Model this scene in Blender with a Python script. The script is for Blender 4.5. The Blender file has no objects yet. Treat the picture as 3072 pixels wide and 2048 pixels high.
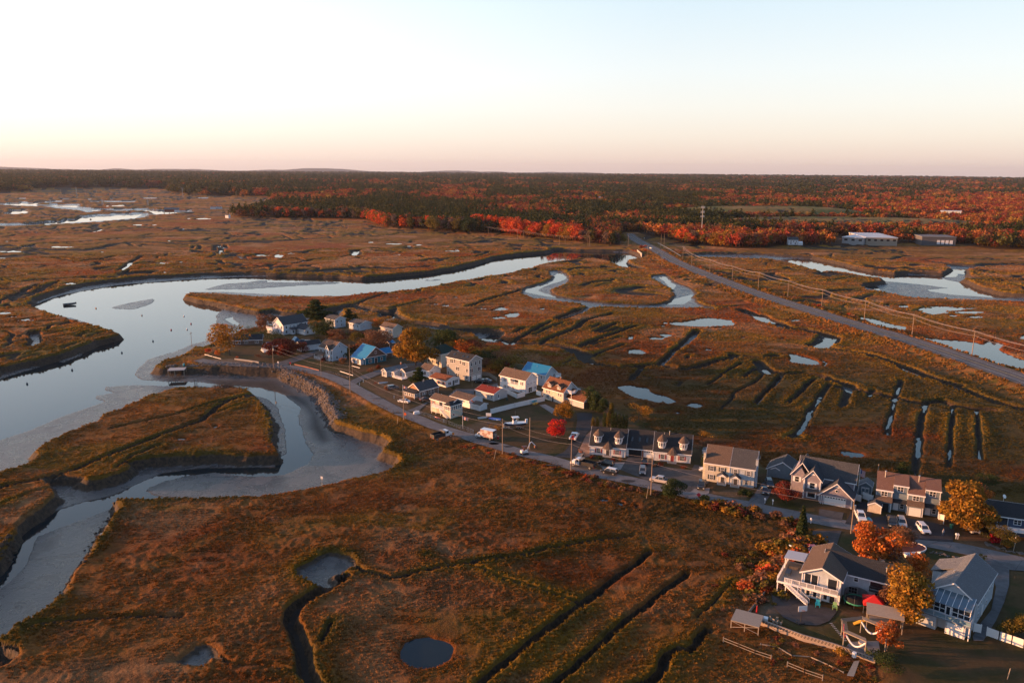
import bpy, math, random
import numpy as np
from mathutils import Matrix, Vector
random.seed(7); RNG = np.random.default_rng(11)
scene = bpy.context.scene
R = math.radians
# ---------------------------------------------------------------- camera
CAM_H, PITCH, ROLL, FPX = 84.0, R(12.0), R(0.42), 2389.0
cam_d = bpy.data.cameras.new('camera'); cam = bpy.data.objects.new('camera', cam_d)
scene.collection.objects.link(cam); scene.camera = cam
cam_d.sensor_width = 36.0; cam_d.lens = 28.0; cam_d.clip_start = 1.0; cam_d.clip_end = 90000.0
CAM_ROT = Matrix.Rotation(math.pi/2-PITCH, 3, 'X') @ Matrix.Rotation(ROLL, 3, 'Z')
cam.matrix_world = Matrix.Translation((0, 0, CAM_H)) @ CAM_ROT.to_4x4()
# ---------------------------------------------------------------- sky and sun
SUN_EL, SUN_AZ = R(6.2), R(-88.0)          # azimuth from +Y, clockwise
scene.view_settings.view_transform = 'Standard'; scene.view_settings.look = 'None'
scene.view_settings.exposure = 1.25; scene.view_settings.gamma = 1.0
W = bpy.data.worlds.new("World"); scene.world = W; W.use_nodes = True
wn = W.node_tree; wn.nodes.clear()
def wnode(t, **k):
    n = wn.nodes.new(t)
    for a, b in k.items(): setattr(n, a, b)
    return n
sky = wnode('ShaderNodeTexSky', sky_type='NISHITA'); sky.sun_disc = False
sky.sun_elevation = SUN_EL; sky.sun_rotation = SUN_AZ; sky.air_density = 1.0; sky.dust_density = 1.2; sky.ozone_density = 1.5
tc = wnode('ShaderNodeTexCoord'); sx = wnode('ShaderNodeSeparateXYZ')
wn.links.new(tc.outputs['Generated'], sx.inputs[0])
# thin evening air: warm band at the horizon, paler towards the sun
ramp = wnode('ShaderNodeValToRGB'); wn.links.new(sx.outputs['Z'], ramp.inputs[0])
cr = ramp.color_ramp
stops = [(0.0, (.78,.62,.58)), (0.018, (.95,.77,.69)), (0.042, (1.0,.89,.81)), (0.075, (1.0,.965,.93)), (0.115, (.95,.98,1.0)), (0.19, (.78,.91,1.0)), (0.30, (.40,.62,.88)), (0.55, (.075,.19,.42)), (1.0, (.03,.10,.30))]
while len(cr.elements) < len(stops): cr.elements.new(0.5)
for e, (p, c) in zip(cr.elements, stops): e.position = p; e.color = (*c, 1)
glow = wnode('ShaderNodeMapRange'); glow.inputs['From Min'].default_value = 0.2; glow.inputs['From Max'].default_value = -0.75
wn.links.new(sx.outputs['X'], glow.inputs['Value'])
pw = wnode('ShaderNodeMath', operation='POWER'); pw.inputs[1].default_value = 1.3; wn.links.new(glow.outputs[0], pw.inputs[0])
mixg = wnode('ShaderNodeMix', data_type='RGBA', blend_type='ADD'); 
gz = wnode('ShaderNodeMapRange'); gz.inputs['From Min'].default_value = -0.02; gz.inputs['From Max'].default_value = 0.16
gz.inputs['To Min'].default_value = 0.25; gz.inputs['To Max'].default_value = 1.0
wn.links.new(sx.outputs['Z'], gz.inputs['Value'])
gm = wnode('ShaderNodeMath', operation='MULTIPLY'); wn.links.new(pw.outputs[0], gm.inputs[0]); wn.links.new(gz.outputs[0], gm.inputs[1])
wn.links.new(gm.outputs[0], mixg.inputs['Factor']); wn.links.new(ramp.outputs[0], mixg.inputs[6]); mixg.inputs[7].default_value = (.70, .66, .64, 1)
bg1 = wnode('ShaderNodeBackground'); bg1.inputs[1].default_value = 0.03; wn.links.new(sky.outputs[0], bg1.inputs[0])
yb = wnode('ShaderNodeMapRange'); yb.inputs['From Min'].default_value = -.35; yb.inputs['From Max'].default_value = .35; yb.inputs['To Min'].default_value = .12; wn.links.new(sx.outputs['Y'], yb.inputs['Value'])
yc_ = wnode('ShaderNodeMix', data_type='RGBA'); wn.links.new(yb.outputs[0], yc_.inputs['Factor']); yc_.inputs[6].default_value = (.20, .31, .50, 1); wn.links.new(mixg.outputs[2], yc_.inputs[7])
bg2 = wnode('ShaderNodeBackground'); bg2.inputs[1].default_value = 0.36; wn.links.new(yc_.outputs[2], bg2.inputs[0])
ad = wnode('ShaderNodeAddShader'); wn.links.new(bg1.outputs[0], ad.inputs[0]); wn.links.new(bg2.outputs[0], ad.inputs[1])
wo = wnode('ShaderNodeOutputWorld'); wn.links.new(ad.outputs[0], wo.inputs[0])
sun_d = bpy.data.lights.new('sun', 'SUN'); sun_d.energy = 5.0; sun_d.angle = R(0.6); sun_d.color = (1.0, 0.45, 0.18)
sun = bpy.data.objects.new('sun', sun_d); scene.collection.objects.link(sun)
SUN_V = Vector((math.sin(SUN_AZ)*math.cos(SUN_EL), math.cos(SUN_AZ)*math.cos(SUN_EL), math.sin(SUN_EL)))
sun.rotation_euler = SUN_V.to_track_quat('Z', 'Y').to_euler(); sun.location = SUN_V*500+Vector((0, 0, 100))
# ---------------------------------------------------------------- surveying: sight lines onto level ground
VIEWS = {'o': (0, 0, .765625), 'a': (0, 440, 2.297), 'b': (1000, 440, 2.297), 'c': (2048, 440, 2.178), 'd': (0, 1050, 2.240),
 'e': (600, 900, 3.92), 'f': (1100, 950, 3.92), 'g': (1250, 1150, 3.92), 'h': (1650, 1230, 3.92), 'i': (2050, 1300, 3.92),
 'j': (2550, 1350, 4.48), 'k': (2150, 1600, 3.5), 'l': (2600, 1550, 3.148), 'm': (1000, 1500, 1.96), 'n': (0, 1450, 2.297),
 'p': (1400, 900, 2.94), 'q': (2200, 1050, 2.697), 'r': (0, 560, 2.94), 's': (800, 560, 3.36), 'x': (0, 0, 1)}
MR = np.array(CAM_ROT)
def at(v, x, y, z=0.0):
    ox, oy, s = VIEWS[v]
    d = MR @ np.array(((ox+x/s-1536)/FPX, -(oy+y/s-1024)/FPX, -1.0))
    if d[2] > -0.004: d[2] = -0.004
    t = (z-CAM_H)/d[2]
    return (float(d[0]*t), float(d[1]*t))
def pts(spec, z=0.0):
    """'a: x,y x,y ... b: x,y' -> list of ground points"""
    out = []; v = None
    for tok in spec.split():
        if tok.endswith(':'): v = tok[:-1]
        else:
            x, y = tok.split(','); out.append(at(v, float(x), float(y), z))
    return out
WL = -2.9       # low tide level below the marsh top
UP = 1.0        # level of the built-up ground
# ---------------------------------------------------------------- noise
def hash2(ix, iy, seed):
    n = (ix.astype(np.int64)*374761393 + iy.astype(np.int64)*668265263 + seed*144269) & 0xffffffff
    n = ((n ^ (n >> 13))*1274126177) & 0xffffffff
    return ((n ^ (n >> 16)) & 0xffff)/65535.0
def vnoise(x, y, seed=0):
    x = np.asarray(x, float); y = np.asarray(y, float)
    ix = np.floor(x); iy = np.floor(y); fx = x-ix; fy = y-iy
    fx = fx*fx*(3-2*fx); fy = fy*fy*(3-2*fy)
    a = hash2(ix, iy, seed); b = hash2(ix+1, iy, seed); c = hash2(ix, iy+1, seed); d = hash2(ix+1, iy+1, seed)
    return (a*(1-fx)+b*fx)*(1-fy)+(c*(1-fx)+d*fx)*fy
def fbm(x, y, seed=0, o=4):
    s = 0; a = .5; t = 0
    for k in range(o):
        s = s+a*vnoise(x*2**k, y*2**k, seed+k*17); t += a; a *= .5
    return s/t
def smooth(t): t = np.clip(t, 0, 1); return t*t*(3-2*t)
# ---------------------------------------------------------------- survey of the marsh
LOW = []    # tidal channels and mud (bank tops), ground points at z=0
LOW.append(pts("""d: -1800,1500 -900,480 -300,250 0,115 a: 90,1500 300,1450 480,1405 580,1362 640,1335 740,1312 815,1295 780,1272 640,1235 530,1195 370,1160 260,1120
195,1085 180,1070 230,1040 330,1000 450,965 600,935 760,915 1000,890 1200,878 1400,868 1600,862 1750,862 1900,868 2100,875 2352,880
b: 100,885 200,892 350,885 500,868 650,853 800,830 900,810 1000,785 1080,757 1200,740 1350,725 1450,718 1500,708 1480,700 1560,696 1700,703 1850,706 2000,706 2060,712 2110,735
2180,760 2100,772 2040,783 2050,800 2150,835 2165,845 2100,842 1980,828 1880,785 1800,770 1700,770 1620,783 1500,800 1400,820 1390,830 1310,845 1230,870 1100,885 1000,905
850,930 700,960 550,985 430,998 300,1003 150,1020 0,1030
a: 2200,1030 2000,1035 1850,1035 1700,1030 1550,1015 1400,1008 1310,1010 1285,1025 1350,1040 1450,1060 1530,1080 1640,1105 e: 560,105 700,125 830,105 860,100 1000,132 1100,140 1230,140 1400,110
1500,90 1650,58 1800,35 1900,55 2050,85 b: 270,1110 400,1118 440,1108 465,1112 450,1150 540,1195 700,1205 840,1245 1000,1248 1130,1250 1185,1275 1195,1290 1140,1342 1100,1350 1000,1325 960,1290
860,1275 700,1265 560,1230 500,1215 430,1210 330,1195 300,1150 200,1130 100,1115 70,1130 60,1170 0,1185 e: 1540,225 1500,200 1300,230 1000,255 860,310 500,345 400,390 300,440 200,490 30,570
d: 1340,-20 1240,40 1120,70 1060,110 1100,122 1300,118 1600,115 1830,120 1900,150 2050,215 2160,280 2225,390 2275,490 o: 800,977 840,990 885,1003 893,1020 880,1035 905,1045 918,1060 900,1072 850,1090 800,1103
700,1125 600,1140 500,1145 400,1147 300,1150 272,1150 263,1172 245,1205 212,1262 188,1300 150,1360 100,1408 68,1433 30,1458 0,1472 -200,1560 -500,1600"""))
LOW.append(pts("""c: -40,702 60,700 100,692 300,690 500,693 620,700 760,710 850,715 1000,745 1100,770 1250,800 1380,815 1450,810 1600,815 1690,820 1740,790 1700,765 1600,750 1560,742 1600,742 1750,756 1830,762 1900,767
2000,760 2230,764 2600,764 2600,775 2230,774 2050,778 1900,790 1870,800 1880,830 1900,850 2000,855 2090,858 1850,865 1900,890 2000,920 2100,950 2230,962 2500,985 2500,1020 2230,1012 2100,1005 1900,1000 1700,995
1500,985 1300,952 1180,925 1150,905 1170,890 1300,877 1290,858 1200,848 1100,828 1000,815 900,815 800,790 750,775 650,745 550,733 400,730 300,726 200,725 100,720 0,716 -40,710"""))
LOW.append(pts("""b: 1470,855 1500,895 1490,918 1400,948 1310,970 1288,990 1300,1020 1380,1042 1480,1058 1600,1072 1700,1085 1732,1105 1700,1125 1640,1150 1560,1185 1600,1180 1690,1150 1730,1140 1780,1112 1850,1103 2000,1110 2150,1113 2300,1112
c: 0,1052 100,1052 210,1068 215,1050 110,1022 92,990 100,960 60,920 0,898 b: 2352,925 2310,890 2290,878 2200,885 2180,898 2230,930 2280,958 2330,985 2342,1020 2310,1060 2250,1082 2150,1088 2050,1083 1900,1075
1780,1060 1650,1045 1560,1025 1505,1005 1500,985 1560,960 1620,940 1645,912 1610,875 1590,855 1530,850"""))
# far left river
LOW.append(pts("""r: -900,330 0,322 200,318 400,298 560,290 540,280 660,275 690,255 850,240 1050,232 1250,225 1330,232 1350,240 1300,215 1170,208 1000,208 880,200 760,190 900,186 1150,192 1200,186 1290,185 1400,198 1480,200 1700,200
1700,222 1560,232 1500,240 1400,244 1300,252 1330,262 1180,283 900,305 650,322 450,330 300,338 0,345 -900,352"""))
LOW.append(pts("r: -300,145 0,145 180,133 380,133 500,118 560,120 560,132 380,142 340,150 500,148 700,150 720,162 700,170 800,182 900,200 900,215 740,222 700,208 600,200 480,190 440,180 360,170 150,168 0,158 -300,158"))
LOW.append(pts("r: 25,232 80,215 80,200 150,195 240,195 290,215 240,235 150,240 40,240"))
LOW.append(pts("r: 780,125 900,122 1040,122 1200,122 1210,132 1040,135 900,132 780,130"))
ISL = []    # grassy islands standing in them
ISL.append(pts("""d: -900,1000 -300,915 0,828 50,805 150,780 230,750 262,710 250,680 330,620 450,550 600,500 690,475 730,430 820,390 930,340 1050,290 1150,260 1250,250 1400,255 1580,258 1640,272 1672,292 1640,318 1720,322 1750,360 1790,450 1810,560 1825,640 1835,695
1700,700 1500,692 1300,700 1100,712 900,740 830,762 870,778 850,800 780,830 700,850 620,870 575,865 560,860 590,830 640,800 560,835 480,830 440,815 420,835 330,850 250,860 300,870 325,900 340,930 330,950 370,970 340,1010 280,1050 200,1100 130,1170 60,1270 0,1370 -300,1700 -900,2000"""))
ISL.append(pts("c: 1690,858 1700,852 1705,860"))
WAT = []    # open water inside the channels (ground points at water level)
WAT.append(pts("""d: -1800,2300 -900,900 0,605 200,540 400,450 550,400 700,345 640,330 650,305 740,292 770,290 700,268 720,245 900,235 1150,242 1300,250 1320,216 1100,212 950,200 905,170 920,130 1000,60 1200,0
a: 1050,1470 1200,1410 1330,1360 1480,1320 1490,1250 1490,1170 1520,1130 1535,1105 1400,1040 1300,1000 1550,1000 2352,1040 b: 430,1010 1000,920 1310,855 1400,835 1700,790 1870,795 2100,855 2170,830 2110,760 2090,735 1800,722 1550,702 1200,730 900,800 500,860 100,872
a: 2352,892 1950,890 1850,895 1600,900 1300,915 1100,930 900,945 800,955 600,990 440,1020 340,1050 220,1100 180,1085 200,1110 370,1150 530,1190 820,1290 640,1365 560,1440 440,1485 d: 380,75 200,135 0,195 -300,330 -900,600 -1800,1600""", WL))
WAT.append(pts("""d: 1290,235 1320,214 1500,235 1650,245 1750,255 1830,270 1900,300 1960,340 2020,375 2030,395 2005,440 2010,500 2040,570 2070,640 2110,700 2080,760 2000,800 1900,840 1800,850 1650,850 1500,832 1450,822 1250,845 1100,880 1000,920
970,950 1020,972 1100,985 1300,998 1300,1010 1100,1010 800,1010 790,1020 780,1050 720,1075 560,1130 400,1190 260,1250 235,1280 225,1340 190,1420 100,1520 50,1568 n: 0,720 -300,1000 -700,1000 -300,700 0,500 d: 20,1400 50,1310 100,1260 200,1180 300,1120 450,1060 600,1015 700,990
800,960 900,910 1020,860 1100,825 1250,805 1400,795 1600,790 1840,790 1840,780 1860,730 1930,690 1930,620 1910,540 1885,450 1870,390 1800,330 1660,290 1580,262""", WL))
WAT.append(pts("""c: 640,737 750,732 850,738 1000,758 1150,787 1300,820 1400,832 1500,840 1700,845 1720,830 1780,800 1850,800 1870,850 1830,832 1790,830 1790,850 1680,855 1720,870 1830,890 1900,900 2000,928 2140,955 2500,985 2500,985 2230,980 2150,985 2100,990 1950,980 1750,965 1620,945
1600,935 1700,925 1750,925 1600,905 1400,885 1330,880 1280,890 1270,915 1290,940 1180,918 1150,905 1180,893 1300,880 1290,862 1200,852 1000,820 900,820 800,795""", WL))
WAT.append(pts("r: -900,330 0,335 300,325 560,305 690,275 900,262 1220,246 1350,246 1300,212 1190,200 900,198 720,186 470,170 360,168 150,165 50,150 200,138 540,120 540,130 350,146 600,165 700,172 900,204 900,212 740,218 900,205 1150,204 1500,205 1700,208 1560,232 1500,238 1240,250 1200,275 900,300 450,328 300,336 0,345 -900,352", WL))
WAT.append(pts("r: 30,232 90,218 90,202 150,197 240,197 285,215 240,232 150,238 40,238", WL))
WAT.append(pts("r: 800,126 900,124 1190,124 1190,131 1040,133 900,130", WL))
WAT.append(pts("e: 290,220 380,200 400,235 455,275 440,300 400,290 330,250", WL))
WAT.append(pts("e: 1500,140 1600,130 1640,170 1700,190 1600,215 1530,210", WL))
WAT.append(pts("b: 0,1135 50,1160 50,1180 0,1185 -60,1180 -80,1150", WL))
WAT.append(pts("b: 330,1150 440,1150 450,1170 400,1195 340,1175", WL))
WAT.append(pts("b: 1060,1315 1080,1293 1155,1300 1130,1342 1060,1340 1010,1332", WL))
# bright threads of water in the meander
WAT.append(pts("b: 1560,880 1600,890 1630,905 1600,925 1540,950 1440,985 1400,1010 1450,1030 1600,1060 1780,1085 1900,1095 2100,1100 2300,1100 2352,1070 c: 60,985 80,1000 0,1045 b: 2300,1108 2000,1104 1800,1098 1700,1080 1480,1050 1330,1020 1310,985 1420,955 1510,925 1540,895", WL))
WAT.append(pts("b: 2230,900 2290,890 2330,930 2352,980 2330,1000 2290,950", WL))
BAR = []    # mud bars left dry in the river
BAR.append(pts("a: 765,1108 850,1085 950,1064 1050,1047 1070,1055 1050,1075 1020,1092 920,1122 800,1118", WL))
BAR.append(pts("a: 1400,987 1470,965 1550,945 1700,935 1780,922 1845,922 1840,932 2000,935 2150,930 2300,932 2345,940 2300,946 2150,952 1950,965 1700,983 1500,985", WL))
BAR.append(pts("d: 1760,878 1740,884 1750,886", WL))
BAR.append(pts("s: 1590,950 1620,935 1650,945 1700,932 1780,932 1700,948", WL))
DEEP_MUD = pts("d: 1900,150 2050,235 2130,290 2200,390 2262,490 2290,560 2150,600 2060,560 2010,480 2020,400 1990,350 1850,270 1400,220 1300,140")
# upland (built-up ground) at about +1 m
UPL = []
UPL.append(pts("""e: -60,690 60,620 200,520 400,430 560,380 860,340 1100,300 1400,250 1600,250 2000,260 2352,260 f: 400,120 800,180 1100,300 1350,380 1700,520 2200,640 2352,760 p: 1000,760 1250,880 1400,1000 1700,1180 1990,1260
h: 1900,420 2352,450 i: 700,220 1000,420 1400,330 2300,520 j: 500,420 1300,480 2000,700 2700,800 3300,1000 l: 2200,1600 1300,1800 -300,1568 k: 1700,1568 1640,1370 1100,1200 460,950 270,900 400,700 560,540 700,330 800,60
i: 1500,1150 1000,960 600,880 200,790 h: 1700,1060 1300,930 800,850 400,750 g: 1700,970 1400,900 1000,800 700,700 400,680 160,700 f: 780,1440 700,1330 400,1160 0,930 e: 2100,1230 1850,1120 1700,1070 1500,940 1200,840 860,800 500,785 0,800""", 0.5))
# low raised platform left behind by the highway
ROAD_C = pts("b: 2034,598 2060,622 2100,648 2200,700 2300,758 2352,788 c: 100,812 200,850 400,927 600,995 800,1055 1000,1120 1200,1180 1400,1238 1600,1300 1800,1368 2000,1438 2230,1518 2700,1700", 1.6)
ROAD_W = 6.2
STREET = pts("""e: -20,700 150,735 400,752 600,765 860,772 1060,788 1200,812 1350,848 1500,888 1650,945 1780,1010 1900,1075 2100,1190 2260,1270 f: 400,1125 600,1200 800,1282 1000,1345 1200,1400 g: 600,625 800,690 1000,745 1250,815 1500,872 1700,925 1900,995
h: 600,755 900,815 1200,880 1500,945 1700,1000 i: 300,755 500,795 800,850 1000,895 1250,940 1500,995 1750,1045 2000,1085 j: 200,1085 500,1130 900,1205 1200,1262 1600,1340 2000,1430 2339,1510 2900,1640""", UP)
DRIVE1 = pts("i: 1640,1040 k: 1200,20 1150,60 1080,120 1020,220 950,300 820,400 760,520 720,600", UP)
DRIVE2 = pts("e: 880,765 1000,735 1150,690 1330,640", UP)
DRIVE3 = pts("e: 1760,960 1900,910 2050,855 2250,800 f: 160,640 300,600", UP)
DRIVE4 = pts("f: 480,1090 700,1050 900,960 1050,880 1300,860 1540,800", UP)
# ditches: (width m, depth m, points)
DIT = []
def dit(w, dp, s): DIT.append((w, dp, pts(s)))
dit(2.6, 1.5, "d: 1672,305 1580,330 1480,370 1390,440 1350,470 1200,530 1050,590 900,650 750,705 600,760 500,795 380,830 250,870 100,900 0,930 -200,990")
dit(2.0, 1.0, "d: 1600,320 1400,370 1200,425 1000,475 850,510 750,530")
dit(1.6, .9, "d: 1390,440 1500,405 1650,360")
dit(2.4, 1.4, "d: 1080,645 1000,675 900,715 820,765 780,790")
dit(2.0, 1.2, "d: -100,1075 0,1045 120,1000 220,955 310,935")
dit(2.4, 1.2, "n: 200,1000 300,965 420,950 550,940 700,930 850,920 1000,912 1250,912")
dit(3.0, 1.6, "m: 130,400 180,425 260,440 340,455 450,440 550,415 640,400 760,385 900,365 1050,340 1200,310 1350,275 1500,245 1650,225 1750,210")
dit(1.7, 1.3, "m: 790,385 900,425 1000,465 1120,500 1250,545 1350,580 1450,610")
dit(1.2, .9, "m: 555,325 620,350 690,390 740,395")
dit(3.6, 1.9, "m: 1855,305 1780,370 1700,430 1600,510 1500,590 1420,650 1300,740 1200,810 1100,890 1000,970 900,1060 800,1160 700,1260")
dit(3.0, 1.8, "m: 2075,430 2000,480 1900,570 1800,650 1700,730 1600,815 1500,900 1420,970 1320,1070 1200,1200")
dit(1.4, 1.0, "m: 2340,490 2280,560 2200,640 2140,695")
dit(4.0, 2.0, "m: 2195,760 2150,800 2140,850 2080,880 2020,880 1960,905 1935,940 1920,1000 1860,1060 1700,1140")
# foreground creek with a bay at its head
dit(7.0, 2.0, "n: 2352,650 2290,700 2230,740 2150,780 2080,820 2020,870 2000,930 2040,1000 2060,1070 2090,1140 2100,1220 2110,1300 2140,1374 2200,1500")
dit(2.0, 1.2, "n: 2290,960 2260,1020 2225,1080")
LOW.append(pts("n: 2030,600 2080,540 2150,500 2230,485 2352,500 m: 60,330 110,370 95,410 40,420 5,450 n: 2352,620 2300,660 2320,700 2290,735 2200,740 2110,690 2050,650"))
LOW.append(pts("n: 1220,1190 1270,1130 1340,1090 1430,1085 1500,1120 1545,1180 1530,1210 1440,1190 1420,1230 1330,1260 1230,1250 1150,1230"))
dit(1.8, 1.0, "n: 1520,1190 1590,1240 1680,1245 1850,1250 1980,1290 2050,1300")
dit(5, 2.0, "n: -100,1120 0,1140 60,1150 40,1200 0,1240 -100,1280")
LOW.append(pts("n: -200,1130 0,1125 65,1150 45,1200 0,1235 -200,1330"))
# left spur
for s in ("a: 0,1250 200,1245 400,1230 560,1200", "a: 270,1300 450,1270 640,1235", "a: 280,1325 450,1300 700,1260", "a: 0,1220 250,1205 500,1190"): dit(1.3, 1.0, s)
dit(4.2, 2.2, "a: 210,1370 240,1340 250,1310 225,1285 240,1270")
dit(1.6, 1.1, "a: 260,1330 400,1335 560,1330 640,1335")
dit(1.8, 1.1, "a: 40,1380 80,1350 60,1330 90,1290 40,1270")
dit(1.4, 1.0, "a: 0,1460 150,1440 300,1400 420,1385 560,1350")
for s in ("a: 0,1065 80,1030 180,985 260,950", "a: 215,1010 280,975 350,945 400,930", "a: 60,1030 180,985"): dit(2.2, 1.3, s)
# wide marsh on the left
dit(5, 1.8, "r: -100,530 0,525 80,520 200,530 300,510 420,500 500,498 700,485 900,470 1050,458 1150,452 1300,447 1430,442 1580,435")
dit(7, 2.4, "r: -100,535 60,545 200,550 400,550 600,558 760,565 800,550 930,530 1000,510 1150,490 1300,487 1500,497 1650,505 1900,500 2100,488 2250,490 2352,495 s: 0,555 200,540 400,525 600,518 780,510")
dit(9, 2.6, "r: -100,545 20,555 110,580 140,570")
dit(9, 2.6, "r: 800,552 900,548 940,545")
dit(16, 2.8, "r: -100,620 0,622 100,615")
dit(2.5, 1.3, "r: 180,610 350,605 600,590 800,588 1000,585 1200,580 1400,578 1600,575")
dit(3.5, 1.6, "r: 410,625 500,628 600,645 700,655 800,645 950,630 1000,612")
dit(3.0, 1.6, "r: 1060,735 1090,710 1130,690 1150,665 1180,650 1250,610 1400,600 1550,595")
dit(2.6, 2.6, "r: 1065,738 1150,690 1150,665")
dit(3.0, 1.6, "r: 1100,760 1110,745 1150,735")
dit(2.4, 1.3, "r: 1750,515 1765,530 1750,555")
dit(3.6, 2.6, "r: 1930,510 1950,540 1950,585")
dit(2.4, 2.4, "r: 1890,515 1890,560 s: 1840,0")
DIT.pop()
dit(2.4, 2.4, "r: 1895,515 1893,565"); dit(2.4, 2.0, "r: 1985,515 2000,545"); dit(2.0, 1.4, "r: 1710,520 1695,545")
dit(3.5, 1.8, "r: 2050,600 2100,605 2160,635 2250,640 2352,632 s: 100,735 300,720 400,750 440,735 520,730 600,715 750,708 870,690 900,660 900,640 980,635")
dit(7, 2.6, "s: 900,690 905,665 890,645")
dit(3.0, 1.5, "r: 1850,675 1950,690 2000,680"); dit(3, 1.4, "r: 1930,650 1960,675"); dit(2.2, 1.2, "r: 1500,715 1650,720 1700,715"); dit(2.5, 1.3, "r: 2140,710 2180,722")
dit(2.5, 1.3, "r: 250,460 430,460 600,455"); dit(2.5, 1.3, "r: 0,420 200,400 400,405 600,408 700,415 800,400 900,375"); dit(4, 2.6, "r: 840,395 900,375 860,362 830,350 870,350")
dit(3, 1.5, "r: 320,400 400,405"); dit(2, 1.2, "r: 1000,390 1200,385"); dit(3, 1.5, "r: 1620,370 1660,370"); dit(3, 1.4, "r: 1250,435 1350,415 1400,420"); dit(2, 1.1, "r: 1230,520 1260,532")
dit(2, 1.1, "r: 590,605 640,600"); dit(3.5, 1.4, "r: 780,600 840,602"); dit(3.5, 1.4, "r: 940,650 990,640"); dit(2.4, 1.4, "r: 1200,612 1260,606"); dit(2.2, 1.2, "r: 330,715 420,700 380,690")
dit(4, 1.5, "r: 740,800 860,808"); dit(2.5, 1.1, "r: 660,800 760,790"); dit(2.4, 1.2, "r: 110,960 240,900 330,860"); dit(2.4, 1.2, "r: 290,950 390,895 490,845")
dit(6, 1.8, "r: 0,100 600,105 900,112 1100,102 1300,100 1600,96 1900,98 2352,100"); dit(8, 2.4, "r: 0,125 380,132 500,115 900,122")
dit(3, 1.2, "r: 0,250 300,262 500,280"); dit(3, 1.3, "r: 1480,262 1620,256"); dit(4, 1.5, "r: 1840,165 1920,162")
dit(2, 1.2, "s: 540,425 600,405 700,400 850,390"); dit(2.5, 1.4, "s: 540,490 620,500 660,515"); dit(1.8, 1, "s: 160,490 260,530"); dit(1.8, 1, "s: 290,495 400,530"); dit(2, 1.1, "s: 740,495 1000,505 1250,480")
dit(3, 1.4, "s: 400,358 600,355 750,360"); dit(3, 1.2, "s: 520,447 690,450"); dit(2.5, 1.2, "s: 960,470 1100,500 1230,490 1390,460"); dit(2, 1.2, "s: 840,585 870,580")
dit(2.2, 1.2, "s: 1060,540 1300,545 1500,540"); dit(3.4, 1.6, "s: 2020,590 2100,600 2200,605 2352,600 b: 1100,688 1200,690 1300,680 1380,678 1430,690"); dit(3, 1.4, "s: 1530,695 1580,710 1680,725 1850,720 2100,705 2200,680 2230,650")
dit(2.4, 1.2, "s: 1260,665 1380,655"); dit(1.6, 1.1, "s: 800,790 950,840 1090,875"); dit(1.6, 1, "s: 700,830 850,885 1000,880"); dit(1.8, 1, "s: 1650,765 1850,800"); dit(2.8, 1.2, "s: 1800,690 1880,685"); dit(2.2, 1.1, "s: 910,715 1030,738")
dit(3, 1.3, "s: 130,760 270,762"); dit(3, 1.3, "s: 290,770 400,745"); dit(2.2, 1.2, "b: 1120,655 1190,660 1180,670"); dit(2.2, 1.2, "b: 980,640 1050,642")
# marsh between creek and highway
dit(2.6, 1.3, "b: 150,1085 240,1050 400,1000"); dit(2, 1, "b: 400,1110 550,1080 700,1035"); dit(3.0, 1.6, "b: 930,1100 1050,1060 1150,1030 1230,1005 1290,985"); dit(2.2, 1.1, "b: 1140,990 1200,995")
dit(5, 2.2, "b: 1700,1125 1650,1150 1600,1170 1560,1188")
dit(6.0, 2.4, "p: 280,350 390,380 500,378 650,385 780,400 900,430 1000,460 1080,490")
dit(6.0, 2.7, "p: 930,455 980,470 1010,490 1040,520 1085,550")
dit(3.0, 1.7, "p: 390,375 440,345 560,285 650,235 740,190"); dit(2.4, 1.4, "p: 520,315 600,305 690,260 780,225 850,205"); dit(3.4, 1.9, "p: 670,370 780,320 880,280 980,245 1020,200 1060,170 1200,140 1290,120")
dit(2.4, 1.3, "p: 420,285 500,250"); dit(2.2, 1.2, "p: 1110,245 1180,215"); dit(3.2, 1.7, "p: 1130,280 1200,255 1270,225 1330,208"); dit(3.2, 1.7, "p: 1200,285 1270,268 1340,250"); dit(3.4, 1.8, "p: 1010,415 1100,370 1200,330 1300,300 1400,260 1490,235")
dit(2.4, 1.4, "p: 1100,400 1250,355 1360,330"); dit(2.6, 1.4, "p: 1100,500 1200,455 1300,425 1380,395"); dit(4.6, 2.2, "p: 1085,550 1200,575 1350,590 1500,590 1600,580 1700,575 1850,600 2000,600 2100,570 2200,540 2352,510 q: 0,40 100,50 250,60 350,50")
dit(3.2, 2.2, "p: 1700,575 1770,510 1850,440 1920,370 1980,310 2025,272"); dit(3, 1.6, "p: 1560,590 1510,640 1460,700"); dit(1.8, 1.1, "p: 1500,670 1650,690 1800,710 1900,720 1860,760"); dit(2, 1.1, "p: 1930,520 1960,495")
dit(2, 1.1, "p: 1910,620 2050,635 2230,650"); dit(2.2, 1.3, "p: 2130,745 2200,695 2280,640 2352,600 q: 0,155 60,110"); dit(2.0, 1.2, "p: 2230,975 2300,900 2352,860 q: 0,350 100,290 190,240 250,190")
dit(1.4, .9, "p: 440,480 600,540 720,590 850,570 950,510"); dit(1.4, .9, "p: 540,460 700,480 900,500"); dit(1.6, .9, "p: 700,590 760,560 950,545"); dit(1.6, 1, "p: 880,560 1000,590")
dit(6.0, 2.8, "q: 200,95 230,130 262,190"); dit(4.5, 2, "q: 262,150 290,170 400,195 550,195 700,205 780,250 870,265 940,290 960,320 1100,345 1250,375 1350,395 1450,415 1550,425 1680,410 1780,445 1950,470 2100,480")
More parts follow.
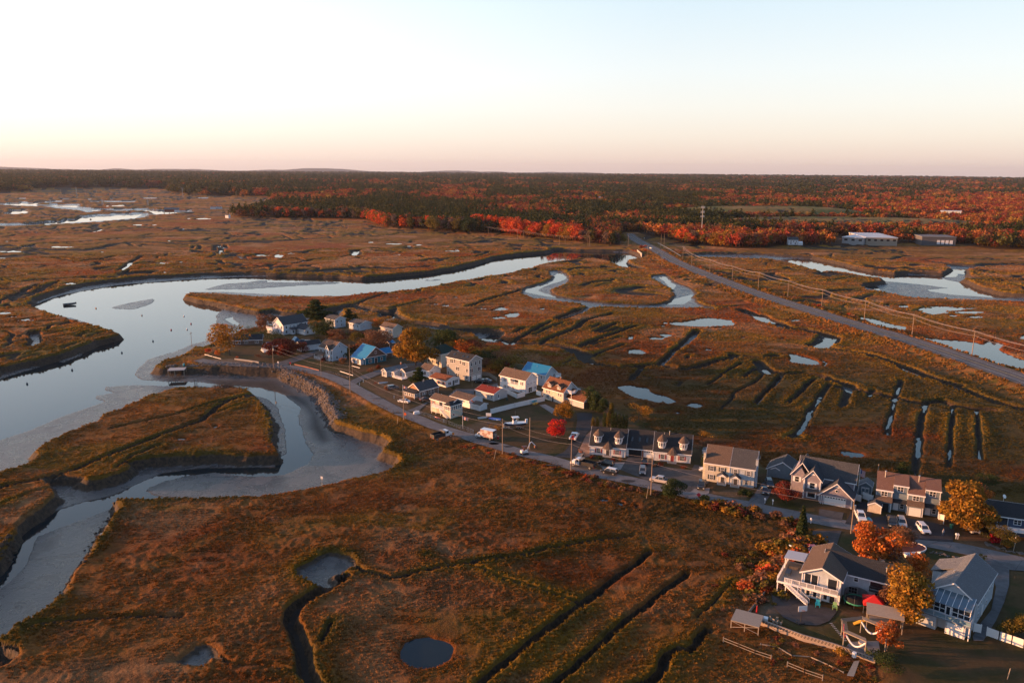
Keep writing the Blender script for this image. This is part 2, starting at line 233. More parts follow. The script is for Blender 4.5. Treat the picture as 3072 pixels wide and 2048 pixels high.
dit(2.6, 1.5, "q: 75,215 180,150"); dit(2.8, 2.0, "q: 175,440 250,350 330,270 390,205"); dit(2.4, 1.6, "q: 450,430 530,350 600,280 650,240"); dit(4.0, 2.8, "q: 440,705 500,680 550,630 600,540 650,460 700,390 740,320 780,285")
dit(5, 2.7, "q: 455,700 530,710"); dit(2, 1.1, "q: 270,515 400,545 520,570"); dit(5, 2.6, "q: 860,305 930,330"); dit(3.2, 2.4, "q: 930,330 910,390 875,460"); dit(2.4, 2.6, "q: 1115,325 1100,380")
dit(1.9, 2.9, "q: 1350,250 1330,340 1300,440 1270,540 1240,680"); dit(2.5, 2.9, "q: 1545,430 1525,560 1500,700 1480,850 1470,1000"); dit(1.7, 2.9, "q: 1775,460 1765,600 1750,780 1743,950"); dit(1.6, 2.9, "q: 1970,480 1978,600 1982,750 1988,880")
dit(5.0, 2.3, "c: 390,1065 450,1090 520,1110 570,1140 680,1185 800,1195 920,1225 990,1245 960,1275 900,1300 860,1300"); dit(6, 2.8, "c: 500,1100 560,1145"); dit(7, 2.8, "c: 940,1240 900,1290 870,1305")
dit(3.6, 1.9, "c: 920,1300 1000,1325 1100,1335 1180,1350 1250,1370 1340,1400 1420,1430 1500,1460 1600,1500 1680,1530 1800,1560 q: 1700,270 1850,320 2000,380 2200,440 2352,480 2500,520")
dit(5, 2.6, "c: 1430,1440 1500,1475 1600,1510"); dit(3, 2.4, "c: 1180,1350 1240,1372"); dit(1.6, 1, "c: 230,1050 330,1042 450,1030"); dit(2.4, 1.2, "c: 100,1130 0,1180 -20,1150"); DIT.pop()
dit(4, 2, "c: 0,1290 60,1240 90,1205")
# right of the highway
dit(1.8, 1, "c: 250,725 400,745 600,760"); dit(1.8, .9, "c: 300,830 600,805 900,815"); dit(1.8, 1, "c: 620,880 900,880 1150,850"); dit(3, 1.4, "c: 0,690 100,692 300,688 500,690"); dit(2, 1.1, "c: 1560,740 1700,728 1780,740 1850,735 2230,735"); dit(3, 1.5, "c: 2120,715 2200,720")
dit(2, 1.1, "c: 950,690 1130,685"); dit(2.2, 1.2, "c: 1960,770 2100,762 2230,760")
# pans: pools lying on the marsh top  (ground points)
POOL = []
def pool(s): POOL.append(pts(s))
def oval(v, x, y, rx, ry, n=11):
    P = []
    for k in range(n):
        a = 6.283*k/n; f = 1+random.uniform(-.16, .16)
        P.append(at(v, x+rx*math.cos(a)*f, y+ry*math.sin(a)*f))
    POOL.append(P)
pool("p: 1315,770 1350,755 1440,745 1520,760 1590,765 1620,800 1660,820 1740,835 1790,855 1860,885 1850,905 1790,920 1740,905 1690,908 1600,885 1540,870 1470,855 1400,820 1350,795")
pool("p: 1935,922 1985,900 2040,900 2090,920 2095,945 2040,955 1985,955")
pool("p: 1415,440 1480,430 1530,432 1600,465 1570,480 1500,482 1420,475 1430,455")
pool("p: 1430,315 1478,312 1470,350 1430,355"); pool("p: 1605,325 1660,322 1720,330 1735,322 1675,298 1760,293 1825,303 1790,325 1750,335 1730,350 1620,352")
pool("p: 1785,195 1860,188 1950,198 2020,210 2100,218 2170,232 2150,238 2000,232 1850,225 1790,212"); pool("p: 2015,190 2100,158 2200,155 2340,172 2352,230 2250,232 2150,215 2050,200")
pool("c: 0,1140 80,1130 130,1118 200,1116 300,1130 352,1155 320,1172 220,1175 150,1170 0,1172"); oval('p', 2135, 437, 35, 8); oval('p', 1725, 420, 60, 8); oval('p', 1505, 377, 30, 7); oval('p', 1735, 227, 40, 8); oval('p', 1755, 200, 25, 9); oval('p', 2230, 245, 45, 6)
oval('p', 1870, 993, 25, 12); oval('p', 1715, 990, 20, 8); oval('p', 1652, 938, 14, 8)
oval('p', 150, 75, 80, 8); pool("p: 200,92 260,75 300,60 345,52 335,70 375,78 330,92 270,95"); pool("p: 330,130 380,115 450,110 480,125 430,150 370,152"); oval('p', 285, 157, 60, 9); oval('p', 42, 143, 32, 4); oval('p', 675, 76, 32, 6); oval('p', 330, 105, 20, 4)
oval('b', 428, 1041, 32, 4); oval('b', 695, 1084, 30, 5); oval('b', 772, 1095, 30, 7); oval('b', 848, 1039, 22, 4); oval('b', 955, 1168, 22, 3); oval('b', 1445, 1118, 24, 4)
pool("q: 440,28 500,28 560,45 620,60 680,85 707,108 680,125 600,122 520,110 460,98 450,80 470,60"); pool("q: 700,78 730,85 760,100 740,130 725,130 735,105"); pool("q: 858,820 880,808 960,815 1040,830 1075,852 1020,870 950,868 890,850")
oval('c', 645, 1255, 20, 6); oval('c', 162, 1324, 22, 6); oval('c', 395, 1246, 14, 4)
# foreground ponds
pool("m: 410,830 470,805 560,800 640,815 690,835 715,865 700,910 670,950 600,985 520,995 450,975 410,930 400,880")
pool("h: 590,1050 620,1035 680,1040 705,1060 660,1080 600,1075"); pool("h: 770,1085 800,1075 870,1085 870,1110 820,1120"); pool("h: 980,1125 1010,1115 1050,1125 1040,1140 990,1142")
oval('d', 1222, 599, 36, 9); oval('d', 1452, 516, 14, 7); oval('d', 1122, 668, 10, 5)
# left marsh pans
for v, x, y, rx, ry in (('r',540,532,110,7),('r',130,572,50,4),('r',905,576,20,4),('r',1430,677,60,8),('r',1295,700,24,3),('r',1605,665,40,4),('r',1720,687,20,3),('r',1450,755,18,5),('r',385,834,24,5),('r',510,825,12,3),('r',620,855,62,13),('r',1795,284,65,5),('r',1665,282,16,3),('r',1215,338,48,4),('r',1360,338,20,3),('r',1040,170,55,4),('r',1060,162,30,3),('r',950,172,18,3),('r',570,70,30,3),
 ('r',2310,608,48,7),('r',60,480,14,3),('r',1490,478,18,3),('r',2000,712,14,3),
 ('s',120,700,55,17),('s',-10,693,60,5),('s',245,672,46,6),('s',190,600,25,3),('s',1285,576,85,6),('s',1045,560,50,4),('s',1430,598,34,4),('s',1525,588,40,5),('s',1895,647,110,4),('s',1915,635,30,3),('s',1315,687,50,4),('s',940,795,30,5),('s',1295,1118,45,5),('s',1910,1116,28,5),
 ('a',30,1146,45,7),('a',88,1171,36,5),('a',185,1195,58,8),('c',1710,1062,150,12),('c',1660,1045,100,5),('c',1870,1082,90,9),('c',1650,1080,90,16),('c',1770,1104,32,7),('c',1905,1113,60,7),('c',1860,1055,70,4),('c',1340,1038,20,6),('c',1440,1042,45,9),('c',2225,1245,22,14),('c',740,1135,60,7),('c',1170,920,1,1)): 
    if rx > 1: oval(v, x, y, rx, ry)
POOL_LOW = [pts("c: 1120,1102 1200,1112 1280,1128 1330,1142 1400,1160 1450,1172 1490,1205 1420,1197 1330,1178 1250,1157 1180,1137"),
            pts("c: 1540,1243 1650,1248 1750,1258 1850,1265 1900,1272 1960,1283 2010,1262 2050,1270 2110,1290 2060,1318 2120,1345 2230,1385 2500,1450 2500,1560 2230,1452 2100,1428 2000,1400 1900,1368 1800,1338 1650,1288")]
GREEN = (.045, .058, .020); DIRT = (.17, .105, .07); PINK = (.21, .14, .10); DARKY = (.045, .036, .020)
YARDS = [(pts(s, UP), c) for s, c in (
 ("e: 1090,745 1330,680 1400,720 1560,780 1750,860 1730,900 1400,820", GREEN), ("e: 410,680 560,620 680,660 680,700 430,690", (.07, .055, .025)), ("e: 230,660 330,600 440,620 380,670 260,690", GREEN),
 ("e: 930,700 1100,640 1380,590 1400,605 1130,670 960,720", GREEN), ("e: 1270,480 1420,440 1500,500 1400,540", GREEN), ("e: 0,690 380,690 700,740 850,745 600,755 200,770 0,760", (.26, .20, .17)),
 ("e: 1890,960 2100,930 2352,1000 2352,1180 2200,1140 2000,1040", DIRT), ("f: 0,900 250,860 420,960 560,1120 430,1110 250,1030 100,930", DIRT),
 ("f: 620,1130 720,1100 900,1230 1100,1180 1200,1230 1120,1300 900,1260 700,1180", GREEN), ("f: 1180,1290 1420,1200 1600,1280 1500,1330 1300,1350 1220,1330", (.12, .10, .08)),
 ("g: 900,540 1300,540 1500,900 1300,850 1000,800 700,690 680,640 900,640", DARKY), ("f: 760,1420 1000,1380 1160,1420 1000,1480 700,1560 300,1500 200,1400 500,1340", (.15, .09, .065)), ("g: 1150,780 1250,760 1500,790 1500,850 1250,840", (.15, .10, .075)),
 ("i: 300,660 420,690 570,640 780,750 770,800 600,760 420,720 260,710", PINK), ("i: 960,780 1050,740 1400,830 1340,880 1100,850", GREEN), ("i: 1310,890 1400,850 1590,880 1590,940 1500,950 1330,905", GREEN),
 ("k: 640,870 860,950 1050,965 1200,920 1260,870 1420,900 1540,1000 1380,1100 1330,1210 1100,1120 760,1010 660,990", (.035, .052, .018)), ("k: 1240,830 1500,830 1540,880 1400,890 1260,870", DIRT),
 ("k: 1290,60 1450,0 1600,200 1500,280 1260,210", GREEN), ("l: 500,300 1080,400 1020,460 560,560 420,480 440,330", (.05, .055, .025)), ("l: 1345,500 1600,480 1600,1100 1200,1000 1300,800", (.045, .05, .022)), ("l: 100,1250 500,1200 900,1250 1486,1300 1486,1700 100,1700", (.055, .045, .022)),
 ("k: 440,740 600,740 640,860 560,880 440,820", (.14, .13, .12)), ("j: 1540,1090 1820,1100 1880,1220 1820,1260 2100,1390 2339,1450 2600,1520 2339,1500 1800,1400 1390,1250", DIRT), ("j: 0,1120 500,1170 870,1200 1600,1420 1750,1480 1500,1568 0,1568", (.04, .05, .02)),
 ("h: 600,640 900,600 830,700 640,680", (.2, .19, .18)))]
SHEETS = [ # paved areas: ground points, colour key
 ("g: 1600,860 1740,800 1800,720 1870,560 1890,420 1880,350 1960,340 2060,352 2066,520 1995,590 1905,760 1850,880", 'dark'), ("g: 1860,880 1905,790 1990,610 2066,540 2060,720 2040,860", 'paver'),
 ("h: 830,700 880,612 925,536 1222,566 1222,650 1660,705 1700,640 1880,670 1885,840 1700,965 1600,955 1400,890 1200,850", 'court'), ("h: 560,640 640,614 880,612 830,700 640,690", 'conc'),
 ("i: 60,700 130,650 310,640 300,700 230,752", 'conc'), ("i: 850,690 935,570 1060,560 1020,720 950,835 760,805", 'grey'), ("i: 1600,886 1885,930 1862,1024 1588,964", 'court'),
 ("i: 1995,880 2090,790 2250,840 2200,1000 2170,1100 1900,1060", 'dark'), ("j: 300,900 440,890 520,866 1180,984 1400,1060 1380,1236 870,1196 200,1096 200,960", 'dark'),
 ("k: 1000,-30 1310,-30 1235,200 1050,260 980,330 830,430 800,500 760,560 980,742 1270,802 1240,850 1180,920 1050,965 850,950 700,880 600,770 565,600 640,500 780,330 880,180 940,60", 'patio'),
 ("l: 1060,370 1486,470 1600,500 1600,520 1345,500 1345,640 1300,800 1220,980 1100,1170 1010,1170 1000,1130 1070,1010 1175,880 1222,660 1150,520 1060,450", 'grey'),
 ("e: 1165,465 1290,462 1330,490 1420,520 1390,590 1335,580 1320,510 1200,500", 'conc'), ("e: 845,755 1000,705 1160,650 1340,600 1400,600 1370,640 1180,710 960,780", 'grey'), ("e: 1770,950 1900,890 2050,835 2352,760 2352,800 2090,870 1930,930 1830,990", 'grey'),
 ("f: 0,700 160,640 400,560 640,540 700,600 420,600 200,660 0,740", 'grey'), ("f: 470,1110 700,1010 960,930 1050,850 1290,850 1540,780 1540,830 1330,880 1260,880 1270,960 980,960 720,1010 600,1120", 'grey'), ("f: 1350,740 1540,780 1350,790 1280,760", 'dark'),
 ("f: 2030,1040 2100,1030 2220,1090 2180,1140", 'conc')]
SHEET_AREAS = [pts(s, UP) for s, _ in SHEETS]
# ---------------------------------------------------------------- distance fields
def seg_d2(x, y, a, b):
    dx, dy = b[0]-a[0], b[1]-a[1]; L = dx*dx+dy*dy+1e-9
    t = np.clip(((x-a[0])*dx+(y-a[1])*dy)/L, 0, 1)
    ex = x-a[0]-t*dx; ey = y-a[1]-t*dy
    return ex*ex+ey*ey
def line_dist(x, y, P, margin, closed=False):
    P = list(P); out = np.full(x.shape, float(margin)**2)
    segs = list(zip(P, P[1:]+P[:1])) if closed else list(zip(P, P[1:]))
    A = np.array(P); m = (x > A[:, 0].min()-margin) & (x < A[:, 0].max()+margin) & (y > A[:, 1].min()-margin) & (y < A[:, 1].max()+margin)
    idx = np.nonzero(m)[0]
    if len(idx) == 0: return np.sqrt(out)
    xs = x[idx]; ys = y[idx]; o = out[idx]
    for a, b in segs:
        mm = (xs > min(a[0], b[0])-margin) & (xs < max(a[0], b[0])+margin) & (ys > min(a[1], b[1])-margin) & (ys < max(a[1], b[1])+margin)
        k = np.nonzero(mm)[0]
        if len(k): o[k] = np.minimum(o[k], seg_d2(xs[k], ys[k], a, b))
    out[idx] = o
    return np.sqrt(out)
def inside(x, y, P):
    r = np.zeros(x.shape, bool); A = np.array(P)
    m = (x >= A[:, 0].min()) & (x <= A[:, 0].max()) & (y >= A[:, 1].min()) & (y <= A[:, 1].max())
    idx = np.nonzero(m)[0]
    if len(idx) == 0: return r
    xs = x[idx]; ys = y[idx]; c = np.zeros(len(idx), bool)
    for (x0, y0), (x1, y1) in zip(P, list(P[1:])+[P[0]]):
        if y0 == y1: continue
        c ^= ((y0 > ys) != (y1 > ys)) & (xs < (x1-x0)*(ys-y0)/(y1-y0)+x0)
    r[idx] = c
    return r
def sdf(x, y, P, margin=12.0):
    d = line_dist(x, y, P, margin, True)
    return np.where(inside(x, y, P), d, -d)
FOREST = pts("""r: -900,60 0,48 290,44 310,20 700,14 1500,18 1500,60 1600,68 1740,80 2000,84 2352,92 s: 0,118 60,118 60,200 -60,240 r: 2010,262 2100,272 2352,282 s: 0,296 160,322 340,325 700,330 1020,342 1090,372 1140,398 1230,425 1380,432 1640,440 1680,462 1850,466 2030,482
b: 1150,602 1290,628 1480,642 1620,655 1700,672 1900,690 2030,690 2050,640 2035,600 2060,598 2120,620 2250,640 2352,655 c: 0,640 150,658 350,675 600,672 680,655 850,652 1000,657 1200,657 1500,640 1780,645 1850,660 2000,676 2230,682 3200,700""")
far = []
for ang in np.linspace(60, -60, 13): far.append((16000*math.sin(R(ang)), 16000*math.cos(R(ang))))
FOREST = FOREST+far
MOUND = [(at('c', 560, 462), 210, 120, 17.0), (at('c', 1080, 530), 250, 110, 12.0)]
def mounds(x, y):
    h = np.zeros(x.shape)
    for (cx, cy), rx, ry, hh in MOUND:
        q = ((x-cx)/rx)**2+((y-cy)/ry)**2
        h = np.maximum(h, hh*smooth(1.25-q*0.9))
    return h
def ditch_size(w, dp, P):
    rm = math.hypot(P[0][0], P[0][1]); k = .40+min(1.25, max(0, rm-215)/260)
    return (w*k, 1.35) if dp >= 2.4 else (w*k, dp*(1+min(.5, rm/2500)))
def terrain(x, y, detail=True):
    """height and masks at ground points"""
    r = np.hypot(x, y)
    near = np.clip(1.2-r/700, 0, 1)
    wx = (fbm(x/9, y/9, 3, 3)-.5)*4.2+(vnoise(x/1.7, y/1.7, 8)-.5)*1.1*near
    wy = (fbm(x/9, y/9, 5, 3)-.5)*4.2+(vnoise(x/1.7, y/1.7, 9)-.5)*1.1*near
    X = x+wx; Y = y+wy
    low = np.full(x.shape, -12.0)
    for P in LOW: low = np.maximum(low, sdf(X, Y, P))
    for P in ISL[:1]: low = np.minimum(low, -sdf(X, Y, P))
    X2 = x+wx*.35; Y2 = y+wy*.35
    wat = np.full(x.shape, -30.0)
    for P in WAT: wat = np.maximum(wat, sdf(X2, Y2, P, 30))
    for P in BAR: wat = np.minimum(wat, -sdf(X2, Y2, P, 30))
    ripple = (fbm(x/14, y/14, 21, 4)-.5)*.5+(fbm(x/2.2, y/3.1, 22, 3)-.5)*.06
    mud = WL+.10+np.clip(-wat, 0, 24)*.017+np.clip(-wat/6, 0, 1)*ripple
    bed = WL-.12-np.clip(wat, 0, 6)*.3
    tgt = np.where(wat > 0, bed, np.maximum(mud, WL+.03))
    s4 = np.maximum(sdf(X, Y, LOW[2]), np.maximum(sdf(x, y, LOW[7]), sdf(x, y, LOW[8]))); tgt = np.where(s4 > -2, -.80-.32*smooth((wat+3)/4)+(ripple+.1)*.5, tgt)
    bw = 1.9+r*.0042-.8*(s4 > -2)*(r > 300)
    hl = tgt*smooth((low+.2)/bw)
    # marsh top
    tuss = fbm(x/2.6, y/1.9, 31, 3)
    lump = fbm(x/16, y/16, 41, 4)
    near2 = np.clip(1.3-r/520, .25, 1)
    top = (tuss*.32+np.maximum(vnoise(x/.9, y/.8, 47)-.35, 0)*.28*near2)*(.35+.9*smooth((lump-.3)/.35))+lump*.25
    # ditches
    dit_d = np.full(x.shape, 12.0); hd = np.zeros(x.shape); dm = np.zeros(x.shape)
    wv = 1+(fbm(x/7, y/7, 51, 2)-.5)*.6
    for w, dp, P in DIT:
        w, dp = ditch_size(w, dp, P)
        d = line_dist(X2, Y2, P, 12+w/2)-w*.5*wv
        dit_d = np.minimum(dit_d, d)
        hd = np.minimum(hd, -dp*smooth(.5-d/(.95+w*.22)))
    # the fine net of creeklets over the far marsh
    qx = x+(fbm(x/90, y/90, 91, 3)-.5)*70; qy = y+(fbm(x/90, y/90, 92, 3)-.5)*90
    far_w = smooth((r-330)/160)*np.where((y < 620) & (x > -90), smooth((r-520)/80), 1)
    for sc, sy, sd, ww in ((85, 60, 93, .024), (46, 40, 95, .028)):
        nz = np.abs(fbm(qx/sc, qy/sy, sd, 3)-.5); gate = (fbm(x/130, y/130, sd+1, 2) > .47)
        lim = ww*(1+r/1800); m_ = smooth(1.15-nz/lim)*far_w*gate*(low < -3)
        hd = np.minimum(hd, -1.7*m_); dit_d = np.where((nz < lim*3) & gate & (far_w > .3), np.minimum(dit_d, (nz/lim-1)*2.6), dit_d)
    edge_d = np.minimum(dit_d, np.where(low > -12, -low, 12.0))
    edge = np.where(edge_d > 0, np.exp(-np.clip(edge_d-.4, 0, 12)/2.8), 1.0)
    edge = edge*np.clip((fbm(x/26, y/26, 61, 3)-.36)*4.2, .12, 1.0)
    up = np.full(x.shape, -12.0)
    for P in UPL: up = np.maximum(up, sdf(x+wx*.5, y+wy*.5, P))
    upm = smooth((up+1)/5)
    forest = sdf(x, y, FOREST, 30)
    fm = smooth(forest/20)
    top = top*(1-upm)*(1-.0*fm)+edge*.45*(1-upm)
    h = top*(1-smooth((low+.6)/1.6))+hl
    h = np.where(low < -.6, np.minimum(top, top+0), h)
    inch = low > 0
    h = np.where(inch, np.minimum(h, h), h+hd*(1-upm))
    h = h+upm*UP*(1-smooth(low/3))
    # pools
    halo = np.zeros(x.shape)
    for P in POOL:
        s = sdf(x+wx*.3, y+wy*.3, P, 8)
        k = smooth((s+.5)/1.2)
        h = h*(1-k)+(-.55)*k
        halo = np.maximum(halo, np.exp(-np.clip(-s, 0, 8)/2.0)*(s < 7.9)*(s > -7.9))
    for P in POOL_LOW:
        s = sdf(x+wx, y+wy, P, 8); k = smooth((s+1)/2.5); h = h*(1-k)+(-1.1)*k
    # highway causeway
    dr = line_dist(x, y, ROAD_C, 26)
    k = 1-smooth((dr-ROAD_W-1.6)/6.5)
    h = h*(1-k)+1.42*k
    ver = (1-smooth((dr-ROAD_W-8)/8))*(1-upm)
    ds = line_dist(x, y, STREET, 9); k = (1-smooth((ds-3.3)/2.2)); h = h*(1-k)+.93*k
    for Q in SHEET_AREAS: k = smooth((sdf(x, y, Q, 3)+1.2)/1.0); h = h*(1-k)+.93*k
    # wood, rolling country and the grassed mounds
    roll = fbm(x/1900, y/1500, 71, 4)
    far_h = smooth((r-1700)/9000)*(8+34*roll)+smooth((r-900)/1500)*5*fbm(x/300, y/300, 73, 3)
    mh = mounds(x, y)
    h = h+fm*(1.2+far_h)+mh
    mm = smooth(mh/2.0)
    mask = np.stack([upm, edge*(1-upm), np.maximum(smooth((low)/1.2), smooth(-hd/.8-.35)*(1-upm)), fm*(1-mm)], -1)
    deep = np.maximum(smooth(sdf(x, y, DEEP_MUD, 12)/8)*.8, smooth(-hd/.5-.1)*(low < 0)*(hd > -2.2))
    mask2 = np.stack([mm, halo, deep, ver], -1)
    return h, mask, mask2
def height(x, y):
    return float(terrain(np.array([float(x)]), np.array([float(y)]))[0][0])
# ---------------------------------------------------------------- material helpers
def material(name, color=(.5, .5, .5), rough=.7, metal=0.0, spec=.5, bump=0, bscale=10, var=0, vscale=3, emit=None, coat=0, trans=0):
    m = bpy.data.materials.new(name); m.use_nodes = True; nt = m.node_tree; b = nt.nodes['Principled BSDF']
    b.inputs['Base Color'].default_value = (*color, 1); b.inputs['Roughness'].default_value = rough
    b.inputs['Metallic'].default_value = metal; b.inputs['Specular IOR Level'].default_value = spec
    if coat: b.inputs['Coat Weight'].default_value = coat; b.inputs['Coat Roughness'].default_value = .08
    if trans: b.inputs['Transmission Weight'].default_value = trans
    if emit: b.inputs['Emission Color'].default_value = (*emit[:3], 1); b.inputs['Emission Strength'].default_value = emit[3]
    if var or bump:
        tcn = nt.nodes.new('ShaderNodeTexCoord'); n = nt.nodes.new('ShaderNodeTexNoise'); n.inputs['Scale'].default_value = vscale; n.inputs['Detail'].default_value = 5
        nt.links.new(tcn.outputs['Object'], n.inputs['Vector'])
        if var:
            mx = nt.nodes.new('ShaderNodeMix'); mx.data_type = 'RGBA'
            mx.inputs[6].default_value = (*[c*(1-var) for c in color], 1); mx.inputs[7].default_value = (*[min(1, c*(1+var)) for c in color], 1)
            nt.links.new(n.outputs['Fac'], mx.inputs['Factor']); nt.links.new(mx.outputs[2], b.inputs['Base Color'])
        if bump:
            n2 = nt.nodes.new('ShaderNodeTexNoise'); n2.inputs['Scale'].default_value = bscale; nt.links.new(tcn.outputs['Object'], n2.inputs['Vector'])
            bp = nt.nodes.new('ShaderNodeBump'); bp.inputs['Distance'].default_value = bump; nt.links.new(n2.outputs['Fac'], bp.inputs['Height']); nt.links.new(bp.outputs[0], b.inputs['Normal'])
    return m
class NT:
    """tiny node graph helper"""
    def __init__(s, mat): s.m = mat; s.t = mat.node_tree; s.b = s.t.nodes['Principled BSDF']
    def n(s, typ, **k):
        nd = s.t.nodes.new(typ)
        for a, v in k.items(): setattr(nd, a, v)
        return nd
    def l(s, a, b): s.t.links.new(a, b)
    def noise(s, vec, scale, detail=4, rough=.55, dist=0):
        nd = s.n('ShaderNodeTexNoise'); nd.inputs['Scale'].default_value = scale; nd.inputs['Detail'].default_value = detail
        nd.inputs['Roughness'].default_value = rough; nd.inputs['Distortion'].default_value = dist
        if vec is not None: s.l(vec, nd.inputs['Vector'])
        return nd.outputs['Fac']
    def ramp(s, fac, a, b, c0=0.0, c1=1.0):
        nd = s.n('ShaderNodeMapRange'); nd.interpolation_type = 'SMOOTHSTEP'
        for i, v in zip(('From Min', 'From Max', 'To Min', 'To Max'), (a, b, c0, c1)): nd.inputs[i].default_value = v
        s.l(fac, nd.inputs['Value']); return nd.outputs[0]
    def mix(s, f, a, b, mode='MIX'):
        nd = s.n('ShaderNodeMix'); nd.data_type = 'RGBA'; nd.blend_type = mode
        if isinstance(f, (int, float)): nd.inputs['Factor'].default_value = f
        else: s.l(f, nd.inputs['Factor'])
        for i, v in ((6, a), (7, b)):
            if isinstance(v, tuple): nd.inputs[i].default_value = (*v, 1)
            else: s.l(v, nd.inputs[i])
        return nd.outputs[2]
    def math(s, op, a, b=0.0, clamp=False):
        nd = s.n('ShaderNodeMath', operation=op); nd.use_clamp = clamp
        for i, v in ((0, a), (1, b)):
            if isinstance(v, (int, float)): nd.inputs[i].default_value = v
            else: s.l(v, nd.inputs[i])
        return nd.outputs[0]
# ---------------------------------------------------------------- ground sheet
def link(o): scene.collection.objects.link(o); return o
def tag(o, label=None, cat=None, group=None, kind=None):
    if label: o['label'] = label
    if cat: o['category'] = cat
    if group: o['group'] = group
    if kind: o['kind'] = kind
    return o
def grid_mesh(name, X, Y, Z):
    nr, nc = X.shape
    me = bpy.data.meshes.new(name); nv = nr*nc
    me.vertices.add(nv); me.vertices.foreach_set('co', np.stack([X, Y, Z], -1).astype(np.float32).ravel())
    i = (np.arange(nr-1)[:, None]*nc+np.arange(nc-1)[None, :]).ravel()
    q = np.stack([i, i+1, i+1+nc, i+nc], -1).astype(np.int32)
    me.loops.add(q.size); me.loops.foreach_set('vertex_index', q.ravel())
    me.polygons.add(len(q)); me.polygons.foreach_set('loop_start', np.arange(0, q.size, 4, dtype=np.int32)); me.polygons.foreach_set('loop_total', np.full(len(q), 4, np.int32))
    me.polygons.foreach_set('use_smooth', np.ones(len(q), bool))
    me.update(); me.validate()
    return me
QUAL = 1.0
rr = [48.0]
while rr[-1] < 30000:
    d = rr[-1]
    if d < 95: s_ = .42
    elif d < 330: s_ = .36+(d-95)*.0028
    elif d < 900: s_ = 1.02+(d-330)*.0036
    elif d < 2000: s_ = 3.1+(d-900)*.022
    else: s_ = 27+(d-2000)*.06
    rr.append(d+s_/QUAL)
rr = np.array(rr); na = int(1450*QUAL)
aa = np.linspace(R(-54), R(54), na)
GX = rr[:, None]*np.sin(aa)[None, :]; GY = rr[:, None]*np.cos(aa)[None, :]
gh, gm_, gm2 = terrain(GX.ravel(), GY.ravel())
gme = grid_mesh('marsh_ground', GX, GY, gh.reshape(GX.shape))
def marsh_rgb(x, y, edge, halo, up_mask=None):
    """grass colour of the marsh: rust, matted straw, ochre and olive stands"""
    wx = x+(fbm(x/40, y/40, 201, 3)-.5)*46; wy = y+(fbm(x/40, y/40, 202, 3)-.5)*46
    A = fbm(wx/70, wy/55, 203, 5); B = fbm(wx/48+7, wy/26, 204, 5); Cn = fbm(wx/60, wy/24, 205, 4); D = fbm(x/4.5, y/3.5, 206, 4)
    def m(c, t, k): t = np.clip(t, 0, 1)[:, None]; return c*(1-t)+np.array(k)[None, :]*t
    c = np.tile(np.array((.255, .106, .025)), (len(x), 1))
    c = m(c, (A-.46)*9, (.165, .080, .019))
    c = m(c, (B-.53)*11*.8, (.30, .155, .07))
    c = m(c, (Cn-.56)*12, (.205, .110, .018))
    c = m(c, (.40-A)*9, (.22, .066, .018))
    c = m(c, (D-.58)*2.6, (.28, .14, .07))
    S = fbm(wx/17, wy/2.6, 231, 3); c = c*(.86+.30*smooth((S-.36)*3.2))[:, None]
    r = np.hypot(x, y); ang = np.degrees(np.arctan2(x, y))
    # the greener stand behind the houses, with their shade put into its colour
    gr = smooth((ang-2)/14)*smooth((420-r)/90)*smooth((y-x*.2-150)/40)
    c = c*(1-.32*gr)[:, None]; c = m(c, gr*np.clip((Cn-.30)*5, 0, 1)*.9, (.085, .066, .018))
    c = m(c, halo*.8, (.20, .06, .012))
    tall = np.where((fbm(x/30, y/30, 207, 3) > .5)[:, None], np.array((.21, .125, .018))[None, :], np.array((.135, .092, .018))[None, :])
    ym = up_mask[:, None] if up_mask is not None else 0
    if up_mask is not None:
        yc = np.where((fbm(x/9, y/9, 221, 4) > .5)[:, None], np.array((.062, .050, .022))[None], np.array((.085, .060, .032))[None])*(.8+.4*fbm(x/2, y/2, 222, 3))[:, None]
        for Q, kc in YARDS:
            k = smooth((sdf(x+(vnoise(x/3, y/3, 9)-.5)*2, y+(vnoise(x/3, y/3, 10)-.5)*2, Q, 4)+.8)/1.6)[:, None]; yc = yc*(1-k)+np.array(kc)[None]*k
        c = c*(1-ym)+yc*ym
    e = np.clip(edge*1.5-.25, 0, 1)[:, None]; c = c*(1-e)+tall*e
    return c*((.82+.36*fbm(x/1.7, y/1.3, 208, 2))*(.78+.55*smooth((r-150)/520)))[:, None]  # brightened with distance for sun on upright blades, dimmed nearby like a lens vignette
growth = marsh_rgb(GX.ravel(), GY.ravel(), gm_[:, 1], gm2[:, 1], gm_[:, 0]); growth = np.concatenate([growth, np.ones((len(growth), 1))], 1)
for nm, arr in (('mask', gm_), ('mask2', gm2), ('growth', growth)):
    at_ = gme.attributes.new(nm, 'FLOAT_COLOR', 'POINT'); at_.data.foreach_set('color', arr.astype(np.float32).ravel())
ground = link(bpy.data.objects.new('ground', gme)); tag(ground, kind='structure')
print('ground verts', len(gme.vertices), len(rr))
gm = material('marsh_and_land', rough=.95, spec=.08); g = NT(gm)
geo = g.n('ShaderNodeNewGeometry'); pos = geo.outputs['Position']
ma = g.n('ShaderNodeAttribute', attribute_name='mask'); mb = g.n('ShaderNodeAttribute', attribute_name='mask2')
mt = g.n('ShaderNodeAttribute', attribute_name='growth')
sep = g.n('ShaderNodeSeparateColor'); g.l(ma.outputs['Color'], sep.inputs[0]); sep2 = g.n('ShaderNodeSeparateColor'); g.l(mb.outputs['Color'], sep2.inputs[0])
sm = g.noise(pos, .35, 4, .7); fine = g.noise(pos, 1.6, 3, .7)
col = g.mix(g.ramp(fine, .3, .75), (.66, .60, .55), (1.12, 1.1, 1.05)); col = g.mix(1.0, mt.outputs['Color'], col, 'MULTIPLY')
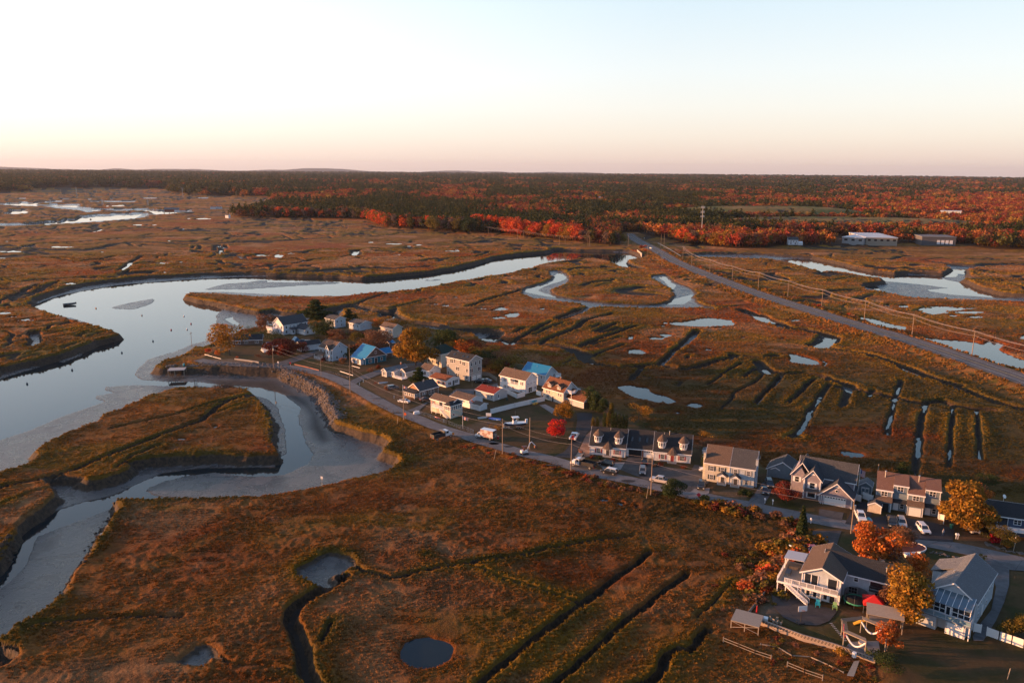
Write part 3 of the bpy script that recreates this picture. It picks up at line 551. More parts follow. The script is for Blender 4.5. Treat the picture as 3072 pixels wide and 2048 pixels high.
vfine = g.noise(pos, 6.0, 2, .6); col = g.mix(g.ramp(vfine, .35, .65, 0, .22), col, (.035, .020, .010))
# verge of the highway: ochre scrub
verge = g.mix(g.ramp(g.noise(pos, .22, 4), .42, .6), (.22, .10, .032), (.11, .085, .02))
col = g.mix(g.math('MULTIPLY', mb.outputs['Alpha'], .8), col, verge)
# yards: thin lawn, worn earth
lawn = g.mix(g.ramp(g.noise(pos, .09, 4, .6), .40, .56), (.075, .072, .022), (.17, .10, .048))
lawn = g.mix(g.ramp(g.noise(pos, .5, 4, .7), .45, .75, 0, .6), lawn, (.12, .07, .035))
col = g.mix(g.math('MULTIPLY', g.ramp(sep.outputs[0], .3, .7), .35), col, lawn)
col = g.mix(g.ramp(ma.outputs['Alpha'], .2, .7), col, (.055, .032, .016))
col = g.mix(sep2.outputs[0], col, g.mix(g.ramp(g.noise(pos, .01, 3), .4, .6), (.095, .105, .03), (.20, .13, .045)))
# mud
mn = g.noise(pos, .13, 5, .7, .8); mn2 = g.noise(pos, 1.1, 5, .7)
mudc = g.mix(g.ramp(mn, .36, .62), (.048, .045, .044), (.092, .086, .082))
mudc = g.mix(g.ramp(mn2, .58, .7, 0, .8), mudc, (.045, .038, .03))
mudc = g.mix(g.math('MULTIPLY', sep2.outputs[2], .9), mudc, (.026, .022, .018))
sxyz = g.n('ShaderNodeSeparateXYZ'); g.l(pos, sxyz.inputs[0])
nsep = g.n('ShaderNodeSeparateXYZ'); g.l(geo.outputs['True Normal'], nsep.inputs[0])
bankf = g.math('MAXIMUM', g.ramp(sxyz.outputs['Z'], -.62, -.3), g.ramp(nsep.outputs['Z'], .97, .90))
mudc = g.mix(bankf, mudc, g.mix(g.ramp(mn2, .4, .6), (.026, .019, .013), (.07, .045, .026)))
mf = g.ramp(sep.outputs[2], .25, .6)
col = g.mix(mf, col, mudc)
g.l(col, g.b.inputs['Base Color'])
rough = g.math('MULTIPLY', g.ramp(mn, .3, .7, .16, .42), 1.0)
rmix = g.n('ShaderNodeMix'); rmix.data_type = 'FLOAT'; g.l(g.math('MULTIPLY', mf, g.math('SUBTRACT', 1.0, g.math('MAXIMUM', bankf, sep2.outputs[2]))), rmix.inputs[0]); rmix.inputs[2].default_value = .95; g.l(rough, rmix.inputs[3])
g.l(rmix.outputs[0], g.b.inputs['Roughness'])
spx = g.n('ShaderNodeMix'); spx.data_type = 'FLOAT'; g.l(g.math('MULTIPLY', mf, g.math('SUBTRACT', 1.0, g.math('MULTIPLY', sep2.outputs[2], .85))), spx.inputs[0]); spx.inputs[2].default_value = .1; spx.inputs[3].default_value = .5; g.l(spx.outputs[0], g.b.inputs['Specular IOR Level'])
bh = g.math('ADD', g.math('MULTIPLY', fine, .30), g.math('MULTIPLY', g.noise(pos, 4.5, 3, .7), .16))
rpm = g.n('ShaderNodeMapping'); rpm.inputs['Rotation'].default_value = (0, 0, .5); rpm.inputs['Scale'].default_value = (.7, 2.6, 1); g.l(pos, rpm.inputs[0])
bh = g.math('ADD', bh, g.math('MULTIPLY', g.noise(pos, .5, 4, .7), .5)); bh = g.math('ADD', bh, g.math('MULTIPLY', g.math('MULTIPLY', g.noise(rpm.outputs[0], 1.0, 3, .6, 1.0), .55), mf))
bump = g.n('ShaderNodeBump'); bump.inputs['Distance'].default_value = 1.0
bs = g.math('SUBTRACT', 1.0, g.math('MAXIMUM', g.math('MULTIPLY', mf, .55), g.math('MULTIPLY', sep.outputs[0], .8)))
g.l(bs, bump.inputs['Strength']); g.l(bh, bump.inputs['Height']); g.l(bump.outputs[0], g.b.inputs['Normal'])
gme.materials.append(gm)
# ---------------------------------------------------------------- water
wm = material('tidal_water', (.012, .020, .024), .045, spec=.5); w_ = NT(wm); w_.b.inputs['IOR'].default_value = 1.33
geo = w_.n('ShaderNodeNewGeometry')
mp = w_.n('ShaderNodeMapping'); mp.inputs['Scale'].default_value = (1, .45, 1); w_.l(geo.outputs['Position'], mp.inputs[0])
wv = w_.math('MULTIPLY', w_.noise(mp.outputs[0], .9, 3, .5), .012)
wb = w_.n('ShaderNodeBump'); wb.inputs['Distance'].default_value = 1.0
w_.l(w_.ramp(w_.noise(geo.outputs['Position'], .02, 3), .4, .65, .15, 1.0), wb.inputs['Strength']); w_.l(wv, wb.inputs['Height']); w_.l(wb.outputs[0], w_.b.inputs['Normal'])
def sheet(name, polys, mat, kind='structure'):
    me = bpy.data.meshes.new(name); V = []; F = []
    for P, z in polys:
        b = len(V); V += [(p[0], p[1], z) for p in P]; F.append(tuple(range(b, b+len(P))))
    me.from_pydata(V, [], F); me.materials.append(mat); me.update()
    o = link(bpy.data.objects.new(name, me)); tag(o, kind=kind)
    return o
BIG = 45000
sheet('tidal_water', [([(-BIG, -BIG), (BIG, -BIG), (BIG, BIG), (-BIG, BIG)], WL)], wm)
def grow(P, d):
    cx = sum(p[0] for p in P)/len(P); cy = sum(p[1] for p in P)/len(P)
    return [(p[0]+(p[0]-cx)/max(.1, math.hypot(p[0]-cx, p[1]-cy))*d, p[1]+(p[1]-cy)/max(.1, math.hypot(p[0]-cx, p[1]-cy))*d) for p in P]
wd = []
for w, dp, P in DIT:
    if dp >= 2.4 and (dp > 2.5 or math.hypot(*P[0]) < 450):
        w = ditch_size(w, dp, P)[0]*.55+.3
        for (x0, y0), (x1, y1) in zip(P, P[1:]):
            L = math.hypot(x1-x0, y1-y0)+1e-6; nx, ny = -(y1-y0)/L*w, (x1-x0)/L*w; ex, ey = (x1-x0)/L*.4, (y1-y0)/L*.4
            wd.append(([(x0+nx-ex, y0+ny-ey), (x0-nx-ex, y0-ny-ey), (x1-nx+ex, y1-ny+ey), (x1+nx+ex, y1+ny+ey)], -.95+.0006*len(wd)))
sheet('creek_water', wd+[(LOW[2], -.93)], wm)
sheet('pool_water', [(grow(P, .9), -.16+.0005*k) for k, P in enumerate(POOL)]+[(grow(P, 1.5), -.34) for P in POOL_LOW], wm)

# ---------------------------------------------------------------- standing marsh grass
def tuft_mesh(name, mat, seed, blades=9, lean=.35):
    rnd = random.Random(seed); q = []
    for i in range(blades):
        a = rnd.uniform(0, 6.28); r0 = rnd.uniform(0, .34); c, s_ = math.cos(a), math.sin(a); bx, by = r0*math.cos(i*2.4), r0*math.sin(i*2.4)
        w = rnd.uniform(.10, .2); h = rnd.uniform(.5, 1.0); lx, ly = lean*rnd.uniform(-.3, 1)*h, lean*rnd.uniform(-.6, .6)*h
        q += [(bx-c*w, by-s_*w, -.15), (bx+c*w, by+s_*w, -.15), (bx+c*w*.5+lx, by+s_*w*.5+ly, h), (bx-c*w*.7+lx, by-s_*w*.7+ly, h*.92)]
    return quads_mesh(name, np.array(q), mat)
# ---------------------------------------------------------------- mesh building
class MB:
    def __init__(s): s.V = []; s.F = []; s.M = []
    def quad(s, *p, m=0):
        b = len(s.V); s.V += [tuple(q) for q in p]; s.F.append(tuple(range(b, b+len(p)))); s.M.append(m); return s
    def box(s, x0, y0, z0, x1, y1, z1, m=0):
        b = len(s.V); s.V += [(x0,y0,z0),(x1,y0,z0),(x1,y1,z0),(x0,y1,z0),(x0,y0,z1),(x1,y0,z1),(x1,y1,z1),(x0,y1,z1)]
        for f in ((0,3,2,1),(4,5,6,7),(0,1,5,4),(1,2,6,5),(2,3,7,6),(3,0,4,7)): s.F.append(tuple(b+i for i in f)); s.M.append(m)
        return s
    def cbox(s, x, y, z, w, d, h, m=0): return s.box(x-w/2, y-d/2, z, x+w/2, y+d/2, z+h, m)
    def prism(s, poly, off, m=0):
        """closed polygon (3d points) swept by the vector off"""
        n = len(poly); b = len(s.V); s.V += [tuple(p) for p in poly]+[(p[0]+off[0], p[1]+off[1], p[2]+off[2]) for p in poly]
        s.F.append(tuple(range(b+n-1, b-1, -1))); s.F.append(tuple(range(b+n, b+2*n))); s.M += [m, m]
        for i in range(n):
            j = (i+1) % n; s.F.append((b+i, b+j, b+n+j, b+n+i)); s.M.append(m)
        return s
    def frust(s, x, y, z0, z1, a0, b0, a1, b1, m=0, dx=0, dy=0):
        b = len(s.V)
        for (aa_, bb_, z, ox, oy) in ((a0, b0, z0, 0, 0), (a1, b1, z1, dx, dy)):
            s.V += [(x+ox-aa_/2, y+oy-bb_/2, z), (x+ox+aa_/2, y+oy-bb_/2, z), (x+ox+aa_/2, y+oy+bb_/2, z), (x+ox-aa_/2, y+oy+bb_/2, z)]
        for f in ((0,3,2,1),(4,5,6,7),(0,1,5,4),(1,2,6,5),(2,3,7,6),(3,0,4,7)): s.F.append(tuple(b+i for i in f)); s.M.append(m)
        return s
    def tube(s, P, r, n=6, m=0, r1=None):
        P = [Vector(p) for p in P]; b0 = len(s.V); L = len(P)
        for i, p in enumerate(P):
            d = (P[min(i+1, L-1)]-P[max(i-1, 0)]); d = d.normalized() if d.length > 1e-6 else Vector((0, 0, 1))
            u = d.cross(Vector((0, 0, 1))); u = u.normalized() if u.length > 1e-3 else Vector((1, 0, 0)); v = d.cross(u)
            rr_ = r if r1 is None else r+(r1-r)*i/(L-1)
            for k in range(n):
                a = 2*math.pi*k/n; q = p+u*math.cos(a)*rr_+v*math.sin(a)*rr_; s.V.append((q.x, q.y, q.z))
        for i in range(L-1):
            for k in range(n):
                a = b0+i*n+k; c = b0+i*n+(k+1) % n; s.F.append((a, c, c+n, a+n)); s.M.append(m)
        s.F.append(tuple(b0+k for k in range(n-1, -1, -1))); s.F.append(tuple(b0+(L-1)*n+k for k in range(n))); s.M += [m, m]
        return s
    def disc(s, c, axis, r, h, n=12, m=0):
        c = Vector(c); ax = Vector(axis).normalized()
        return s.tube([c-ax*h/2, c+ax*h/2], r, n, m)
    def ball(s, c, r, n=8, sq=(1, 1, 1), m=0, lo=-90):
        b0 = len(s.V); rings = 5
        for i in range(rings+1):
            t = R(lo+(90-lo)*i/rings)
            for k in range(n):
                a = 2*math.pi*k/n; s.V.append((c[0]+r*sq[0]*math.cos(t)*math.cos(a), c[1]+r*sq[1]*math.cos(t)*math.sin(a), c[2]+r*sq[2]*math.sin(t)))
        for i in range(rings):
            for k in range(n):
                a = b0+i*n+k; c_ = b0+i*n+(k+1) % n; s.F.append((a, c_, c_+n, a+n)); s.M.append(m)
        return s
    def build(s, name, mats, parent=None, smooth_=False):
        me = bpy.data.meshes.new(name); me.from_pydata(s.V, [], s.F)
        if not isinstance(mats, (list, tuple)): mats = [mats]
        for m_ in mats: me.materials.append(m_)
        if len(mats) > 1: me.polygons.foreach_set('material_index', np.array(s.M, np.int32))
        if smooth_: me.polygons.foreach_set('use_smooth', np.ones(len(me.polygons), bool))
        me.update()
        o = link(bpy.data.objects.new(name, me))
        if parent: o.parent = parent
        return o
def empty(name, x, y, z, rz=0, label=None, cat=None, group=None):
    o = link(bpy.data.objects.new(name, None)); o.location = (x, y, z); o.rotation_euler = (0, 0, rz); o.empty_display_size = .3
    tag(o, label, cat, group); return o
def share(name, src, parent, loc=(0, 0, 0), rz=0):
    o = link(bpy.data.objects.new(name, src.data)); o.location = loc; o.rotation_euler = (0, 0, rz)
    if parent: o.parent = parent
    return o
def copy_tree(o, parent=None):
    kids = list(o.children); c = o.copy(); link(c)
    if parent: c.parent = parent; c.matrix_parent_inverse = o.matrix_parent_inverse
    for k in kids: copy_tree(k, c)
    return c
# ---------------------------------------------------------------- foliage
def leaf_arrays(blobs, n, size, seed, flat=1.0, hang=0.0, core=0.55):
    """leaf clumps spread through the volume of several blobs; returns verts, faces"""
    g_ = np.random.default_rng(seed); B = np.array(blobs, float)   # cx cy cz rx ry rz
    wgt = (B[:, 3]*B[:, 4]*B[:, 5])**.67; wgt /= wgt.sum()
    k = g_.choice(len(B), n, p=wgt); d = g_.normal(size=(n, 3)); d /= np.linalg.norm(d, axis=1)[:, None]
    rad = core+(1-core)*g_.random(n)**.5; rad *= 1+g_.normal(size=n)*.06
    C = B[k, :3]+d*B[k, 3:]*rad[:, None]
    nrm = d*.9+g_.normal(size=(n, 3))*.75; nrm[:, 2] *= flat; nrm /= np.linalg.norm(nrm, axis=1)[:, None]
    t = np.cross(nrm, g_.normal(size=(n, 3))); t /= np.linalg.norm(t, axis=1)[:, None]; b = np.cross(nrm, t)
    s1 = size*(.6+.8*g_.random(n))[:, None]; s2 = s1*(.5+.5*g_.random(n))[:, None]
    C[:, 2] -= hang*g_.random(n)
    q = np.stack([C-t*s1-b*s2*.5, C+t*s1*.2-b*s2, C+t*s1+b*s2*.3, C-t*s1*.3+b*s2], 1)
    return q.reshape(-1, 3)
def quads_mesh(name, q, mats, vcol=None):
    me = bpy.data.meshes.new(name); nv = len(q); nf = nv//4
    me.vertices.add(nv); me.vertices.foreach_set('co', q.astype(np.float32).ravel())
    me.loops.add(nv); me.loops.foreach_set('vertex_index', np.arange(nv, dtype=np.int32))
    me.polygons.add(nf); me.polygons.foreach_set('loop_start', np.arange(0, nv, 4, dtype=np.int32)); me.polygons.foreach_set('loop_total', np.full(nf, 4, np.int32))
    for m_ in (mats if isinstance(mats, list) else [mats]): me.materials.append(m_)
    me.update(); me.validate(); return me
def crown_blobs(kind, rnd):
    """unit tree, height 1, standing at 0"""
    B = []
    if kind == 'round':
        for i in range(12):
            a = rnd.uniform(0, 6.28); z = rnd.uniform(.26, .80); r = rnd.uniform(.12, .34)*(1.15-abs(z-.45)); s_ = rnd.uniform(.13, .21); B.append((r*math.cos(a), r*math.sin(a), z, s_, s_, s_*rnd.uniform(.8, 1.1)))
        B.append((0, 0, .55, .26, .26, .36))
    elif kind == 'tall':
        for i in range(10):
            a = rnd.uniform(0, 6.28); z = rnd.uniform(.22, .86); r = rnd.uniform(.03, .17)*(1.2-z*.6)
            s_ = rnd.uniform(.11, .17); B.append((r*math.cos(a), r*math.sin(a), z, s_, s_, s_*1.2))
    elif kind == 'pine':
        for i in range(14):
            z = .25+.72*i/13; a = i*2.4; r = .17*(1.08-z)*rnd.uniform(.6, 1.5)
            s_ = .05+.15*(1.05-z)*rnd.uniform(.7, 1.2); B.append((r*math.cos(a), r*math.sin(a), z, s_, s_, .05))
    elif kind == 'cone':
        for i in range(9):
            z = .08+.88*i/8; s_ = .012+.17*(1-z)**.8; B.append((0, 0, z, s_, s_, .09))
    elif kind == 'column':
        for i in range(7):
            z = .08+.8*i/6; s_ = .13*(1-abs(z-.45)*.9); B.append((rnd.uniform(-.01, .01), 0, z, s_, s_, .12))
    elif kind == 'bush':
        for i in range(7):
            a = rnd.uniform(0, 6.28); r = rnd.uniform(0, .45); s_ = rnd.uniform(.25, .42); B.append((r*math.cos(a), r*math.sin(a), rnd.uniform(.3, .62), s_, s_, s_*.85))
    elif kind == 'wide':
        for i in range(12):
            a = rnd.uniform(0, 6.28); r = rnd.uniform(.08, .42); z = rnd.uniform(.36, .86)-r*.35
            s_ = rnd.uniform(.14, .22); B.append((r*math.cos(a), r*math.sin(a), z, s_, s_, s_*.8))
    return B
def leaf_mat(name, col, col2=None, inst=False, spread=.35):
    m = material(name, col, .85, spec=.08); g = NT(m)
    oi = g.n('ShaderNodeObjectInfo'); geo = g.n('ShaderNodeNewGeometry')
    if inst:
        a = g.n('ShaderNodeAttribute', attribute_name='tint'); a.attribute_type = 'INSTANCER'; base = a.outputs['Color']
    else:
        base = g.mix(oi.outputs['Random'], col, col2 or tuple(c*.75 for c in col))
    nz = g.noise(geo.outputs['Position'], .45, 3, .7)
    c = g.mix(g.ramp(nz, .35, .7), base, (1.0+spread, 1.0+spread*.9, 1.0+spread*.6), 'MULTIPLY')
    hs = g.n('ShaderNodeHueSaturation'); g.l(c, hs.inputs['Color'])
    g.l(g.ramp(geo.outputs['Random Per Island'], 0, 1, .65, 1.3), hs.inputs['Value']); g.l(g.ramp(nz, .3, .7, .485, .512), hs.inputs['Hue'])
    g.l(hs.outputs[0], g.b.inputs['Base Color'])
    # thin leaves let some light through
    tr = g.n('ShaderNodeBsdfTranslucent'); g.l(hs.outputs[0], tr.inputs[0]); mx = g.n('ShaderNodeMixShader'); mx.inputs[0].default_value = .28
    out = g.t.nodes['Material Output']; g.l(g.b.outputs[0], mx.inputs[1]); g.l(tr.outputs[0], mx.inputs[2]); g.l(mx.outputs[0], out.inputs[0])
    return m
BARK = material('bark', (.10, .075, .055), .95, var=.3, vscale=4)
def trunk_mb(h, r, seed, top=.62, limbs=6, spread=.25, start=.28):
    rnd = random.Random(seed); mb = MB()
    bend = [(rnd.uniform(-.02, .02)*h*i, rnd.uniform(-.02, .02)*h*i, h*top*i/4) for i in range(5)]
    mb.tube(bend, r, 6, r1=r*.35)
    for i in range(limbs):
        t = rnd.uniform(start, top*.95); a = i*2.4+rnd.uniform(-.4, .4); L = spread*h*rnd.uniform(.7, 1.15)
        base = Vector((0, 0, t*h)); e = base+Vector((math.cos(a)*L, math.sin(a)*L, L*rnd.uniform(.5, 1.0))); mid = (base+e)/2+Vector((0, 0, -L*.06))
        mb.tube([base, mid, e], r*.42, 4, r1=r*.1)
        for s_ in (-.5, .5):
            e2 = mid+Vector((math.cos(a+s_)*L*.5, math.sin(a+s_)*L*.5, L*.45)); mb.tube([mid, e2], r*.2, 3, r1=r*.06)
    return mb
LM = {'red': leaf_mat('scarlet_leaves', (.50, .03, .025), (.42, .025, .02)), 'maple': leaf_mat('maple_leaves', (.40, .10, .03), (.36, .065, .03)), 'crimson': leaf_mat('crimson_leaves', (.44, .055, .022), (.46, .10, .028)),
 'orange': leaf_mat('orange_leaves', (.44, .15, .03), (.38, .11, .03)), 'gold': leaf_mat('golden_leaves', (.28, .15, .025), (.23, .12, .022)),
 'olive': leaf_mat('olive_leaves', (.13, .10, .022), (.10, .08, .02)), 'green': leaf_mat('pine_needles', (.042, .06, .02), (.035, .05, .02)),
 'darkred': leaf_mat('dark_red_leaves', (.17, .04, .025), (.14, .045, .02)), 'brown': leaf_mat('faded_leaves', (.20, .10, .055), (.16, .085, .05)), 'grey': leaf_mat('bare_twigs', (.15, .10, .08), (.12, .085, .07))}
def make_tree(label, x, y, z, h, kind, leaf, n=1400, seed=None, width=1.0, size=.02, cat='tree', name='deciduous_tree', trunk=True, core=.55, r=None, group=None, limbs=6, flat=1.0, hang=0):
    seed = seed or random.randint(1, 9999); rnd = random.Random(seed)
    root = empty(name, x, y, z, rnd.uniform(0, 6.28), label, cat, group)
    B = [(b[0]*h*width, b[1]*h*width, b[2]*h, b[3]*h*width, b[4]*h*width, b[5]*h) for b in crown_blobs(kind, rnd)]
    n = int(n*1.7); size *= 1.2
    me = quads_mesh('crown', leaf_arrays(B, n, size*h, seed, flat=flat, core=core, hang=hang*h), LM[leaf])
    c = link(bpy.data.objects.new('crown', me)); c.parent = root
    if trunk:
        trunk_mb(h, r or h*.022, seed, top=.9 if kind in ('pine', 'cone') else .62, limbs=limbs, spread=.12 if kind in ('pine', 'cone') else .25*width).build('trunk', BARK, root)
    return root
def bush(label, x, y, z, h, leaf, n=260, width=1.0, name='shrub', cat='shrub', group=None, size=.09):
    seed = random.randint(1, 9999); rnd = random.Random(seed)
    B = [(b[0]*h*width, b[1]*h*width, b[2]*h, b[3]*h*width, b[4]*h*width, b[5]*h) for b in crown_blobs('bush', rnd)]
    o = link(bpy.data.objects.new(name, quads_mesh(name, leaf_arrays(B, n, size*h, seed, core=.5), LM[leaf]))); o.location = (x, y, z)
    return tag(o, label, cat, group)

GMAT = material('grass_blades', (.2, .1, .03), .9, spec=.05); g = NT(GMAT)
a_ = g.n('ShaderNodeAttribute', attribute_name='tint'); a_.attribute_type = 'INSTANCER'
hs = g.n('ShaderNodeHueSaturation'); g.l(a_.outputs['Color'], hs.inputs['Color']); g2 = g.n('ShaderNodeNewGeometry'); g.l(g.ramp(g2.outputs['Random Per Island'], 0, 1, .8, 1.25), hs.inputs['Value']); g.l(hs.outputs[0], g.b.inputs['Base Color'])
tr = g.n('ShaderNodeBsdfTranslucent'); g.l(hs.outputs[0], tr.inputs[0]); mx = g.n('ShaderNodeMixShader'); mx.inputs[0].default_value = .3
g.l(g.b.outputs[0], mx.inputs[1]); g.l(tr.outputs[0], mx.inputs[2]); g.l(mx.outputs[0], g.t.nodes['Material Output'].inputs[0])
gc = bpy.data.collections.new('grass_kinds')
for i in range(4):
    o = bpy.data.objects.new('tuft_%d' % i, tuft_mesh('tuft', GMAT, 40+i, lean=(.2, .6, 1.1, .4)[i])); gc.objects.link(o)
P = []; r = 112.0
while r < 900:
    sp = max(.78, r*.0036); n = int(R(76)*r/sp); a = np.linspace(R(-38), R(38), n)+RNG.uniform(-.5, .5, n)*sp/r; rad_ = r+RNG.uniform(-.5, .5, n)*sp
    P.append(np.stack([rad_*np.sin(a), rad_*np.cos(a), np.full(n, sp)], -1)); r += sp
x_, y_, s_p = np.concatenate(P).T
hh, k1, k2 = terrain(x_, y_)
dens = vnoise(x_/3.1, y_/2.3, 401)*.6+vnoise(x_/13, y_/9, 402)*.4
keep = (k1[:, 0] < .25) & (k1[:, 2] < .03) & (k2[:, 2] < .03) & (hh > -.12) & (k2[:, 0] < .1) & ((dens > .40) | (k1[:, 1] > .3)) & (k1[:, 3] < .6)
dr_ = line_dist(x_, y_, ROAD_C, 20); keep &= (dr_ > ROAD_W+1.2) & ~((k1[:, 1] > .75) & (np.hypot(x_, y_) > 240) & (RNG.random(len(x_)) < .7))
x_, y_, s_p, hh, k1, k2 = x_[keep], y_[keep], s_p[keep], hh[keep], k1[keep], k2[keep]
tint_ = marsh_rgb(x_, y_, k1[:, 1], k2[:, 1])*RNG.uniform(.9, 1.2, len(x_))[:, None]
tint_ = tint_*(1-k2[:, 3:4]*.6)+np.array((.24, .12, .035))[None]*k2[:, 3:4]*.6
tall_ = np.clip(.17+.26*k1[:, 1]+.35*k2[:, 3], 0, 1)*RNG.uniform(.7, 1.3, len(x_))
pm = bpy.data.meshes.new('marsh_grass'); pm.vertices.add(len(x_)); pm.vertices.foreach_set('co', np.stack([x_, y_, hh], -1).astype(np.float32).ravel())
wd_ = np.maximum(.95, s_p*1.0)*RNG.uniform(.8, 1.3, len(x_))
cow = (fbm(x_/11, y_/11, 410, 2)*14).astype(np.float32)
for nm, typ, arr, key in (('size3', 'FLOAT_VECTOR', np.stack([wd_, wd_, tall_*np.clip(s_p, .9, 1.6)], -1), 'vector'), ('turn', 'FLOAT', cow, 'value'), ('pick', 'INT', RNG.integers(0, 4, len(x_)), 'value'), ('tint', 'FLOAT_COLOR', np.concatenate([tint_, np.ones((len(x_), 1))], 1), 'color')):
    q_ = pm.attributes.new(nm, typ, 'POINT'); q_.data.foreach_set(key, (arr.astype(np.int32) if typ == 'INT' else arr.astype(np.float32)).ravel())
def scatter_group(name, coll):
    ng = bpy.data.node_groups.new(name, 'GeometryNodeTree')
    ng.interface.new_socket('Geometry', in_out='INPUT', socket_type='NodeSocketGeometry'); ng.interface.new_socket('Geometry', in_out='OUTPUT', socket_type='NodeSocketGeometry')
    N = ng.nodes.new; gi = N('NodeGroupInput'); go = N('NodeGroupOutput'); iop = N('GeometryNodeInstanceOnPoints'); ci = N('GeometryNodeCollectionInfo')
    ci.inputs['Collection'].default_value = coll; ci.inputs['Separate Children'].default_value = True; ci.inputs['Reset Children'].default_value = True
    def named(nm, dt): n = N('GeometryNodeInputNamedAttribute'); n.data_type = dt; n.inputs['Name'].default_value = nm; return n.outputs['Attribute']
    L = ng.links.new; L(gi.outputs[0], iop.inputs['Points']); L(ci.outputs[0], iop.inputs['Instance']); iop.inputs['Pick Instance'].default_value = True
    L(named('pick', 'INT'), iop.inputs['Instance Index']); L(named('size3', 'FLOAT_VECTOR'), iop.inputs['Scale'])
    cx = N('ShaderNodeCombineXYZ'); L(named('turn', 'FLOAT'), cx.inputs[2]); L(cx.outputs[0], iop.inputs['Rotation']); L(iop.outputs[0], go.inputs[0])
    return ng
grass = link(bpy.data.objects.new('marsh_grass', pm)); grass.modifiers.new('tufts', 'NODES').node_group = scatter_group('grass_tufts', gc)
tag(grass, 'rust and olive salt marsh grass standing in tufts over the marsh', 'grass', kind='stuff')
print('tufts', len(x_))
# ---------------------------------------------------------------- the wood beyond the marsh
def proto(kind, leaf_m, n, size, seed, width=1.0, trunk=True, core=.5):
    rnd = random.Random(seed); B = [(b[0]*width, b[1]*width, b[2], b[3]*width, b[4]*width, b[5]) for b in crown_blobs(kind, rnd)]
    q = leaf_arrays(B, n, size, seed, core=core)
    if trunk:
        t = []
        for ang in (0, 1.57):
            c, s_ = math.cos(ang)*.012, math.sin(ang)*.012; t += [(-c, -s_, -.05), (c, s_, -.05), (c*.4, s_*.4, .6), (-c*.4, -s_*.4, .6)]
        q = np.concatenate([q, np.array(t)])
    return quads_mesh('tree_'+kind, q, leaf_m)
FM = leaf_mat('woodland_leaves', (.2, .1, .05), inst=True, spread=.3)
KINDS = [('round', 190, .062, 1.0), ('round', 190, .062, 1.15), ('tall', 170, .05, 1.2), ('wide', 190, .06, .9), ('pine', 150, .06, 1.15), ('pine', 150, .055, 1.4), ('round', 80, .05, 1.0)]
pc = bpy.data.collections.new('woodland_kinds')
for i, (k, n, s_, w_d) in enumerate(KINDS):
    o = bpy.data.objects.new('kind_%d' % i, proto(k, FM, n, s_, 100+i, w_d)); pc.objects.link(o)
TINT = np.array([(.034, .044, .016), (.062, .062, .020), (.13, .090, .024), (.33, .13, .035), (.28, .088, .034), (.25, .050, .030), (.13, .058, .034), (.33, .19, .04), (.18, .095, .048)])
def wood_points():
    P = []
    r = 560.0
    while r < 15000:
        sp = max(7.5, r*.0068)
        n = int(R(76)*r/sp); a = np.linspace(R(-38), R(38), n)+RNG.uniform(-.4, .4, n)*sp/r
        rad = r+RNG.uniform(-.4, .4, n)*sp
        P.append(np.stack([rad*np.sin(a), rad*np.cos(a), np.full(n, sp)], -1)); r += sp*1.0
    P = np.concatenate(P); x, y, sp = P.T
    f = sdf(x, y, FOREST, 60); cx = x; cy = y
    keep = f > np.where(np.hypot(x, y) < 1500, 16, 4)
    keep &= mounds(x, y) < 1.5
    for (v, px_, py_, rx_, ry_) in CLEAR:
        q = at(v, px_, py_, 3); keep &= ((x-q[0])/rx_)**2+((y-q[1])/ry_)**2 > 1
    return x[keep], y[keep], sp[keep]
CLEAR = [('c', 950, 590, 120, 45), ('c', 1250, 625, 62, 40), ('c', 1665, 630, 46, 30), ('c', 715, 640, 14, 14), ('c', 1080, 655, 40, 18), ('b', 1700, 372, 95, 100), ('b', 1760, 365, 95, 80), ('c', 1740, 470, 90, 60), ('c', 800, 645, 22, 12), ('b', 2200, 580, 12, 40), ('b', 1920, 372, 70, 80)]
wx_, wy_, wsp = wood_points(); nwood = len(wx_)
rad = np.hypot(wx_, wy_); ang = np.degrees(np.arctan2(wx_, wy_))
big = fbm(wx_/170, wy_/420, 301, 4); mid = fbm(wx_/34, wy_/60, 303, 3); rn = RNG.random(nwood)
warm = np.clip((big-.5)*2.6+.43+ang*.010+(mid-.5)*2.2-(rad > 2600)*.10, 0, 1)+RNG.normal(size=nwood)*.17
warm -= .10*np.exp(-((rad-1100)/350)**2)*(ang < 3)
idx = np.where(warm < .30, np.where(rn < .6, 0, 1), np.where(warm < .42, np.where(rn < .5, 1, 2), np.where(warm < .55, np.where(rn < .35, 2, np.where(rn < .7, 6, 8)), np.where(warm < .75, np.where(rn < .35, 3, np.where(rn < .7, 6, 4)), np.where(rn < .4, 4, np.where(rn < .72, 5, np.where(rn < .86, 3, 7)))))))
tint = TINT[idx]*(RNG.uniform(.75, 1.25, nwood)[:, None])
kind = np.where(idx <= 1, np.where(rn < .45, 4, np.where(rn < .6, 5, 1)), RNG.choice([0, 1, 2, 3, 6], nwood, p=[.3, .3, .18, .18, .04]))
ht = np.where(idx <= 1, RNG.uniform(15, 23, nwood), RNG.uniform(12, 19, nwood))*np.clip(wsp/11, 1, 3.2)**.55
wz = terrain(wx_, wy_)[0]
pm = bpy.data.meshes.new('woodland'); pm.vertices.add(nwood); pm.vertices.foreach_set('co', np.stack([wx_, wy_, wz-.5], -1).astype(np.float32).ravel())
def pattr(nm, typ, arr, key='value'): a_ = pm.attributes.new(nm, typ, 'POINT'); a_.data.foreach_set(key, arr)
spread_ = np.clip(wsp/9.0, 1, 60)
sc3 = np.stack([np.maximum(ht*.95, wsp*1.9), np.maximum(ht*.95, wsp*1.9), ht], -1)
pattr('size3', 'FLOAT_VECTOR', sc3.astype(np.float32).ravel(), 'vector'); pattr('turn', 'FLOAT', RNG.uniform(0, 6.28, nwood).astype(np.float32)); pattr('pick', 'INT', kind.astype(np.int32))
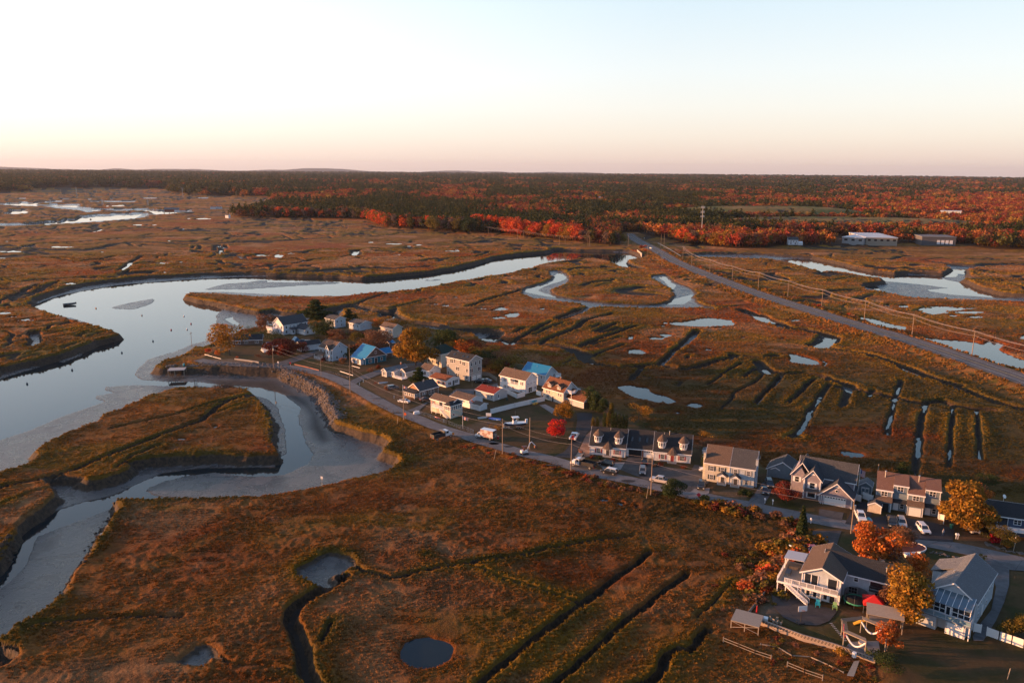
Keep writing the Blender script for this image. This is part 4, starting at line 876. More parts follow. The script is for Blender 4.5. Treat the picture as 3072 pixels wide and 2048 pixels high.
pattr('tint', 'FLOAT_COLOR', np.concatenate([tint, np.ones((nwood, 1))], 1).astype(np.float32).ravel(), 'color')
wood = link(bpy.data.objects.new('woodland', pm))
tag(wood, 'far-off autumn wood of dark pines and rust red maples reaching the horizon', 'woodland', kind='stuff')
wood.modifiers.new('trees', 'NODES').node_group = scatter_group('woodland_trees', pc)
print('woodland', nwood)
# front rank: trees one can tell apart
RANK = {'maple': ('rust orange maple in the front rank of the wood at the marsh edge', 'rust orange maples along the edge of the wood'), 'red': ('scarlet maple in the front rank of the wood at the marsh edge', 'scarlet maples along the edge of the wood'),
 'green': ('dark green pine in the front rank of the wood at the marsh edge', 'dark pines along the edge of the wood'), 'olive': ('olive green tree in the front rank of the wood at the marsh edge', 'olive trees along the edge of the wood'),
 'grey': ('bare grey brown tree in the front rank of the wood at the marsh edge', 'bare trees along the edge of the wood'), 'gold': ('golden orange tree in the front rank of the wood at the marsh edge', 'golden trees along the edge of the wood')}
EK = {}
for lf, kd, n, wd in (('maple', 'round', 420, 1.1), ('maple', 'wide', 420, .95), ('red', 'round', 420, 1.05), ('red', 'tall', 380, 1.3), ('green', 'pine', 420, 1.2), ('green', 'round', 420, 1.0), ('olive', 'round', 420, 1.1), ('grey', 'tall', 240, 1.2), ('gold', 'round', 420, 1.1)):
    EK.setdefault(lf, []).append(proto(kd, LM['crimson' if lf == 'red' else lf], n, .042, len(EK)*7+n, wd, core=.45))
def edge_tree(x, y, lf, h, where=''):
    me = random.choice(EK[lf]); o = bpy.data.objects.new({'green': 'pine_tree', 'maple': 'maple_tree', 'red': 'maple_tree'}.get(lf, 'deciduous_tree'), me); link(o)
    o.location = (x, y, 1.0); o.scale = (h, h, h); o.rotation_euler = (0, 0, random.uniform(0, 6.28)); tag(o, RANK[lf][0].split(' in the front')[0]+where, 'tree', RANK[lf][1]+where)
EDGE = [ # edge polyline, spacing, palette, height
 (pts("s: 0,290 160,318 340,322 700,325 1020,338"), 13, ['grey', 'grey', 'grey', 'maple', 'green', 'olive'], (15, 20)),
 (pts("s: 1020,338 1090,368 1140,393 1230,420 1380,426 1640,436"), 10, ['maple', 'maple', 'olive', 'grey', 'red', 'maple'], (15, 20)),
 (pts("s: 1640,436 1680,456 1850,460 2030,474"), 10, ['green', 'grey', 'olive', 'green', 'maple'], (17, 22)),
 (pts("b: 985,575 1060,590 1150,598 1290,622"), 8, ['red', 'maple', 'red', 'maple', 'gold'], (17, 22)),
 (pts("b: 1290,622 1480,636 1620,650 1700,664"), 8, ['maple', 'red', 'gold', 'maple', 'red'], (16, 21)),
 (pts("b: 1700,664 1800,680 1900,684 2010,684"), 9, ['olive', 'green', 'grey', 'darkish'], (12, 16)),
 (pts("c: -60,600 0,634 150,652 350,668 600,665"), 9, ['maple', 'olive', 'red', 'grey', 'maple', 'gold', 'green'], (14, 19)),
 (pts("c: 600,665 680,648"), 9, ['red', 'maple'], (13, 16)), (pts("c: 760,646 850,646 1000,650"), 10, ['green', 'olive', 'green'], (14, 18)),
 (pts("c: 1840,652 2000,668 2230,675 2500,685"), 11, ['grey', 'olive', 'maple', 'green', 'gold', 'grey'], (13, 18)),
 (pts('c: 870,650 1010,652 1120,654'), 7, ['olive', 'grey', 'green'], (12, 17)), (pts('c: 1200,652 1260,652 1420,650 1550,648'), 13, ['maple', 'grey', 'olive'], (8, 13)),
 (pts("r: 2012,250 2100,262 2200,266 2352,272 s: 0,286 60,292"), 9, ['red', 'red', 'maple', 'red', 'grey'], (16, 20))]
RANK['darkish'] = RANK['olive']; EK['darkish'] = EK['olive']
PLACES = ['left of the river bend wood', 'behind the marsh pools left of centre', 'beside the first wires of the pole line', 'behind the lit pole line', 'behind the river bend before the bridge', 'beside the highway bridge', 'between the highway and the farmhouse', 'left of the white farmhouse', 'right of the white farmhouse', 'at the far right beyond the marsh', 'before the grey fronted warehouse', 'before the tan warehouse', 'on the wooded islet at the left']
ne = 0
for (P, sp, pal, (h0, h1)), place in zip(EDGE, PLACES):
    for row in range(3):
        for (x0, y0), (x1, y1) in zip(P, P[1:]):
            L = math.hypot(x1-x0, y1-y0); n = max(1, int(L/sp))
            for i in range(n):
                if ne >= 296: break
                t = (i+random.random())/n; d = row*9+random.uniform(2, 8); x, y = x0+(x1-x0)*t, y0+(y1-y0)*t; q = math.hypot(x, y)
                edge_tree(x+x/q*d, y+y/q*d, pal[int(vnoise(np.array([x/14.]), np.array([y/14.+row]), 77)[0]*len(pal)*.999)] if random.random() < .7 else random.choice(pal), random.uniform(h0, h1)*(1+.06*row), (' in the front row ', ' in the second row ', ' in the third row ')[row]+place); ne += 1
print('edge trees', ne)
# hills on the horizon
hm = material('far_hills', (.06, .065, .06), .95, spec=.05)
for k, (D, az0, az1, hh, sd) in enumerate(((17000, -50, 50, 75, 5), (26000, -50, 50, 330, 9), (12500, -14, 26, 95, 14))):
    n = 240; A = np.linspace(az0, az1, n); H_ = np.zeros((6, n)); XX = np.zeros((6, n)); YY = np.zeros((6, n))
    prof = np.clip(fbm(A/4.5, A*0+sd, 500+sd, 5)*2-.62, 0, 1)*hh*.36*np.clip(1.05-(A+8)/48, .15, 1.1)*np.minimum(1, np.minimum(A-az0, az1-A)/4)
    for j, fr in enumerate((0, .5, .9, 1, .8, 0)):
        dd = D+(j-3)*600; XX[j] = dd*np.sin(np.radians(A)); YY[j] = dd*np.cos(np.radians(A)); H_[j] = prof*fr+20 if fr else 0
    me = grid_mesh('hills', XX, YY, H_); me.materials.append(hm); tag(link(bpy.data.objects.new('hills', me)), kind='structure')

hz = material('haze_air'); ht_ = hz.node_tree; ht_.nodes.remove(ht_.nodes['Principled BSDF'])
pv = ht_.nodes.new('ShaderNodeVolumePrincipled'); pv.inputs['Color'].default_value = (.70, .80, 1.0, 1); pv.inputs['Density'].default_value = 1.7e-5; pv.inputs['Anisotropy'].default_value = .2
ht_.links.new(pv.outputs[0], ht_.nodes['Material Output'].inputs['Volume'])
o = MB().box(-33000, -3000, -8, 33000, 33500, 420).build('haze', hz); tag(o, 'thin evening haze over the marsh and the far wood', 'haze', kind='stuff')
# ---------------------------------------------------------------- buildings
def siding(name, col, var=.06, rough=.75):
    m = material(name, col, rough, spec=.3); g = NT(m); tcn = g.n('ShaderNodeTexCoord'); sp = g.n('ShaderNodeSeparateXYZ'); g.l(tcn.outputs['Object'], sp.inputs[0])
    f = g.math('FRACT', g.math('MULTIPLY', sp.outputs['Z'], 6.5)); nz = g.noise(tcn.outputs['Object'], 1.3, 4, .7)
    c = g.mix(g.ramp(nz, .3, .7), tuple(k*(1-var*2) for k in col), tuple(min(1, k*(1+var)) for k in col)); g.l(c, g.b.inputs['Base Color'])
    b = g.n('ShaderNodeBump'); b.inputs['Distance'].default_value = .03; g.l(f, b.inputs['Height']); g.l(b.outputs[0], g.b.inputs['Normal'])
    return m
def shingle_mat(name, col, var=.22):
    m = material(name, col, .92, spec=.15); g = NT(m); tcn = g.n('ShaderNodeTexCoord')
    br = g.n('ShaderNodeTexBrick'); br.inputs['Scale'].default_value = 3.2; br.inputs['Mortar Size'].default_value = .03
    br.inputs['Color1'].default_value = (*[c*(1+var) for c in col], 1); br.inputs['Color2'].default_value = (*[c*(1-var) for c in col], 1); br.inputs['Mortar'].default_value = (*[c*.5 for c in col], 1)
    mpn = g.n('ShaderNodeMapping'); mpn.inputs['Rotation'].default_value = (0, 0, 0); g.l(tcn.outputs['Object'], mpn.inputs[0]); g.l(mpn.outputs[0], br.inputs['Vector'])
    nz = g.noise(tcn.outputs['Object'], .7, 5, .7); c = g.mix(g.ramp(nz, .3, .7, 0, .5), br.outputs['Color'], tuple(k*.7 for k in col)); g.l(c, g.b.inputs['Base Color'])
    b = g.n('ShaderNodeBump'); b.inputs['Distance'].default_value = .02; g.l(br.outputs['Fac'], b.inputs['Height']); g.l(b.outputs[0], g.b.inputs['Normal'])
    return m
SW = siding('white_siding', (.71, .73, .76)); SC = siding('cream_siding', (.62, .58, .48)); SG = siding('grey_siding', (.36, .36, .35)); SLG = siding('pale_grey_siding', (.50, .51, .52))
SP = siding('mauve_siding', (.27, .25, .30)); STE = siding('teal_siding', (.022, .17, .25)); SBG = siding('blue_grey_siding', (.20, .26, .31)); SBR = siding('brown_shingle_siding', (.16, .12, .10)); STAN = siding('tan_siding', (.58, .52, .44)); SNV = siding('navy_siding', (.055, .085, .15)); SPB = siding('pale_blue_siding', (.46, .53, .60))
RB = shingle_mat('brown_roof_shingles', (.16, .115, .09)); RG = shingle_mat('grey_roof_shingles', (.085, .09, .10)); RD = shingle_mat('dark_roof_shingles', (.045, .048, .055)); RR = shingle_mat('red_roof_shingles', (.24, .045, .035)); RT = shingle_mat('rust_roof_shingles', (.27, .10, .05)); RLG = shingle_mat('pale_grey_roof_shingles', (.20, .21, .225)); RGN = shingle_mat('dark_green_roof_shingles', (.028, .052, .045))
RBL = material('blue_metal_roof', (.008, .17, .36), .5, metal=.05, spec=.5, var=.08, vscale=.6)
TRIM = material('white_trim', (.76, .77, .79), .6, spec=.3); GLASS = material('window_glass', (.02, .025, .032), .06, spec=.8); SHB = material('black_shutter', (.03, .035, .04), .6); SHR = material('red_shutter', (.28, .04, .045), .6); SHG = material('grey_shutter', (.22, .24, .25), .6)
VINYL = material('white_vinyl', (.80, .80, .79), .45, spec=.4); CONC = material('concrete', (.34, .32, .30), .9, var=.15, vscale=2, bump=.01); WOOD = material('weathered_wood', (.30, .25, .20), .9, var=.25, vscale=3); DWOOD = material('deck_boards', (.20, .17, .15), .9, var=.2, vscale=3)
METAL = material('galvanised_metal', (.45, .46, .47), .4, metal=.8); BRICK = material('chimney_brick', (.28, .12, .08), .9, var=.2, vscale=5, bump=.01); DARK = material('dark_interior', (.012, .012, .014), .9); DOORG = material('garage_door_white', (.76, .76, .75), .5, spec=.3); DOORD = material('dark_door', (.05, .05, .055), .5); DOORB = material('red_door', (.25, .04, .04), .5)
_win = {}
def win_mesh(w, h, style):
    k = (round(w, 2), round(h, 2), style)
    if k not in _win:
        f = MB(); t = .11
        for a in ((-w/2-t, -t, -w/2, h+t), (w/2, -t, w/2+t, h+t), (-w/2, -t, w/2, 0), (-w/2, h, w/2, h+t)): f.box(a[0], -.07, a[1], a[2], .0, a[3])
        if style == 'pair': f.box(-.05, -.065, 0, .05, 0, h)
        if style in ('sash', 'pair'): f.box(-w/2, -.055, h*.5-.03, w/2, 0, h*.5+.03)
        if style == 'grid':
            for i in (1, 2): f.box(-w/2+w*i/3-.025, -.055, 0, -w/2+w*i/3+.025, 0, h)
            f.box(-w/2, -.055, h*.5-.025, w/2, 0, h*.5+.025)
        me = bpy.data.meshes.new('window'); me.from_pydata(f.V, [], f.F); me.materials.append(TRIM); me.update()
        p = MB().box(-w/2, -.03, 0, w/2, .0, h); mp_ = bpy.data.meshes.new('pane'); mp_.from_pydata(p.V, [], p.F); mp_.materials.append(GLASS); mp_.update()
        _win[k] = (me, mp_)
    return _win[k]
_shut = {}
def window(root, x, y, z, rz, w=.9, h=1.3, style='sash', shutter=None):
    a, b = win_mesh(w, h, style)
    o = link(bpy.data.objects.new('window', a)); o.parent = root; o.location = (x, y, z); o.rotation_euler = (0, 0, rz)
    p = link(bpy.data.objects.new('pane', b)); p.parent = o
    if shutter:
        for s_ in (-1, 1):
            k = (round(h, 2), shutter.name)
            if k not in _shut:
                m_ = MB().box(-.19, -.05, 0, .19, 0, h); me = bpy.data.meshes.new('shutter'); me.from_pydata(m_.V, [], m_.F); me.materials.append(shutter); me.update(); _shut[k] = me
            q = link(bpy.data.objects.new('shutter', _shut[k])); q.parent = o; q.location = (s_*(w/2+.33), 0, 0)
    return o
class House:
    """local frame: origin = near corner, +X runs along the right hand wall, +Y along the left hand wall"""
    def __init__(s, name, label, N, ang, z=UP, cat='house', group=None):
        s.root = empty(name, N[0], N[1], z, R(ang), label, cat, group); s.ang = ang; s.boxes = []
    def part(s, mb, name, mat): return mb.build(name, mat, s.root)
    def walls(s, x0, y0, x1, y1, h, mat, ridge=None, rh=0, z0=-.3, name='wall', m2=None, hs=None, rpos=.5):
        mb = MB()
        if ridge == 'x':     # ridge runs along X, gables at x0 and x1
            ym = y0+(y1-y0)*rpos; mb.prism([(x0, y0, z0), (x0, y0, h), (x0, ym, h+rh), (x0, y1, h), (x0, y1, z0)], (x1-x0, 0, 0))
        elif ridge == 'y':
            xm = x0+(x1-x0)*rpos; mb.prism([(x0, y0, z0), (x0, y0, h), (xm, y0, h+rh), (x1, y0, h), (x1, y0, z0)], (0, y1-y0, 0))
        else: mb.box(x0, y0, z0, x1, y1, h)
        s.part(mb, name, mat)
        t = MB()      # corner boards
        for cx, cy in ((x0, y0), (x1, y0), (x0, y1)): t.box(cx-.04, cy-.04, z0, cx+.12 if cx == x0 else cx+.04, cy+.12 if cy == y0 else cy+.04, h-.02)
        s.part(t, 'corner_trim', TRIM)
    def roof(s, x0, y0, x1, y1, h, rh, ridge, mat, ov=.35, th=.16, rpos=.5, fascia=True, name='roof', halves=(0, 1)):
        mb = MB(); fb = MB(); up = .03
        if ridge == 'x':
            ym = y0+(y1-y0)*rpos
            for sd in halves:
                ye = (y0, y1)[sd]; sl = rh/abs(ye-ym); oy = ye+(-ov if sd == 0 else ov); ze = h-sl*ov+up
                mb.prism([(x0-ov, ym, h+rh+up), (x0-ov, oy, ze), (x0-ov, oy, ze+th), (x0-ov, ym, h+rh+th+up)], (x1-x0+2*ov, 0, 0))
                fb.box(x0-ov-.02, min(oy, oy+(-.04 if sd == 0 else .04)), ze-.12, x1+ov+.02, max(oy, oy+(-.04 if sd == 0 else .04)), ze+th-.02)
                for xx in (x0-ov-.05, x1+ov): fb.prism([(xx, ym, h+rh-.13+up), (xx, oy, ze-.14), (xx, oy, ze+th-.01), (xx, ym, h+rh+th-.01+up)], (.05, 0, 0))
        else:
            xm = x0+(x1-x0)*rpos
            for sd in halves:
                xe = (x0, x1)[sd]; sl = rh/abs(xe-xm); ox = xe+(-ov if sd == 0 else ov); ze = h-sl*ov+up
                mb.prism([(xm, y0-ov, h+rh+up), (ox, y0-ov, ze), (ox, y0-ov, ze+th), (xm, y0-ov, h+rh+th+up)], (0, y1-y0+2*ov, 0))
                fb.box(min(ox, ox+(-.04 if sd == 0 else .04)), y0-ov-.02, ze-.12, max(ox, ox+(-.04 if sd == 0 else .04)), y1+ov+.02, ze+th-.02)
                for yy in (y0-ov-.05, y1+ov): fb.prism([(xm, yy, h+rh-.13+up), (ox, yy, ze-.14), (ox, yy, ze+th-.01), (xm, yy, h+rh+th-.01+up)], (0, .05, 0))
        o = s.part(mb, name, mat)
        if fascia: fb.build('fascia', TRIM, o)
        return o
    def hip(s, x0, y0, x1, y1, h, rh, mat, ov=.4, inset=None, name='roof'):
        x0 -= ov; y0 -= ov; x1 += ov; y1 += ov; i = inset if inset is not None else min(x1-x0, y1-y0)/2
        if x1-x0 >= y1-y0: a, b = (x0+i, (y0+y1)/2, h+rh), (x1-i, (y0+y1)/2, h+rh)
        else: a, b = ((x0+x1)/2, y0+i, h+rh), ((x0+x1)/2, y1-i, h+rh)
        mb = MB(); mb.V = [(x0, y0, h), (x1, y0, h), (x1, y1, h), (x0, y1, h), a, b]
        mb.F = [(0, 1, 5, 4), (1, 2, 5), (2, 3, 4, 5), (3, 0, 4), (3, 2, 1, 0)] if x1-x0 >= y1-y0 else [(0, 1, 4), (1, 2, 5, 4), (2, 3, 5), (3, 0, 4, 5), (3, 2, 1, 0)]
        mb.M = [0]*5; o = s.part(mb, name, mat)
        f = MB()
        for q in ((x0, y0-.04, x1, y0), (x0, y1, x1, y1+.04), (x0-.04, y0, x0, y1), (x1, y0, x1+.04, y1)): f.box(q[0], q[1], h-.2, q[2], q[3], h+.03)
        f.build('fascia', TRIM, o); return o
    def shed(s, x0, y0, x1, y1, zlo, zhi, side, mat, ov=.25, th=.14, name='porch_roof'):
        mb = MB(); x0 -= ov; y0 -= ov; x1 += ov; y1 += ov
        zz = {'L': [zlo, zhi, zhi, zlo], 'R': [zlo, zlo, zhi, zhi]}[side]   # low along x0 ('L') or along y0 ('R'), high away from it
        c = [(x0, y0), (x1, y0), (x1, y1), (x0, y1)]
        mb.V = [(p[0], p[1], z_) for p, z_ in zip(c, zz)]+[(p[0], p[1], z_+th) for p, z_ in zip(c, zz)]
        mb.F = [(0,3,2,1),(4,5,6,7),(0,1,5,4),(1,2,6,5),(2,3,7,6),(3,0,4,7)]; mb.M = [0]*6
        return s.part(mb, name, mat)
    def winL(s, ys, z, w=.9, h=1.3, style='sash', shutter=None, x=0):
        for y in (ys if hasattr(ys, '__iter__') else [ys]): window(s.root, x-.005, y, z, -math.pi/2, w, h, style, shutter)
    def winR(s, xs, z, w=.9, h=1.3, style='sash', shutter=None, y=0):
        for x in (xs if hasattr(xs, '__iter__') else [xs]): window(s.root, x, y-.005, z, 0, w, h, style, shutter)
    def door(s, side, t, z, w=.95, h=2.05, mat=DOORD, off=0, name='door'):
        mb = MB(); tr = MB()
        if side == 'L':
            mb.box(off-.06, t-w/2, z, off, t+w/2, z+h); [tr.box(off-.09, a, z, off, a+.1, z+h+.1) for a in (t-w/2-.1, t+w/2)]; tr.box(off-.09, t-w/2, z+h, off, t+w/2, z+h+.1)
        else:
            mb.box(t-w/2, off-.06, z, t+w/2, off, z+h); [tr.box(a, off-.09, z, a+.1, off, z+h+.1) for a in (t-w/2-.1, t+w/2)]; tr.box(t-w/2, off-.09, z+h, t+w/2, off, z+h+.1)
        d = s.part(mb, name, mat); tr.build('door_frame', TRIM, d); return d
    def garage(s, side, t, w=2.7, h=2.2, off=0, windows=True, z=0):
        mb = MB(); p = MB(); n = 4; pn = max(4, int(w/.6))
        for i in range(n):
            z0 = z+h*i/n+.02; z1 = z+h*(i+1)/n-.01
            if side == 'R': mb.box(t-w/2, off-.07, z0, t+w/2, off, z1)
            else: mb.box(off-.07, t-w/2, z0, off, t+w/2, z1)
        if windows:
            for k in range(pn):
                c = t-w/2+w*(k+.5)/pn; z0, z1 = z+h*.8, z+h*.93
                if side == 'R': p.box(c-w/pn*.33, off-.09, z0, c+w/pn*.33, off-.06, z1)
                else: p.box(off-.09, c-w/pn*.33, z0, off-.06, c+w/pn*.33, z1)
        o = s.part(mb, 'garage_door', DOORG)
        if windows: p.build('pane', GLASS, o)
    def box(s, name, mat, *b): return s.part(MB().box(*b), name, mat)
    def rail(s, P, z, h=1.0, mat=None, post=1.8, name='railing', bal=.22):
        mb = MB()
        for (xa, ya), (xb, yb) in zip(P, P[1:]):
            L = math.hypot(xb-xa, yb-ya); n = max(1, round(L/post))
            for i in range(n+1):
                x, y = xa+(xb-xa)*i/n, ya+(yb-ya)*i/n; mb.cbox(x, y, z, .11, .11, h+.08)
            mb.tube([(xa, ya, z+h), (xb, yb, z+h)], .05, 4); mb.tube([(xa, ya, z+.12), (xb, yb, z+.12)], .04, 4)
            k = int(L/bal)
            for i in range(1, k): x, y = xa+(xb-xa)*i/k, ya+(yb-ya)*i/k; mb.cbox(x, y, z+.12, .045, .045, h-.12)
        return s.part(mb, name, mat or TRIM)
    def stairs(s, x0, y0, z0, x1, y1, z1, w=1.1, mat=None, rails=True):
        mb = MB(); n = max(3, int(abs(z1-z0)/.2)); d = Vector((x1-x0, y1-y0, 0)); L = d.length; d /= L; nrm = Vector((-d.y, d.x, 0))
        for i in range(n):
            t0, t1 = i/n, (i+1)/n; z_ = z0+(z1-z0)*(i+1)/n; a = Vector((x0, y0, 0))+d*L*t0; b = Vector((x0, y0, 0))+d*L*t1
            mb.prism([(a-nrm*w/2)+Vector((0, 0, z_-.07)), (a+nrm*w/2)+Vector((0, 0, z_-.07)), (b+nrm*w/2)+Vector((0, 0, z_-.07)), (b-nrm*w/2)+Vector((0, 0, z_-.07))], (0, 0, .07))
        for sd in (-1, 1):
            a = Vector((x0, y0, z0))+nrm*w/2*sd; b = Vector((x1, y1, z1))+nrm*w/2*sd; mb.prism([a-Vector((0, 0, .2)), b-Vector((0, 0, .2)), b+Vector((0, 0, .05)), a+Vector((0, 0, .05))], nrm*.05)
        st = s.part(mb, 'stairs', mat or TRIM)
        if rails:
            rb = MB()
            for sd in (-1, 1):
                a = Vector((x0, y0, z0))+nrm*w/2*sd; b = Vector((x1, y1, z1))+nrm*w/2*sd; up = Vector((0, 0, .95)); rb.tube([a+up, b+up], .05, 4)
                for i in range(int(L/.25)+1): q = a+(b-a)*i/max(1, int(L/.25)); rb.tube([q, q+up], .03, 4)
            rb.build('stair_rail', mat or TRIM, st)
    def chimney(s, x, y, z0, z1, w=.8, d=.6, mat=None):
        o = s.part(MB().cbox(x, y, z0, w, d, z1-z0), 'chimney', mat or BRICK); MB().cbox(x, y, z1, w+.12, d+.12, .12).build('chimney_cap', CONC, o)
    def vent(s, x, y, z, h=.5, r=.06):
        s.part(MB().tube([(x, y, z-.3), (x, y, z+h)], r, 6).tube([(x, y, z+h), (x, y, z+h+.1)], r*1.7, 6), 'vent_pipe', METAL)
    def posts(s, P, z0, z1, w=.14, mat=None, name='porch_post'):
        for x, y in P: s.part(MB().cbox(x, y, z0, w, w, z1-z0), name, mat or TRIM)
def loc(H, v, x, y, z=UP):
    p = at(v, x, y, z); d = Vector((p[0]-H.root.location.x, p[1]-H.root.location.y)); a = -R(H.ang)
    return (d.x*math.cos(a)-d.y*math.sin(a), d.x*math.sin(a)+d.y*math.cos(a))
# --- white colonial at the west end
H = House('colonial_house', 'big two storey white house with grey roof and lit gable at the river mouth', at('e', 985, 432), 49)
H.walls(0, 0, 14.6, 9.2, 5.1, SW, 'x', 3.5); H.roof(0, 0, 14.6, 9.2, 5.1, 3.5, 'x', RG)
H.winL([1.5, 4.6, 7.7], 3.1); H.winL([1.5, 4.6, 7.7], .7); H.winR([1.8], 3.1); H.winR([1.8], .7); H.winR([4.2, 6.4, 8.6, 10.8], 3.7, .55, .6); H.winR([13.4], 3.3)
H.walls(-3.0, 5.5, -.02, 10.5, 2.6, SW, name='side_room'); H.box('deck', TRIM, -3.2, 5.3, 2.62, -.05, 10.7, 2.75); H.rail([(-.1, 5.3), (-3.2, 5.3), (-3.2, 10.7)], 2.75)
H.walls(7.2, -8.6, 13.8, -.05, 2.7, SW, 'y', 2.1, name='garage_wall'); H.roof(7.2, -8.6, 13.8, 1.2, 2.7, 2.1, 'y', RG)
H.garage('L', -7.2, 2.4, 2.1, 7.2); H.garage('L', -4.4, 2.4, 2.1, 7.2); H.winR([8.8, 12.2], .7, .8, 1.3, y=-8.6)
H.shed(3.6, -2.4, 7.0, -.2, 2.5, 3.3, 'R', RG); H.walls(3.6, -2.3, 5.2, -.05, 2.4, SW, name='porch_wall'); H.winR([4.4], .9, .9, 1.2, y=-2.3); H.posts([(5.6, -2.3), (6.8, -2.3)], 0, 2.5); H.door('R', 6.2, .2, off=-.05)
# --- white gabled house with the crossed front gable
H = House('gabled_house', 'white two storey house with brown roof, small lit front gable and covered front porch', at('e', 1562, 745), 50)
H.walls(0, 0, 8.0, 9.6, 5.3, SPB, 'y', 2.8); H.roof(0, 0, 8.0, 9.6, 5.3, 2.8, 'y', RB)
H.walls(-.9, 1.0, .3, 3.6, 5.1, SW, 'x', 1.9, name='bay_wall'); H.roof(-.9, 1.0, 2.2, 3.6, 5.1, 1.9, 'x', RB, ov=.3)
H.winL([5.4, 8.2], 3.1, .9, 1.25, shutter=SHB); H.winL([2.3], 3.1, .9, 1.3, x=-.9); H.winL([2.3], .7, .9, 1.3, x=-.9); H.winL([.5], 3.1, .7, 1.2); H.winL([.5], .8, .7, 1.2); H.winR([5.0], 3.0, .8, 1.0); H.winR([2.4, 6.0], .8, .8, 1.2); H.winR([4.0], 5.9, .6, .7)
H.shed(-2.5, 4.1, 0, 10.2, 2.5, 3.2, 'L', RB); H.posts([(-2.4, 4.3), (-2.4, 7.2), (-2.4, 10.0)], .2, 2.55); H.box('porch_floor', DWOOD, -2.6, 4.0, -.3, -.05, 10.3, .35); H.rail([(-2.5, 4.2), (-2.5, 10.2), (-.1, 10.2)], .35, .9); H.door('L', 6.6, .4)
# --- teal house with blue metal roofs
H = House('teal_house', 'teal and brown house under a bright blue metal roof beside the road', at('e', 1945, 787), 44)
H.walls(0, 0, 11.0, 9.4, 3.0, STE, 'y', 4.2); H.roof(0, 0, 11.0, 9.4, 3.0, 4.2, 'y', RBL, ov=.45)
H.part(MB().prism([(-.1, -.06, 3.05), (5.5, -.06, 7.0), (11.1, -.06, 3.05)], (0, .05, 0)), 'gable_siding', SBR); H.part(MB().box(-.1, -.1, 2.85, 11.1, -.02, 3.08), 'belt_trim', TRIM)
H.winR([5.6], 4.2, .8, 1.2); H.winR([2.6], .7, 1.5, 1.3, 'pair'); H.winR([8.6], .8, .9, 1.2); H.door('R', 5.6, 0, 1.4, 2.3, DOORD)
H.walls(-1.6, 1.2, -.02, 8.6, 2.3, SW, name='porch_wall'); H.shed(-1.7, 1.1, 0, 8.7, 2.35, 3.0, 'L', RBL); H.winL([3.2, 6.2], .3, 1.6, 1.8, 'pair', x=-1.6)
H.walls(10.4, 4.5, 17.5, 9.6, 2.4, SBR, 'x', 1.7, name='rear_wing_wall'); H.roof(11.4, 4.5, 17.5, 9.6, 2.4, 1.7, 'x', RBL); H.winR([14], .9, .8, 1, y=4.5)
# --- grey three storey house
H = House('shingled_house', 'tall grey three storey shingled house with white trimmed windows and two garage doors', at('f', 1205, 787), 49)
H.walls(0, 0, 7.4, 12.7, 8.3, SG, 'y', 1.9); H.roof(0, 0, 7.4, 12.7, 8.3, 1.9, 'y', RD)
for y, z, st, w in ((3.0, 6.2, 'pair', 1.6), (4.9, 6.5, 'sash', .8), (8.3, 6.5, 'sash', .8), (9.9, 6.2, 'pair', 1.7), (12.0, 3.7, 'sash', .9), (6.6, 3.5, 'pair', 1.9), (1.2, 3.6, 'sash', 1.0), (12.0, .9, 'sash', .9), (6.6, .8, 'pair', 2.0), (1.2, .9, 'sash', .9)): H.winL([y], z, w, 1.4, st)
H.winR([1.4, 3.8, 6.2], 6.2, .9, 1.4); H.winR([1.4], 3.5, 1.6, 1.5, 'pair'); H.winR([5.9], 3.6, 1.7, 1.4, 'pair'); H.garage('R', 2.9, 2.3, 2.3); H.garage('R', 5.7, 2.3, 2.3); H.door('R', .7, .1)
for y in (2.2, 4.5, 9.5): H.part(MB().prism([(1.2, y, 9.1), (2.2, y, 9.65), (2.2, y+.8, 9.65), (1.2, y+.8, 9.1)], (0, 0, .12)), 'skylight', GLASS)
# --- cream hip roofed house
H = House('hip_roofed_house', 'pale yellow two storey house with dark green hip roof behind the grey shingled house', at('f', 880, 625), 49)
H.walls(0, 0, 9.8, 9.0, 6.0, SC, name='wall'); H.hip(0, 0, 9.8, 9.0, 6.0, 2.9, RGN, ov=.5, inset=3.6)
H.winL([3.4, 6.0], 3.9, .9, 1.4, shutter=SHG); H.winL([1.6, 3.0, 5.4, 8.0], 1.2, .9, 1.4, shutter=SHG); H.winR([5.4], 3.9, .9, 1.4); H.winR([3.0], 1.2, .9, 1.3); H.vent(4.5, 5, 8.7, .6)
# --- white house with the recessed balcony
H = House('balcony_house', 'white two storey house with brown roof and recessed balcony behind a white fence', at('f', 1865, 937), 49)
y0, y1 = 3.6, 7.6
mb = MB(); mb.prism([(0, 0, -.3), (0, 0, 5.3), (3.4, 0, 7.7), (6.8, 0, 5.3), (6.8, 0, -.3)], (0, y0, 0)); mb.prism([(0, y1, -.3), (0, y1, 5.3), (3.4, y1, 7.7), (6.8, y1, 5.3), (6.8, y1, -.3)], (0, 13.0-y1, 0))
mb.box(0, y0, -.3, 6.8, y1, 2.75); mb.prism([(1.6, y0, 2.75), (1.6, y0, 6.4), (3.4, y0, 7.7), (6.8, y0, 5.3), (6.8, y0, 2.75)], (0, y1-y0, 0)); mb.box(0, y0, 4.8, 1.6, y1, 5.3); H.part(mb, 'wall', SW)
H.roof(0, 0, 6.8, 13.0, 5.3, 2.4, 'y', RB); H.rail([(.06, y0), (.06, y1)], 2.75, 1.0, bal=.2); H.box('balcony_door', GLASS, 1.5, 4.6, 2.8, 1.58, 6.6, 4.6)
for y in (1.4, 2.2, 10.0, 10.8): H.winL([y], 3.2, .5, 1.2)
for y in (10.0, 10.8): H.winL([y], .6, .5, 1.2)
